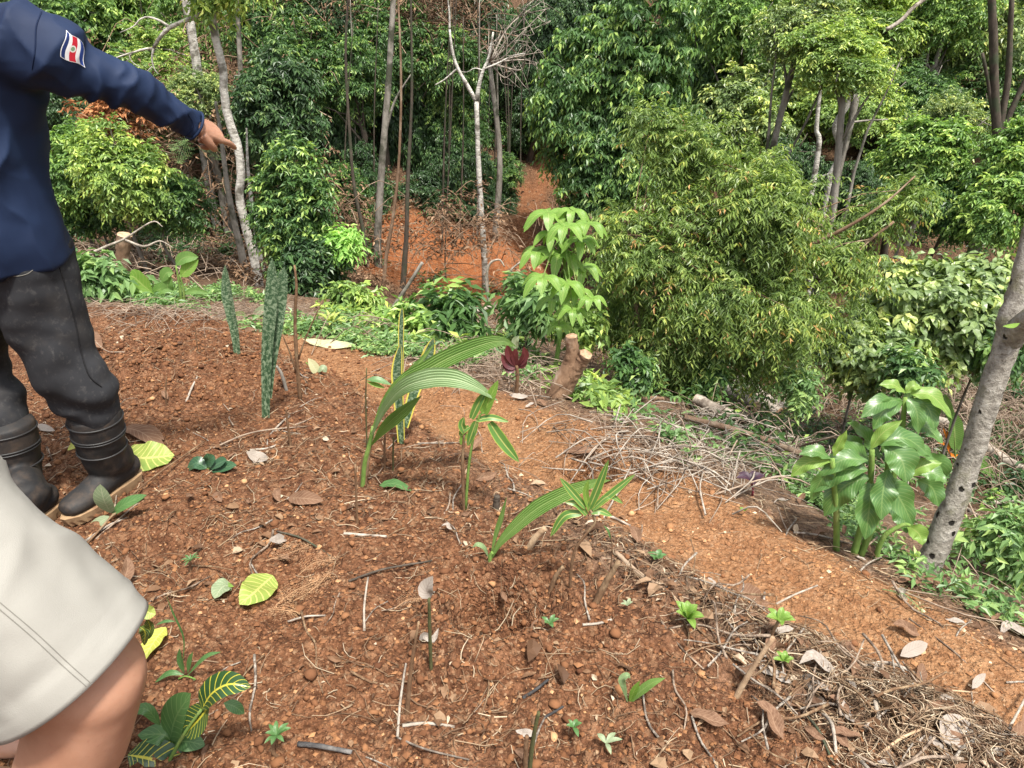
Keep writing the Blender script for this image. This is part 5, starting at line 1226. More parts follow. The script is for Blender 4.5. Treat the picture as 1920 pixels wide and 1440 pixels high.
def fuse(parts, voxel, smooth=6, disp=None):
    """union of closed lofts as one continuous surface -> (V, faces)"""
    a = Acc()
    for V, F in parts: a.add(V, F)
    me = a.mesh('tmp', []); o = bpy.data.objects.new('tmp', me); COL.objects.link(o)
    r = o.modifiers.new('r', 'REMESH'); r.mode = 'VOXEL'; r.voxel_size = voxel; r.adaptivity = 0
    if smooth:
        s = o.modifiers.new('s', 'SMOOTH'); s.factor = 0.5; s.iterations = smooth
    dg = bpy.context.evaluated_depsgraph_get()
    m2 = bpy.data.meshes.new_from_object(o.evaluated_get(dg))
    n = len(m2.vertices); V = np.zeros(n * 3); m2.vertices.foreach_get('co', V); V = V.reshape(-1, 3)
    N = np.zeros(n * 3); m2.vertices.foreach_get('normal', N); N = N.reshape(-1, 3)
    lp = np.zeros(len(m2.loops), int); m2.loops.foreach_get('vertex_index', lp)
    tot = np.zeros(len(m2.polygons), int); m2.polygons.foreach_get('loop_total', tot)
    st = np.concatenate(([0], np.cumsum(tot)[:-1])); F = []
    for k in (3, 4):
        q = st[tot == k]
        if len(q): F.append(lp[q[:, None] + np.arange(k)[None]])
    bpy.data.objects.remove(o); bpy.data.meshes.remove(m2); bpy.data.meshes.remove(me)
    if disp is not None: V = V + N * disp(V, N)[:, None]
    return V, F

def n3(P, s, seed=0):
    x, y, z = (P * s).T
    return (fbm(x + 0.7 * z, y - 0.4 * z, 3, seed) + fbm(y + 0.5 * x + 31, z - 0.3 * x, 3, seed + 7) + fbm(z * 1.1 + 11, x - 0.6 * y, 3, seed + 13)) / 1.8

def part(name, VF, mat, root, base, label=None):
    V, F = VF; o = link(name, mesh_np(name, V - np.asarray(base), F, M[mat], smooth=True), root)
    if label: o['label'] = label
    return o
A3 = lambda *v: np.array(v, float)

def hand_parts(wrist, d, up, sidev, pose, back=None):
    """d: along the hand, up: back of the hand, sidev: towards the thumb; closed lofts for palm, four fingers and thumb"""
    P = [loft([(wrist - (d if back is None else back) * .05, .022, .018), (wrist, .027, .020), (wrist + d * .035, .038, .020), (wrist + d * .075, .043, .018), (wrist + d * .095, .041, .015)], sidev, 16)]
    for i, (off, L, r) in enumerate(((.030, .072, .0088), (.010, .080, .0090), (-.011, .074, .0084), (-.030, .058, .0074))):
        k = wrist + d * .088 + sidev * off
        if pose == 'point' and i == 0: bends = (0.05, 0.2, 0.35)
        elif pose == 'point': bends = (1.1, 2.3, 3.0)
        else: bends = (0.3, 0.7, 1.0)
        pts = [k - d * .02]; pts.append(k); q = k
        for b, l in zip(bends, (0.45, 0.30, 0.25)):
            q = q + (d * math.cos(b) - up * math.sin(b)) * L * l; pts.append(q)
        P.append(loft([(p, r * f, r * f) for p, f in zip(pts, (1, 1.08, 1.0, .92, .72))], sidev, 10, 16))
    t0 = wrist + d * .02 + sidev * .028 - up * .006
    P.append(loft([(t0, .014, .013), (t0 + d * .03 + sidev * .016 - up * .012, .0115, .011), (t0 + d * .055 + sidev * .013 - up * .022, .0098, .0095), (t0 + d * .074 + sidev * .002 - up * .030, .0070, .007)], up, 10, 16))
    return P

def head_parts(c, fwd):
    s = np.cross(fwd, UP)
    H = [loft([(c - UP * .115 + fwd * .02, .045, .05), (c - UP * .10 + fwd * .025, .055, .07), (c - UP * .05 + fwd * .012, .068, .088), (c, .074, .096), (c + UP * .05, .076, .098), (c + UP * .09, .06, .08), (c + UP * .112, .03, .04)], s, 20)]
    H.append(loft([(c - UP * .2 - fwd * .015, .065, .062), (c - UP * .06, .055, .055)], s, 16))
    H.append(loft([(c + fwd * .088 + UP * .01, .008, .008), (c + fwd * .108 - UP * .025, .014, .012), (c + fwd * .095 - UP * .035, .014, .008)], s, 10))
    H.append(loft([(c + fwd * .085 - UP * .062 - s * .022, .006, .005), (c + fwd * .093 - UP * .062, .008, .006), (c + fwd * .085 - UP * .062 + s * .022, .006, .005)], UP, 8))
    for k in (-1, 1):
        H.append(loft([(c + s * k * .074 + UP * .02, .006, .014), (c + s * k * .082 - fwd * .01, .008, .018), (c + s * k * .076 - UP * .03, .005, .010)], s, 10))
        H.append(loft([(c + fwd * .082 + s * k * .032 + UP * .004, .012, .006), (c + fwd * .086 + s * k * .032, .012, .006)], s, 8))
    return H
def hair_part(c, fwd):
    s = np.cross(fwd, UP)
    return [loft([(c - UP * .05 - fwd * .03, .074, .068), (c + UP * .02 - fwd * .02, .080, .085), (c + UP * .07 - fwd * .008, .078, .092), (c + UP * .105, .055, .07), (c + UP * .125, .02, .03)], s, 20)]

def boot(root, base, top, ankle, heel, toe, rtop, label=None):
    heel = A3(*heel); toe = A3(*toe); f = nrm((toe - heel) * (1, 1, 0)); L = 0.29; s = np.cross(f, UP)
    mid = (heel + toe) / 2; mid[2] = gz(mid[0], mid[1]); h0 = mid - f * L / 2; z0 = mid[2] + 0.022
    top = A3(*top); ank = A3(*ankle)
    hl = h0 + f * 0.05; hl[2] = z0 + .04
    shaft = loft([(top + UP * .012, rtop * .96, rtop), (top - (top - ank) * .12, rtop * .98, rtop * 1.02), (top * .55 + ank * .45, rtop * .90, rtop * .98), (ank + UP * .03, rtop * .74, rtop * .86), (hl + f * .03 + UP * .05, rtop * .70, rtop * .95), (hl + f * .025, .036, .050)], s, 28, 40)
    p = lambda t, z: np.array((*(h0 + f * L * t)[:2], z0 + z))
    foot = loft([(p(.02, .035), .028, .032), (p(.10, .042), .036, .042), (p(.3, .050), .040, .050), (p(.5, .043), .044, .043), (p(.7, .034), .049, .034), (p(.86, .030), .046, .030), (p(.96, .026), .032, .024)], s, 24, 36)
    dz = lambda V, N: 0.0016 * np.sin(n3(V, 9, 3) * 7 + V[:, 2] * 90) * np.exp(-((V[:, 2] - z0 - .13) / .05) ** 2) + .0012 * n3(V, 22, 5)
    bo = part('boot', fuse([shaft, foot], 0.006, 5, dz), 'boot', root, base, label)
    # raised bands round the shaft
    for t in (0.05, 0.30, 0.345, 0.62):
        c = top * (1 - t) + ank * t; r = np.interp(t, (0, .45, 1), (rtop * 1.0, rtop * .95, rtop * .82)); ax = nrm(top - ank); s2 = nrm(s - ax * (s @ ax)); w = np.cross(ax, s2)
        a = np.arange(37) / 36 * 2 * math.pi; R = c + (s2[None] * np.cos(a)[:, None] * r * .985 + w[None] * np.sin(a)[:, None] * r * 1.045)
        q = Acc(); V, F, uv = tube(R, 0.0028, 6, cap=False); q.add(V, F); link('band', q.mesh('band', M['boot_band'], True, base), bo)
    # sole with cleats
    n = 48; a = np.arange(n) / n * 2 * math.pi
    ln = np.cos(a) * .5 + .5
    w = np.interp(ln, (0, .06, .2, .45, .72, .9, 1), (.010, .030, .037, .038, .050, .036, .008))
    ring = [h0 + f * (L * (-.01 + 1.02 * t)) + s * (math.copysign(1, math.sin(x)) * ww) for t, x, ww in zip(ln, a, w)]
    ring = np.array(ring); V = []
    for z, sc in ((-.004, .97), (.014, 1.0), (.030, 1.03), (.034, .96)):
        r = mid + (ring - mid) * sc; r[:, 2] = z0 - .022 + z
        if z < .0: r = mid + (r - mid) * (1 - .05 * (np.arange(n) % 2))[:, None]; r[:, 2] = z0 - .022 + z
        V.append(r)
    V = np.concatenate(V); F = []
    for k in range(3):
        i = np.arange(n); j = (i + 1) % n; F.append(np.stack((k * n + i, k * n + j, (k + 1) * n + j, (k + 1) * n + i), -1))
    V = np.vstack((V, mid + (0, 0, .03), mid + (0, 0, -.004))); i = np.arange(n); j = (i + 1) % n
    link('sole', mesh_np('sole', V - base, [np.concatenate(F), np.concatenate((np.stack((3 * n + i, 3 * n + j, np.full(n, 4 * n)), -1), np.stack((j, i, np.full(n, 4 * n + 1)), -1)))], M['sole'], smooth=False), bo)
    return bo

def pointing_man():
    hR, tR = gp(250, 908), gp(142, 978); hL, tL = gp(92, 972), gp(-20, 1040)
    base = A3((hR[0] + hL[0]) / 2, (hR[1] + hL[1]) / 2, 0); base[2] = gz(base[0], base[1])
    root = thing('person', 'person in navy shirt, charcoal trousers and rubber boots pointing right', 'person', base)
    cx = -1.385; y0 = 1.985
    sh = at(68, 92, 1.95); el = at(243, 166, 2.05); wr = at(362, 234, 2.17)
    arm_d = nrm(wr - el)
    # body: head, neck, chest, arms and hands
    fwd = nrm(A3(-0.45, -0.89, 0)); hd = A3(cx - .03, y0 - .03, 1.69)
    view = nrm(A3(0, 0, CAM_Z) - wr)
    up = nrm(A3(-0.15, -0.62, 0.9) - arm_d * (A3(-0.15, -0.62, 0.9) @ arm_d))
    hdir = nrm(arm_d * 0.75 + A3(0.0, 0.55, 0.0)); up = nrm(up - hdir * (up @ hdir)); sv = np.cross(hdir, up)   # left hand, palm down, thumb towards the viewer
    sv = -sv if sv @ A3(0, 1, 0) > 0 else sv
    shL = A3(cx - .2, y0, 1.40); elL = A3(cx - .27, y0 + .0, 1.10); wrL = A3(cx - .25, y0 + .10, .86)
    big = [loft([(A3(cx, y0, 1.0), .14, .10), (A3(cx, y0, 1.25), .16, .10), (A3(cx, y0, 1.42), .13, .08), (A3(cx, y0, 1.52), .06, .06)], (1, 0, 0), 20),
           loft([(sh, .045, .045), (el, .034, .034), (wr - arm_d * .10, .022, .020)], UP, 14), loft([(shL, .045, .045), (elL, .038, .038), (wrL, .026, .022)], (0, 1, 0), 14)] + head_parts(hd, fwd)
    VB, FB = fuse(big, 0.009, 3)
    VH, FH = fuse(hand_parts(wr, hdir, up, sv, 'point', arm_d), 0.0026, 3, lambda V, N: .0006 * n3(V, 90, 2))
    dL = nrm(A3(0.02, .15, -1)); VL, FL = fuse(hand_parts(wrL, dL, A3(-1, 0, 0), A3(0, 1, .15), 'rest'), 0.004, 3)
    a = Acc(); a.add(VB, FB); a.add(VH, FH); a.add(VL, FL)
    link('body', a.mesh('body', M['skin'], True, base), root)
    part('hair', fuse(hair_part(hd, fwd), .01, 4), 'hair', root, base)
    # shirt
    tor = loft([(A3(cx - .035, y0 + .01, .825), .198, .160), (A3(cx - .03, y0, .92), .198, .156), (A3(cx - .02, y0, 1.04), .186, .147), (A3(cx - .01, y0, 1.16), .19, .145), (A3(cx + .005, y0, 1.30), .215, .145), (A3(cx, y0, 1.40), .20, .115), (A3(cx, y0, 1.46), .12, .085), (A3(cx, y0, 1.50), .075, .07)], (1, 0, 0), 40, 60)
    e2 = (el + wr) / 2; s2 = (sh + el) / 2
    slv = loft([(A3(cx + .06, y0, 1.36), .10, .10), (sh + A3(.0, 0, .0), .098, .095), (sh * .65 + el * .35 + A3(0, 0, -.004), .082, .080), (s2 + A3(0, 0, -.004), .070, .068), (el, .060, .058), (e2, .049, .047), (wr - arm_d * .01, .040, .037), (wr + arm_d * .006, .039, .036)], UP, 28, 70)
    slL = loft([(A3(cx - .1, y0, 1.38), .08, .08), (shL, .08, .08), (elL, .062, .062), (wrL, .042, .042)], (0, 1, 0), 20)
    def wr_shirt(V, N):
        ax = nrm(wr - sh); t = (V - sh) @ ax; q = V - sh - t[:, None] * ax; rad = np.linalg.norm(q, axis=1)
        ph = np.arctan2(q @ UP, q @ np.cross(ax, UP))
        L = np.linalg.norm(wr - sh); on = sstep(0.02, .14, t) * (1 - sstep(.10, .16, rad))
        env = 0.45 + 0.8 * np.exp(-((t - .50 * L) / .10) ** 2) + .5 * np.exp(-((t - .90 * L) / .08) ** 2)
        rid = lambda x: 1 - 2 * np.abs(np.sin(x)) ** 0.8
        msk = sstep(-.15, .35, n3(V, 4, 71))
        d1 = .0085 * rid(t * 40 + 1.5 * ph + 3.4 * n3(V, 5, 41)) * env * msk
        d2 = .0055 * rid(t * 17 - 1.3 * ph + 3.0 * n3(V, 4, 45)) * (1 - .6 * msk) + .004 * n3(V, 9, 47) + .0022 * rid(t * 75 + 2.2 * ph + 3.5 * n3(V, 8, 49)) * env * (1 - msk)
        arm = on * (d1 + d2)
        tx = V[:, 0] - cx; q1 = np.hypot(V[:, 0] - (cx + .19), V[:, 2] - 1.24); an = np.arctan2(V[:, 2] - 1.24, V[:, 0] - (cx + .19))
        m2 = sstep(-.2, .3, n3(V, 3, 73))
        body = (1 - on) * (.0095 * rid(an * 4.5 + 1.6 * n3(V, 4, 51)) * np.exp(-q1 / .28) * 1.6 * sstep(.05, .14, q1) + .0075 * rid(tx * 24 + (V[:, 2] - 1) * 7 + 3.0 * n3(V, 3, 53)) * m2 + .008 * n3(V, 6, 55) + .0030 * rid(tx * 42 + (V[:, 2] - 1) * 18 + 3.5 * n3(V, 5, 59)) * (1 - m2))
        return arm + body
    VS, FS = fuse([tor, slv, slL], 0.0065, 6, wr_shirt)
    shirt = part('shirt', (VS, FS), 'shirt', root, base)
    polys = [tuple(int(i) for i in f) for q in FS for f in q]
    bvh = BVHTree.FromPolygons([tuple(v) for v in VS], polys)
    def shot(px, py, off=.002):
        r = ray(px, py); r = r / np.linalg.norm(r)
        h = bvh.ray_cast(Vector((0, 0, CAM_Z)), Vector(r))
        return None if h[0] is None else np.array(h[0]) - r * off
    # flag patch laid on the sleeve
    nu, nv = 20, 14; TL, TR, BR, BL = (A3(124, 56), A3(155, 80), A3(160, 127), A3(113, 106)); G = []; UVs = []; last = A3(0, 0, 0)
    for j in range(nv + 1):
        for i in range(nu + 1):
            u, v = i / nu, j / nv
            p = (TL * (1 - u) + TR * u) * (1 - v) + (BL * (1 - u) + BR * u) * v
            p = p + A3(2.0 * math.sin(v * 6.3), 1.8 * math.sin(u * 6.3))
            h = shot(*p); last = h if h is not None else last; G.append(last); UVs.append((u, 1 - v))
    n = nu + 1; i = np.arange(nv)[:, None] * n; j = np.arange(nu)[None]
    Q = np.stack((i + j, i + n + j, i + n + j + 1, i + j + 1), -1).reshape(-1, 4)
    fo = link('flag_patch', mesh_np('flag_patch', np.array(G) - base, [Q], M['flag'], uv=np.array(UVs), smooth=True), shirt); fo['label'] = 'striped blue, white and red flag patch on the sleeve'
    def seam(pxs, mat, r=.0018, owner=shirt, name='seam', f=shot):
        S = [f(*p, .0005) for p in spline(np.array(pxs, float), 30)]; S = np.array([p for p in S if p is not None])
        if len(S) < 3: return
        q = Acc(); V, F, uv = tube(S, r, 5, cap=False); q.add(V, F); link(name, q.mesh(name, M[mat], True, base), owner)
    seam([(78, 22), (68, 50), (66, 90), (60, 130)], 'navy_seam'); seam([(352, 213), (362, 235), (345, 262)], 'navy_seam', .0015)
    # cuff
    c0 = wr + arm_d * .004; q = Acc(); aa = np.arange(33) / 32 * 6.2832; s_ = nrm(UP - arm_d * (UP @ arm_d)); w_ = np.cross(arm_d, s_)
    V, F, uv = tube(c0 + s_ * np.cos(aa)[:, None] * .0395 + w_ * np.sin(aa)[:, None] * .0365, .004, 6, cap=False); q.add(V, F); link('cuff', q.mesh('cuff', M['shirt'], True, base), shirt)
    # trousers
    hip = A3(-1.335, 2.0, .86); kR = at(132, 702, 2.0); bR = at(168, 752, 2.02); tR_ = at(180, 792, 2.01); mR = at(86, 600, 2.0)
    hipL = A3(-1.515, 2.0, .86); kL = at(-45, 690, 2.05); bL = at(-5, 775, 1.99); tL_ = at(12, 812, 1.96)
    pel = loft([(A3(-1.42, 2.0, .95), .150, .118), (A3(-1.425, 2.0, .87), .168, .132), (A3(-1.425, 2.0, .79), .16, .13)], (1, 0, 0), 30)
    legR = loft([(hip, .108, .125), (hip * .6 + mR * .4, .112, .120), (mR, .106, .110), (kR + A3(-.01, 0, .05), .098, .100), (kR, .100, .098), (bR, .086, .088), (tR_, .058, .062), (tR_ - UP * .04, .05, .05)], (1, 0, 0), 28, 60)
    legL = loft([(hipL, .105, .12), ((hipL + kL) / 2, .10, .108), (kL, .092, .094), (bL, .082, .084), (tL_, .058, .06), (tL_ - UP * .04, .05, .05)], (1, 0, 0), 28, 50)
    def wr_tr(V, N):
        zk = V[:, 2]
        k = np.exp(-((zk - bR[2] - .03) / .06) ** 2)
        return .006 * n3(V, 6, 61) + .0055 * np.sin(zk * 70 + (V[:, 0] + V[:, 1]) * 22 + 4 * n3(V, 5, 63)) * (.25 + k) + .004 * np.sin(zk * 24 - V[:, 0] * 40 + 3 * n3(V, 4, 65))
    VT, FT = fuse([pel, legR, legL], 0.0085, 4, wr_tr); tr = part('trousers', (VT, FT), 'trousers', root, base)
    bt = BVHTree.FromPolygons([tuple(v) for v in VT], [tuple(int(i) for i in f) for q in FT for f in q])
    def shot2(px, py, off=.002):
        r = ray(px, py); r = r / np.linalg.norm(r); h = bt.ray_cast(Vector((0, 0, CAM_Z)), Vector(r))
        return None if h[0] is None else np.array(h[0]) - r * off
    seam([(108, 490), (122, 535), (140, 600), (152, 660), (168, 705), (190, 725)], 'dark_stitch', .003, tr, 'side_seam', shot2)
    seam([(8, 514), (30, 518), (50, 514), (62, 506)], 'stitch', .0010, tr, 'pocket_stitch', shot2)
    boot(root, base, at(177, 780, 2.02), at(200, 872, 2.03), hR, tR, .078)
    boot(root, base, at(12, 800, 1.965), at(42, 905, 1.95), hL, tL, .078)
pointing_man()

def person_in_shorts():
    hem = at(138, 1252, .80); ax0 = nrm(A3(.5, -.05, -.8)); kn = hem + ax0 * .055; hip = hem - ax0 * .40
    cx = hip[0] - .07; y0 = hip[1] + .09
    foot = A3(-.80, .74, 0); foot[2] = gz(*foot[:2]); base = A3(cx, y0, gz(cx, y0))
    root = thing('person', 'person in pale khaki shorts, only bent bare knee showing at lower left', 'person', base)
    shin = at(124, 1440, .78); ank = foot + UP * .09
    hipL = A3(cx - .03, y0 + .09, .93); knL = A3(-1.08, y0 + .12, .50); ankL = A3(-1.14, y0 + .12, .09 + gz(-1.14, y0 + .12))
    fwd = A3(1, 0, 0); hd = A3(cx - .05, y0, 1.68)
    big = [loft([(A3(cx, y0, .92), .15, .11), (A3(cx - .02, y0, 1.05), .14, .10), (A3(cx - .05, y0, 1.25), .165, .11), (A3(cx - .06, y0, 1.42), .14, .085), (A3(cx - .06, y0, 1.52), .06, .06)], (0, 1, 0), 20),
        loft([(hip, .095, .10), ((hip + kn) / 2, .092, .098), (kn - ax0 * .05, .086, .088), (kn + A3(-.02, 0, 0), .078, .082), (shin, .074, .080), (shin * .5 + ank * .5 + A3(0, -.02, 0), .058, .062), (ank, .038, .042)], (1, 0, 0), 28, 60),
        loft([(hipL, .095, .10), ((hipL + knL) / 2, .085, .09), (knL, .066, .068), ((knL + ankL) / 2 - A3(0, .02, 0), .056, .06), (ankL, .038, .042)], (1, 0, 0), 24)]
    for a_, f0 in ((ank, foot), (ankL, A3(ankL[0], ankL[1], ankL[2] - .09))):
        big.append(loft([(f0 + A3(-.06, 0, .035), .03, .03), (f0 + A3(.02, 0, .05), .038, .045), (f0 + A3(.12, 0, .03), .045, .03), (f0 + A3(.19, 0, .02), .03, .018)], (0, 1, 0), 18))
    sh = A3(cx - .08, y0 - .19, 1.40); el = A3(cx - .22, y0 - .24, 1.13); wr = A3(cx - .16, y0 - .22, .90)
    shL = A3(cx - .08, y0 + .19, 1.40); elL = A3(cx - .2, y0 + .24, 1.12); wrL = A3(cx - .14, y0 + .24, .90)
    big += [loft([(sh, .045, .045), (el, .038, .038), (wr, .026, .022)], (0, 1, 0), 14), loft([(shL, .045, .045), (elL, .038, .038), (wrL, .026, .022)], (0, 1, 0), 14)] + head_parts(hd, fwd)
    big += hand_parts(wr, nrm(A3(.1, 0, -1)), A3(0, -1, 0), nrm(A3(1, 0, .1)), 'rest') + hand_parts(wrL, nrm(A3(.1, 0, -1)), A3(0, 1, 0), nrm(A3(1, 0, .1)), 'rest')
    part('body', fuse(big, .009, 5, lambda V, N: .0022 * n3(V, 14, 91)), 'skin', root, base)
    part('hair', fuse(hair_part(hd, fwd), .01, 4), 'hair', root, base)
    tee = [loft([(A3(cx, y0, .93), .175, .13), (A3(cx - .03, y0, 1.1), .165, .125), (A3(cx - .05, y0, 1.28), .195, .13), (A3(cx - .06, y0, 1.42), .16, .10), (A3(cx - .06, y0, 1.48), .07, .07)], (0, 1, 0), 28), loft([(sh + A3(0, .08, 0), .08, .08), (sh, .078, .078), (sh * .45 + el * .55, .062, .062)], (0, 1, 0), 20), loft([(shL - A3(0, .08, 0), .08, .08), (shL, .078, .078), (shL * .45 + elL * .55, .062, .062)], (0, 1, 0), 20)]
    part('shirt', fuse(tee, .01, 4, lambda V, N: .005 * n3(V, 7, 92)), 'paleshirt', root, base)
    # shorts: the leg opening is a real hollow hem
    ax = nrm(kn - hip)
    sv = nrm(A3(1, 0, 0) - ax * ax[0]); wv = np.cross(ax, sv)
    def tube_open(c0, c1, r0, r1, hemdir, extra=()):
        n, m = 72, 60; a = np.arange(n) * 2 * math.pi / n; t = np.linspace(0, 1, m)
        C = c0 + (c1 - c0) * t[:, None]; R = r0 + (r1 - r0) * t
        V = C[:, None] + (sv[None, None] * np.cos(a)[None, :, None] + wv[None, None] * np.sin(a)[None, :, None]) * R[:, None, None]
        N = (sv[None, None] * np.cos(a)[None, :, None] + wv[None, None] * np.sin(a)[None, :, None]) * np.ones((m, 1, 1))
        P = V.reshape(-1, 3); tt = np.repeat(t, n); aa = np.tile(a, m)
        d = .0060 * (1 - 2 * np.abs(np.sin(tt * 8 + 1.0 * aa + 3.2 * n3(P, 4, 95)))) + .009 * n3(P, 7, 96) + .0025 * n3(P, 24, 97)
        d = d * (1 - .5 * sstep(.93, .96, tt)) + .002 * (sstep(.905, .912, tt)) 
        P = P + N.reshape(-1, 3) * d[:, None]
        P = P.reshape(m, n, 3)
        inner = C[::-1][:12][:, None] + (P[::-1][:12] - C[::-1][:12][:, None]) * .975
        G = np.concatenate((P, inner)); k = len(G)
        i = np.arange(k - 1)[:, None] * n; j = np.arange(n)[None]; q = (j + 1) % n
        return G.reshape(-1, 3), [np.stack((i + j, i + q, i + n + q, i + n + j), -1).reshape(-1, 4)]
    a = Acc(); VR, FR = tube_open(hip - ax * .06, hem, .120, .126, 0); a.add(VR, FR)
    pelv = fuse([loft([(A3(cx, y0, 1.02), .17, .13), (A3(cx, y0, .93), .19, .15), (A3(cx, y0, .82), .15, .13)], (0, 1, 0), 28), loft([(hipL, .125, .13), (hipL * .45 + knL * .55, .115, .12), (knL + UP * .06, .11, .115)], (1, 0, 0), 24)], .012, 4, lambda V, N: .006 * n3(V, 6, 98)); a.add(*pelv)
    so = link('shorts', a.mesh('shorts', M['khaki'], True, base), root)
    bv = BVHTree.FromPolygons([tuple(v) for v in VR], [tuple(int(i) for i in f) for q in FR for f in q])
    def line(pxs, mat, r, nm):
        S = []
        for p in spline(np.array(pxs, float), 40):
            rr = ray(*p); rr = rr / np.linalg.norm(rr); h = bv.ray_cast(Vector((0, 0, CAM_Z)), Vector(rr))
            if h[0] is not None: S.append(np.array(h[0]) - rr * .0003)
        if len(S) > 3:
            q = Acc(); V, F, uv = tube(np.array(S), r, 4, cap=False); q.add(V, F); link(nm, q.mesh(nm, M[mat], True, base), so)
    line([(-30, 1105), (60, 1180), (130, 1245), (190, 1298)], 'stitch', .0008, 'side_seam')
    line([(-34, 1115), (55, 1190), (125, 1255), (184, 1306)], 'stitch', .0008, 'side_seam')
M['paleshirt'] = cloth_mat('grey_tee', (0.25, 0.26, 0.27), (0.3, 0.31, 0.32))
person_in_shorts()
# ------------------------------------------------------------------ litter, fallen leaves, sticks, crumbs of soil
for (nm, lab, bp, lv) in (
    ('fallen_leaf', 'yellow green veined leaf lying flat on the soil left of centre', (490, 1115), [([(513, 1083), (495, 1100), (478, 1128), (452, 1147)], 48, 'yellow_green')]),
    ('fallen_leaf', 'curled grey green leaf scrap beside the yellow green veined leaf', (418, 1120), [([(435, 1103), (420, 1112), (405, 1135)], 28, 'paleleaf'), ([(412, 1095), (425, 1102), (440, 1108)], 7, 'limeleaf')]),
    ('fallen_leaf', 'large yellow veined leaf lying right of the boot', (275, 868), [([(228, 858), (262, 868), (300, 868), (330, 866)], 52, 'yellow_green')]),
    ('fallen_leaf', 'yellow leaf tip behind the boot', (145, 850), [([(165, 848), (150, 850), (130, 855)], 14, 'yellow_leaf')]),
    ('fallen_leaf', 'bright yellow leaf half hidden behind the khaki shorts', (290, 1215), [([(315, 1190), (295, 1210), (262, 1250)], 34, 'yellow_leaf')]),
    ('fallen_leaf', 'long cream leaf lying at the far end of the path', (630, 653), [([(570, 645), (605, 652), (640, 655), (668, 652)], 17, 'creamleaf')]),
    ('fallen_leaf', 'big brown dead leaf right of the boot', (280, 830), [([(236, 815), (270, 825), (312, 845)], 24, 'deadleaf'), ([(255, 812), (285, 822), (310, 833)], 16, 'deadleaf')]),
    ('fallen_leaf', 'dark brown dead leaf in the middle of the bed', (575, 945), [([(540, 932), (570, 945), (608, 950)], 24, 'deadleaf')]),
    ('fallen_leaf', 'long brown dead leaf lying in the small path pit', (1090, 855), [([(1055, 850), (1085, 855), (1115, 858)], 14, 'deadleaf')]),
    ('fallen_leaf', 'pale dead leaf beside the soil rim left of the ti plant', (970, 750), [([(955, 748), (975, 752), (990, 750)], 10, 'greyleaf')]),
    ('fallen_leaf', 'reddish dead leaf standing on edge in the litter band', (1405, 1125), [([(1380, 1118), (1405, 1125), (1432, 1128)], 30, 'deadleaf')]),
    ('fallen_leaf', 'white curved dead leaf in the heap at lower right', (1588, 1340), [([(1580, 1322), (1586, 1345), (1597, 1365)], 16, 'greyleaf')]),
    ('fallen_leaf', 'tall brown dead leaf standing up in the lower right heap', (1722, 1290), [([(1718, 1305), (1722, 1280), (1728, 1252)], 18, 'deadleaf')]),
    ('fallen_leaf', 'dark curled dead leaf at the path edge of the heap', (1585, 1235), [([(1575, 1232), (1585, 1225), (1600, 1240)], 24, 'deadleaf')]),
    ('fallen_leaf', 'pale dead leaf with upturned end at the path edge of the heap', (1700, 1235), [([(1685, 1240), (1710, 1230), (1735, 1218)], 20, 'greyleaf')]),
    ('fallen_leaf', 'broad grey dead leaf at the lower right edge of the heap', (1790, 1390), [([(1760, 1400), (1785, 1390), (1810, 1375)], 50, 'greyleaf')]),
    ('fallen_leaf', 'pale dead leaf pointing up near the right edge', (1830, 1290), [([(1815, 1310), (1828, 1290), (1842, 1278)], 12, 'greyleaf')]),
    ('fallen_leaf', 'brown dead leaf behind the forked stump', (1105, 735), [([(1085, 733), (1102, 722), (1112, 735)], 22, 'deadleaf')]),
    ('fallen_leaf', 'brown dead leaf beside the man behind his knee', (175, 650), [([(165, 635), (178, 645), (192, 655)], 20, 'deadleaf')]),
    ('fallen_leaf', 'pale dead scrap beside the boot shaft', (80, 815), [([(58, 818), (80, 812), (105, 814)], 12, 'greyleaf')]),
    ('fallen_leaf', 'single green leaf lying right of the palm seedling foot', (745, 922), [([(712, 915), (740, 920), (772, 932)], 16, 'weed')]),
    ('fallen_leaf', 'grey dead leaf near the foot of the tall snake plant', (485, 865), [([(465, 862), (485, 860), (503, 872)], 20, 'greyleaf')]),
    ):
    b = gp(*bp); root = thing(nm, lab, 'leaf', b); rg = np.random.default_rng(int(bp[0] + bp[1]))
    for (pts, w, mt) in lv:
        P = [gp(p[0], p[1], 0.012 + 0.012 * abs(math.sin(k * 1.3 + bp[0]))) for k, p in enumerate(pts)]
        q = Acc(); V, F, uv = blade(P, pxm(w, P[1]) * 1.25, face=(rg.normal(0, .2), -.45, 1), nv=12, nu=6, prof='oval', fold=0.22, wave=0.05); q.add(V, F, 0.5, uv)
        link('blade', q.mesh('blade', M[mt], True, b), root)

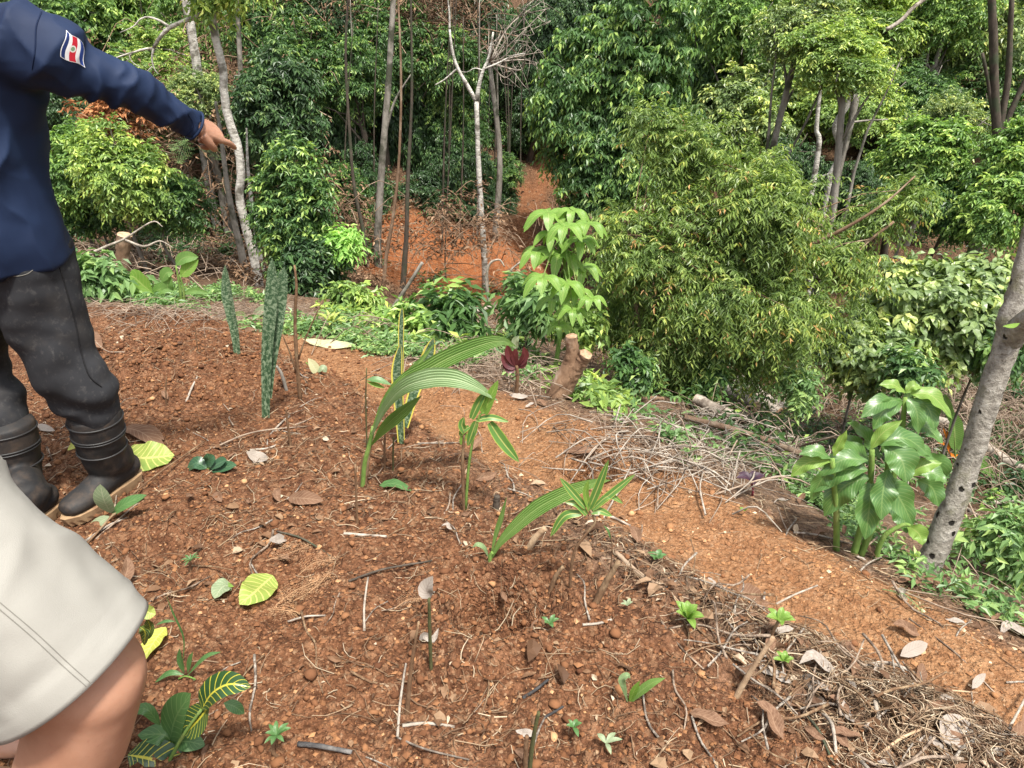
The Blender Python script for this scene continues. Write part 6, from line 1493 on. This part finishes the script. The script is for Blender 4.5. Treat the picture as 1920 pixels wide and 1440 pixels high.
plant('fallen_sprig', 'broken sprig with pale and green leaves lying against the boot', (205, 965), [
    ([(208, 962, -.03), (195, 938, -.05), (188, 908, -.05)], 36, 'paleleaf', {'face': CF}), ([(210, 962, -.03), (235, 945, -.03), (275, 928, -.02)], 25, 'weed', {}),
    ([(205, 968, -.04), (180, 985, -.05), (158, 1012, -.06)], 24, 'paleleaf', {}), ([(150, 985, -.02), (135, 995, -.03), (125, 1005, -.03)], 20, 'weed', {})],
    [([(160, 1005, -.05), (210, 968, -.04), (270, 935, -.02)], 0.004, 0.003, 'stem_brown')], cat='sprig', prof='oval', fold=.15, nv=12)
plant('fallen_sprig', 'dark green compound sprig lying on the soil right of the boot', (390, 885), [
    ([(388, 878), (368, 868), (350, 882)], 28, 'darkleaf', {}), ([(390, 876), (392, 862), (388, 850)], 26, 'darkleaf', {}), ([(392, 878), (412, 868), (425, 862)], 24, 'darkleaf', {}),
    ([(392, 880), (418, 876), (444, 872)], 26, 'darkleaf', {}), ([(390, 884), (402, 895), (408, 900)], 24, 'darkleaf', {}), ([(386, 884), (375, 895), (372, 905)], 22, 'darkleaf', {}), ([(394, 884), (415, 888), (430, 895)], 22, 'darkleaf', {})],
    [([(350, 900), (388, 880), (405, 878)], 0.003, 0.002, 'stem_green')], cat='sprig', prof='oval', fold=.18, nv=10, face=(0, -.4, 1))
plant('fallen_sprig', 'wilted pale leafy branch lying at the far bed edge', (600, 705), [
    ([(578, 672), (590, 690), (598, 705)], 18, 'creamleaf', {}), ([(600, 702), (620, 722), (648, 752)], 12, 'creamleaf', {}), ([(590, 700), (578, 712), (572, 705)], 18, 'paleleaf', {}), ([(596, 706), (590, 722), (580, 722)], 18, 'paleleaf', {}), ([(600, 705), (612, 712), (606, 725)], 16, 'paleleaf', {}), ([(595, 698), (605, 690), (612, 698)], 14, 'paleleaf', {})],
    [([(572, 668), (595, 702), (620, 730)], 0.003, 0.002, 'stem_green')], cat='sprig', prof='oval', fold=.2, nv=9)
plant('croton_bush', 'dark croton with yellow veined leaves beside the bare knee', (300, 1425), [
    ([(378, 1330), (398, 1300, .0), (430, 1283), (470, 1288)], 50, 'croton', {'fold': .5}), ([(392, 1325), (372, 1350), (345, 1378)], 56, 'croton', {}),
    ([(240, 1415), (290, 1425), (352, 1448)], 74, 'croton', {}), ([(262, 1132), (278, 1148), (292, 1152)], 26, 'yellow_green', {}), ([(276, 1160), (282, 1178), (278, 1198)], 20, 'croton', {}), ([(262, 1175), (272, 1185), (270, 1210)], 22, 'croton', {})],
    [([(300, 1430), (340, 1385), (378, 1330)], 0.004, 0.003, 'stem_green')], prof='oval', fold=.25, nv=14, nu=8, face=(0, -.55, .85))
plant('leafy_weed', 'broad leaved green weed growing beside the bare knee', (325, 1400), [
    ([(318, 1388), (330, 1345), (358, 1300)], 66, 'weed', {}), ([(325, 1400), (308, 1378), (258, 1378)], 40, 'weed', {}), ([(330, 1395), (350, 1390), (385, 1398)], 36, 'weed', {}), ([(322, 1395), (335, 1370), (352, 1360)], 38, 'weed', {}),
    ([(330, 1405), (345, 1412), (355, 1432)], 42, 'weed', {}), ([(318, 1405), (305, 1412), (300, 1425)], 34, 'weed', {}), ([(300, 1360), (275, 1330), (245, 1335)], 22, 'weed', {}), ([(420, 1318), (440, 1325), (458, 1338)], 22, 'weed', {})],
    [([(320, 1440), (318, 1405), (325, 1388)], 0.004, 0.003, 'stem_green')], prof='oval', fold=.2, nv=12, face=(0, -.5, .9))
plant('grassy_weed', 'thin grey green weed with narrow leaves right of the khaki shorts', (345, 1275), [
    ([(345, 1262), (338, 1238), (337, 1215)], 13, 'weed', {}), ([(352, 1262), (356, 1240), (362, 1222)], 12, 'weed', {}), ([(345, 1265), (318, 1262), (290, 1280)], 11, 'weed', {}), ([(360, 1272), (375, 1280), (350, 1300)], 11, 'weed', {}), ([(340, 1262), (345, 1200), (325, 1150), (312, 1118)], 4, 'weed', {}), ([(328, 1165), (310, 1165), (292, 1172)], 6, 'weed', {}), ([(350, 1268), (385, 1232), (415, 1222)], 9, 'weed', {})],
    [([(330, 1255), (350, 1268), (378, 1278)], 0.002, 0.002, 'stem_green')], prof='lance', fold=.25)

# bare cuttings and stakes planted upright
def stake(name, label, pts, r0, r1, mat, twigs=(), leaves=(), cat='cutting', group=None):
    b = gp(*pts[0]); Y = b[1]; root = thing(name, label, cat, b, group)
    P = [b - (0, 0, .03)] + [at(p[0], p[1], Y + (p[2] if len(p) > 2 else 0)) for p in pts[1:]]
    add_stem(root, b, P, r0, r1, mat, 'stem', 8, 14, .07)
    for (tp, a0, a1) in twigs: add_stem(root, b, [at(p[0], p[1], Y) for p in tp], a0, a1, mat, 'twig', 5, 8)
    for lf in leaves: add_leaf(root, b, [(p[0], p[1], Y) for p in lf[0]], lf[1], lf[2], nv=8, nu=4)
stake('bare_cutting', 'tall bare branching cutting right of the tall snake plant', [(563, 752), (557, 680), (553, 600), (556, 540), (552, 497)], .009, .004, 'stem_brown',
    [([(560, 672), (575, 630), (605, 562)], .005, .002), ([(556, 700), (543, 660), (528, 625)], .005, .002)], [([(553, 500), (545, 485), (540, 478)], 6, 'weed'), ([(553, 500), (562, 488), (566, 480)], 6, 'weed')])
stake('bare_cutting', 'short thick grey cutting left of the branching cutting', [(538, 728), (528, 702), (518, 686)], .008, .006, 'bark_grey')
stake('stake', 'dark green stake with a dry leaf on its tip near bottom centre', [(808, 1255), (806, 1190), (804, 1120)], .0045, .0035, 'stem_olive', leaves=[([(806, 1122), (800, 1105), (812, 1080)], 34, 'greyleaf')])
stake('stake', 'brownish pointed stake left of the leaf tipped stake', [(760, 1335), (770, 1260), (785, 1166)], .006, .0025, 'stem_brown')
stake('stake', 'olive stake cut off by the bottom edge of the picture', [(990, 1450), (1000, 1385), (1010, 1335)], .005, .0035, 'stem_olive')
stake('stake', 'short rusty stake beside the olive stake at the bottom edge', [(985, 1450), (986, 1400), (988, 1380)], .005, .004, 'stem_brown')
stake('stake', 'thin dark stake in the bed below the large palm seedling', [(669, 982), (668, 930), (666, 870)], .004, .003, 'stem_brown')
stake('stake', 'dark upright stub behind the yellow edged snake plant foot', [(720, 880), (721, 845), (722, 815)], .004, .004, 'stem_brown')
stake('stake', 'thin upright stem just right of the dark upright stub', [(736, 880), (737, 850), (738, 820)], .003, .003, 'stem_olive')
stake('stake', 'thin dark stick standing in the mound left of the snake plants', [(310, 762), (311, 735), (312, 706)], .003, .002, 'stem_brown')
stake('stake', 'rusty thin stick standing at the far edge of the mound', [(370, 660), (368, 635), (366, 612)], .003, .002, 'stem_brown')
stake('stake', 'brown dead flower stalk standing right of the tall snake plant', [(545, 835), (540, 800), (536, 765)], .006, .003, 'stem_brown')
stake('stake', 'slanting brown stick left of the spread leaf cutting', [(1028, 1110), (1040, 1085), (1056, 1062)], .007, .005, 'stem_brown')
stake('stake', 'thick slanting brown cutting with a green shoot right of the spread leaf cutting', [(1110, 1135), (1135, 1095), (1160, 1052)], .010, .006, 'stem_brown', [([(1145, 1065), (1148, 1030), (1145, 1000)], .002, .001)], [([(1145, 1010), (1140, 995), (1132, 985)], 5, 'weed')])
stake('stake', 'pale cut stick leaning just behind the middling palm seedling', [(985, 1030), (1003, 1010), (1022, 990)], .010, .009, 'cut_wood')
stake('stake', 'small stem with one sideways leaf left of the large palm seedling', [(688, 850), (686, 760), (687, 690)], .003, .002, 'stem_olive', leaves=[([(688, 712), (708, 712), (735, 722)], 14, 'weed'), ([(688, 716), (705, 722), (722, 728)], 10, 'limeleaf')])
stake('stake', 'small green shoot planted beside the middling palm seedling', [(953, 975), (955, 962), (957, 950)], .004, .003, 'stem_brown')
stake('stake', 'dark rotten stub behind the middling palm seedling', [(930, 950), (931, 940), (932, 930)], .012, .010, 'bark_dark')
stake('stake', 'pale slanting cutting in the litter band under the lime rosette', [(1375, 1300), (1410, 1255), (1450, 1195)], .007, .005, 'cut_wood')

# sticks lying about, traced one by one
def stick(label, pts, wpx, mat, lift=0.0):
    P = [gp(p[0], p[1], (p[2] if len(p) > 2 else 0) + lift) for p in pts]; b = P[0]; r = pxm(wpx / 2, b) * .72
    root = thing('stick', label, 'stick', b); add_stem(root, b, [p + (0, 0, r * .8) for p in P], r, r * .75, mat, 'stem', 7, 12, .07)
for a in (('long thin brown stick lying from the boot towards the sprig', [(165, 1020, .01), (270, 935, .02), (385, 838, .01)], 6, 'stem_brown'),
          ('second dry stalk lying beside the long stick at the boot', [(180, 1010), (240, 965, .01), (300, 918)], 5, 'vine'),
          ('pale stick lying on the mound left of the tall snake plant', [(350, 757), (360, 735, .01), (371, 712)], 6, 'dead_wood'),
          ('charred black stick lying near the bottom centre', [(980, 1312), (1003, 1300, .01), (1028, 1280, .01)], 9, 'charcoal'),
          ('second charred stick below the first near the bottom centre', [(1022, 1343), (1040, 1338), (1056, 1330)], 8, 'charcoal'),
          ('grey stick standing out of the soil left of centre, pale and bent', [(684, 1190), (685, 1150, .02), (692, 1100, .03)], 7, 'dead_wood'),
          ('black stick at the bottom edge right of the knee', [(560, 1400), (600, 1402, .01), (660, 1416)], 15, 'charcoal'),
          ('pale forked root lying left of the pit', [(540, 1165), (575, 1162, .01), (612, 1165)], 6, 'dead_wood'),
          ('pale dry stick with bark at mid left of the bed', [(640, 1005), (680, 1007), (725, 1008)], 9, 'dead_wood'),
          ('dark stick slanting above the dry fern', [(520, 1000), (570, 1018, .01), (628, 1045)], 6, 'bark_dark'),
          ('dark twisted vine stick left of the pit', [(655, 1100), (720, 1078, .01), (810, 1050)], 7, 'bark_dark'),
          ('long bent pale stick at the bottom left of centre', [(745, 1380), (752, 1320, .01), (762, 1255, .02)], 8, 'dead_wood'),
          ('thin pale stick running along the bottom centre', [(745, 1382), (800, 1420, .01), (880, 1432)], 6, 'dead_wood'),
          ('grey broken stick pair near the bottom centre', [(755, 1365), (800, 1360), (852, 1358)], 10, 'dead_wood'),
          ('white grey stick right of the pit', [(1092, 1176), (1120, 1178), (1146, 1177)], 8, 'dead_wood'),
          ('tan stick lying across the bed edge into the path', [(1455, 1135), (1490, 1120), (1532, 1102)], 6, 'dead_wood'),
          ('long thin stick lying along the path at lower right', [(1705, 1160), (1790, 1225), (1868, 1305)], 5, 'vine'),
          ('thick rotten stick at the path edge beside the litter', [(1150, 1045), (1195, 1078), (1240, 1115)], 14, 'bark_brown'),
          ('pale stick lying beside the path behind the spread leaf cutting', [(1110, 962), (1145, 975), (1182, 990)], 8, 'dead_wood'),
          ('grey stick pair in front of the path left of the rosettes', [(1240, 1170), (1280, 1215), (1320, 1255)], 6, 'vine'),
          ('pale long stick slanting across the lower right corner', [(1850, 1450), (1885, 1380, .02), (1925, 1310, .03)], 9, 'dead_wood'),
          ('yellow stalk lying at the bottom right', [(1640, 1430), (1680, 1405, .02), (1722, 1382, .02)], 9, 'cut_wood'),
          ('white split stalk in the lower right heap', [(1628, 1275), (1636, 1330, .02), (1650, 1372)], 12, 'dead_wood'),
          ('dark thin stick in the lower right heap', [(1505, 1335), (1530, 1380, .02), (1562, 1440)], 8, 'bark_dark'),
          ('brown long stalk at the left of the lower right heap', [(1395, 1275), (1440, 1305, .02), (1490, 1335)], 6, 'vine'),
          ('pale stalk sticking out of the heap at bottom', [(1540, 1330), (1555, 1375, .02), (1565, 1420)], 10, 'dead_wood'),
          ('thick branch lying along the top of the lower right heap', [(1600, 1245), (1660, 1260, .03), (1720, 1280, .02)], 11, 'dead_wood'),
          ('tan straight stalk lying over the heap to the right', [(1700, 1305), (1760, 1308, .02), (1825, 1318, .02)], 6, 'cut_wood'),
          ('pale stick lying by the red soil near the sprig', [(470, 850), (500, 842), (520, 832)], 7, 'dead_wood'),
          ('dry stalk lying from the sprig to the palm seedling', [(400, 840), (480, 815, .01), (600, 800)], 5, 'vine')):
    stick(*a)

# dry fern fronds
def frond(root, base, P, wid, mat, n=14):
    S = spline(P, n); T = nrm(np.gradient(S, axis=0)); sd = nrm(np.cross(T, UP)); a = Acc()
    V, F, uv = tube(S, .0012, 4); a.add(V, F, .3)
    rg = np.random.default_rng(n + len(root.children))
    for i in range(2, n):
        w = wid * math.sin(math.pi * (i / n) ** .8) + .004
        for s in (-1, 1):
            d = nrm(sd[i] * s + T[i] * .5 + UP * rg.uniform(.0, .5)); k = 6
            t = np.linspace(.1, 1, k)[:, None]; B = S[i] + d * w * t
            for q in (-1, 1):
                ax = nrm(np.tile(T[i] * q + d * .5 + UP * .1, (k, 1)) + rg.normal(0, .2, (k, 3))); si = nrm(np.cross(ax, UP))
                add_leaves(a, B, ax, si, (wid * .13 * (1.15 - t[:, 0]) + .0015), wid * .035, rg.uniform(0, 1, k), .1, .1, True)
    return link('frond', a.mesh('frond', M[mat], False, base), root)
M['lf_fern_dry'] = leaf_mat('dry_fern', ((0, (0.26, 0.15, 0.09)), (1, (0.46, 0.31, 0.20))), rough=.8, spec=.1, trans=.1, tint=(1, 1, 1))
def fern(label, bp, fr, mat, wid, lift=.015, cat='fern', air=None):
    b = gp(*bp) if air is None else at(*bp, air); root = thing('fern', label, cat, b)
    for pts in fr:
        frond(root, b, [gp(p[0], p[1], lift * (1 + i % 2)) if air is None else at(p[0], p[1], air - .1 * i) for i, p in enumerate(pts)], wid, mat)
fern('dry tan fern fronds lying above the yellow green veined leaf', (560, 1070), [[(500, 1062), (540, 1050), (580, 1025)], [(560, 1085), (590, 1065), (628, 1052)], [(520, 1140), (555, 1120), (600, 1100)], [(550, 1130), (590, 1120), (618, 1090)], [(505, 1150), (530, 1160), (560, 1155)]], 'lf_fern_dry', .045)
fern('dry tan fern scrap left of the leaf tipped stake', (770, 1130), [[(740, 1145), (765, 1135), (790, 1125)]], 'lf_fern_dry', .03)
fern('small green fern frond lying on the path', (1690, 1130), [[(1652, 1115), (1690, 1130), (1728, 1152)]], 'lf_herb', .025)
fern('green fern fronds hanging behind the pointing hand', (352, 272), [[(352, 262), (345, 285), (338, 305)], [(358, 262), (340, 268), (325, 282)], [(375, 275), (395, 285), (412, 300)]], 'lf_herb', .14, air=7.6)

# countless small stuff
def zone_weight(x, y):
    sb = bed_s(x, y); se = edge_s(x, y)
    band = np.exp(-((sb + .20) / .17) ** 2) * sstep(-.4, .4, x)
    heap = sstep(.5, .9, x) * sstep(-.85, -.3, sb) * (1 - sstep(-.02, .08, sb))
    patch = (fbm(x * 2.5, y * 2.5, 2, 91) > .12) * .30
    bed = (.12 + patch) * (1 - sstep(-.1, 0, sb))
    rim = np.exp(-((se - .15) / .2) ** 2) * .6
    clump = np.exp(-(((x - TUF[0]) / .5) ** 2 + ((y - TUF[1]) / .35) ** 2)) * .7
    return np.clip(np.maximum.reduce([band, heap, bed, rim, clump]), .02, 1)
TUF = gp(560, 850)
def weighted(rng, n, x=(-2.2, 2.4), y=(.55, 4.6), f=zone_weight):
    out = []; c = 0
    while c < n:
        X = rng.uniform(*x, 6000); Yv = rng.uniform(*y, 6000); k = (rng.uniform(size=6000) < f(X, Yv)) & (np.abs(X) < .78 * Yv + .35)
        # as many again near the viewer as far away
        k &= rng.uniform(size=6000) < np.clip(1.6 / Yv, 0, 1)
        out.append(np.stack((X[k], Yv[k]), -1)); c += k.sum()
    return np.concatenate(out)[:n]

def straw():
    rng = np.random.default_rng(404)
    P = np.concatenate((weighted(rng, 5600), weighted(rng, 2600, f=lambda x, y: sstep(.5, .9, x) * sstep(-.9, -.35, bed_s(x, y)) * (1 - sstep(-.06, .04, bed_s(x, y)))))); w = zone_weight(P[:, 0], P[:, 1]); n = len(P)
    L = .018 + .10 * rng.uniform(0, 1, n) ** 2.2; az = rng.uniform(0, 6.28, n); r = rng.uniform(.0005, .0017, n)
    d = np.stack((np.cos(az), np.sin(az)), -1)
    k = 4; t = np.linspace(-.5, .5, k)
    bend = rng.normal(0, .16, n)
    X = P[:, None] + d[:, None] * (L[:, None] * t)[..., None] + np.stack((-d[:, 1], d[:, 0]), -1)[:, None] * ((bend * L)[:, None] * (t * t * 4))[..., None]
    Z = ground_h(X[..., 0], X[..., 1]) + r[:, None] + (w ** 2 * rng.uniform(0, .035, n))[:, None] + (rng.normal(0, .18, n) * L)[:, None] * (t[None] + .3)
    Z = np.maximum(Z, ground_h(X[..., 0], X[..., 1]) - .004)
    C = np.concatenate((X, Z[..., None]), -1)
    T = nrm(C[:, -1] - C[:, 0]); A = nrm(np.cross(T, UP) + 1e-6); B = np.cross(T, A)
    ang = np.arange(3) * 2.0944
    ring = A[:, None] * np.cos(ang)[None, :, None] + B[:, None] * np.sin(ang)[None, :, None]
    V = C[:, :, None] + ring[:, None] * (r[:, None] * np.array((1, 1, .9, .6))[None])[:, :, None, None]
    b = np.arange(n)[:, None, None] * 12 + np.arange(3)[None, :, None] * 3; j = np.arange(3)[None, None]
    Q = np.stack((b + j, b + (j + 1) % 3, b + 3 + (j + 1) % 3, b + 3 + j), -1).reshape(-1, 4)
    me = mesh_np('dry_straw', V.reshape(-1, 3), [Q], M['straw'], np.repeat(rng.uniform(0, 1, n), 12), smooth=True)
    tag(link('dry_straw', me), 'countless dry straws and rootlets littering bed and bank', 'litter', None, 'stuff')
M['straw'] = leaf_mat('dry_straw', ((0, (0.10, 0.062, 0.042)), (.4, (0.17, 0.112, 0.075)), (.75, (0.30, 0.225, 0.16)), (1, (0.46, 0.39, 0.31))), rough=.8, spec=.2, trans=0.0, tint=(1, 1, 1))
M['scrap'] = leaf_mat('leaf_scraps', ((0, (0.07, 0.038, 0.024)), (.5, (0.16, 0.09, 0.054)), (.85, (0.27, 0.185, 0.125)), (1, (0.46, 0.39, 0.32))), rough=.7, spec=.2, trans=0.12, tint=(1, 1, 1))
def scraps():
    rng = np.random.default_rng(505); P2 = weighted(rng, 2000, f=lambda x, y: zone_weight(x, y) ** 1.6); n = len(P2)
    P = np.column_stack((P2, ground_h(P2[:, 0], P2[:, 1]) + .003 + .02 * zone_weight(P2[:, 0], P2[:, 1]) ** 2 * rng.uniform(0, 1, n)))
    az = rng.uniform(0, 6.28, n); ax = nrm(np.stack((np.cos(az), np.sin(az), rng.normal(.05, .25, n)), -1)); nm = nrm(UP + rng.normal(0, .35, (n, 3))); sd = nrm(np.cross(nm, ax))
    a = Acc(); L = .010 + .045 * rng.uniform(0, 1, n) ** 2.5; L = .7 * L * (1 + .6 * (rng.uniform(0, 1, n) < .5 * zone_weight(P2[:, 0], P2[:, 1]))); add_leaves(a, P, ax, sd, L, L * rng.uniform(.3, .7, n), rng.uniform(0, 1, n), .3, .25, False)
    tag(link('leaf_scraps', a.mesh('leaf_scraps', M['scrap'])), 'small scraps of dead leaf strewn over bed and bank', 'litter', None, 'stuff')

ICO = None
def crumbs():
    rng = np.random.default_rng(606)
    bm = bmesh.new(); bmesh.ops.create_icosphere(bm, subdivisions=1, radius=1.0); iv = np.array([v.co[:] for v in bm.verts]); iF = np.array([[v.index for v in f.verts] for f in bm.faces]); bm.free()
    ov = np.array(((1, 0, 0), (-1, 0, 0), (0, 1, 0), (0, -1, 0), (0, 0, 1), (0, 0, -1)), float); oF = np.array(((0, 2, 4), (2, 1, 4), (1, 3, 4), (3, 0, 4), (2, 0, 5), (1, 2, 5), (3, 1, 5), (0, 3, 5)))
    def scatter(name, label, n, f, size, tone, base, faces, lo):
        P2 = weighted(rng, n, f=f); x, y = P2.T; s = lo + size * rng.uniform(0, 1, n) ** 4
        jit = 1 + rng.normal(0, .22, (n, len(base), 1)); sc = s[:, None, None] * rng.uniform(.7, 1.25, (n, 1, 3)) * (1, 1, .75)
        V = base[None] * jit * sc; c, q = np.cos(az := rng.uniform(0, 6.28, n)), np.sin(az)
        V = np.stack((V[..., 0] * c[:, None] - V[..., 1] * q[:, None], V[..., 0] * q[:, None] + V[..., 1] * c[:, None], V[..., 2]), -1)
        V = V + np.stack((x, y, ground_h(x, y) + s * .35), -1)[:, None]
        F = (np.arange(n)[:, None, None] * len(base) + faces[None]).reshape(-1, 3)
        r = np.clip(tone(rng, x, y, n), 0, 1)
        me = mesh_np(name, V.reshape(-1, 3), [F], M['crumb'], np.repeat(r, len(base)), smooth=len(base) > 8)
        tag(link(name, me), label, 'soil', None, 'stuff')
    bedf = lambda x, y: np.where(bed_s(x, y) < 0, .9, .45) * (edge_s(x, y) < .05)
    pathness = lambda x, y: sstep(-.12, .02, bed_s(x, y))
    tn = lambda g, x, y, n: .12 + .33 * g.uniform(0, 1, n) + .22 * pathness(x, y) + .35 * (g.uniform(0, 1, n) > .93)
    scatter('soil_crumbs', 'loose red soil crumbs all over the bed', 28000, bedf, .007, tn, ov, oF, .0016)
    scatter('soil_clods', 'larger clods and pebbles lying on the bed and path', 2000, bedf, .012, lambda g, x, y, n: .08 + .28 * g.uniform(0, 1, n) + .15 * pathness(x, y) + .45 * (g.uniform(0, 1, n) > .92), iv, iF, .0035)
    mf = lambda x, y: np.exp(-((x - MOUND[0]) ** 2 / .5 + (y - MOUND[1]) ** 2 / .25)) + .5 * np.exp(-((x - PIT_A[0]) ** 2 + (y - PIT_A[1]) ** 2) / .04)
    scatter('mound_clods', 'dark crumbly clods on the freshly dug mound', 3600, mf, .011, lambda g, x, y, n: .02 + .3 * g.uniform(0, 1, n), iv, iF, .0025)
M['crumb'] = leaf_mat('soil_crumb', ((0, (0.070, 0.030, 0.018)), (.3, (0.18, 0.086, 0.046)), (.6, (0.31, 0.165, 0.086)), (.8, (0.42, 0.25, 0.145)), (1, (0.60, 0.50, 0.38))), rough=.95, spec=.1, trans=0.0, tint=(1, 1, 1))
straw(); scraps(); crumbs()

# twigs and dead leaves one can pick out singly
def singles():
    rng = np.random.default_rng(707)
    protos = []
    for i in range(6):
        a = Acc(); L = 1.0; P = spline([(-.5, 0, 0), (-.15, rng.normal(0, .05), rng.uniform(0, .04)), (.2, rng.normal(0, .05), rng.uniform(0, .05)), (.5, rng.normal(0, .04), 0)], 9)
        V, F, uv = tube(P, np.linspace(.016, .009, 9), 6, True, .08, i); a.add(V, F, rng.uniform(.3, .95), uv); protos.append(a.mesh('dry_twig', M[('vine', 'dead_wood', 'stem_brown')[i % 3]], True))
    for zone, f, n, lab, grp in (('heap', lambda x, y: zone_weight(x, y) * (x > .5) * (bed_s(x, y) < 0), 130, 'dry twig lying in the leaf heap between bed and path', 'dry twigs in the leaf heap'),
                                 ('bed', lambda x, y: (.3 + zone_weight(x, y)) * (x < .5) * (bed_s(x, y) < -.05), 120, 'dry twig lying loose on the planting bed', 'dry twigs on the bed'),
                                 ('rim', lambda x, y: np.exp(-((edge_s(x, y) - .2) / .2) ** 2) * (x > 0), 50, 'dry twig lying along the outer rim of the path', 'dry twigs on the path rim')):
        P = weighted(rng, n, f=f)
        for (x, y) in P:
            o = link('dry_twig', protos[rng.integers(6)], None, (x, y, gz(x, y) + .006 + (.025 * rng.uniform() if zone == 'heap' else 0)))
            s = rng.uniform(.07, .24); o.scale = (s, s * rng.uniform(.8, 1.2), s * rng.uniform(.8, 1.2)); o.rotation_euler = (rng.uniform(0, 6.28), rng.normal(0, .15), rng.uniform(0, 6.28)); tag(o, lab, 'twig', grp)
    lp = []
    for i in range(6):
        a = Acc(); V, F, uv = blade([(0, 0, 0), (.3, rng.normal(0, .06), .10), (.65, rng.normal(0, .1), .12), (1, rng.normal(0, .1), rng.uniform(-.05, .2))], rng.uniform(.3, .55), face=(0, 0, 1), nv=9, nu=6, prof='oval', fold=rng.uniform(.1, .9), wave=.12, wf=1.7, ph=i); a.add(V, F, .5, uv); lp.append(a.mesh('dead_leaf', M[('deadleaf', 'greyleaf', 'deadleaf')[i % 3]], True))
    for f, n, lab, grp in ((lambda x, y: zone_weight(x, y) * (x > .5) * (bed_s(x, y) < 0), 90, 'curled dead leaf in the heap between bed and path', 'dead leaves in the heap'),
                           (lambda x, y: (.2 + zone_weight(x, y)) * (x < .5) * (bed_s(x, y) < -.05), 45, 'small dead leaf lying loose on the planting bed', 'dead leaves on the bed'),
                           (lambda x, y: np.exp(-((edge_s(x, y) - .25) / .2) ** 2) * (x > 0), 40, 'dead leaf lying along the outer rim of the path', 'dead leaves on the path rim')):
        for (x, y) in weighted(rng, n, f=f):
            o = link('dead_leaf', lp[rng.integers(6)], None, (x, y, gz(x, y) + .008)); s = rng.uniform(.03, .085); o.scale = (s, s, s); o.rotation_euler = (rng.normal(0, .5), rng.normal(0, .3), rng.uniform(0, 6.28)); tag(o, lab, 'leaf', grp)
singles()
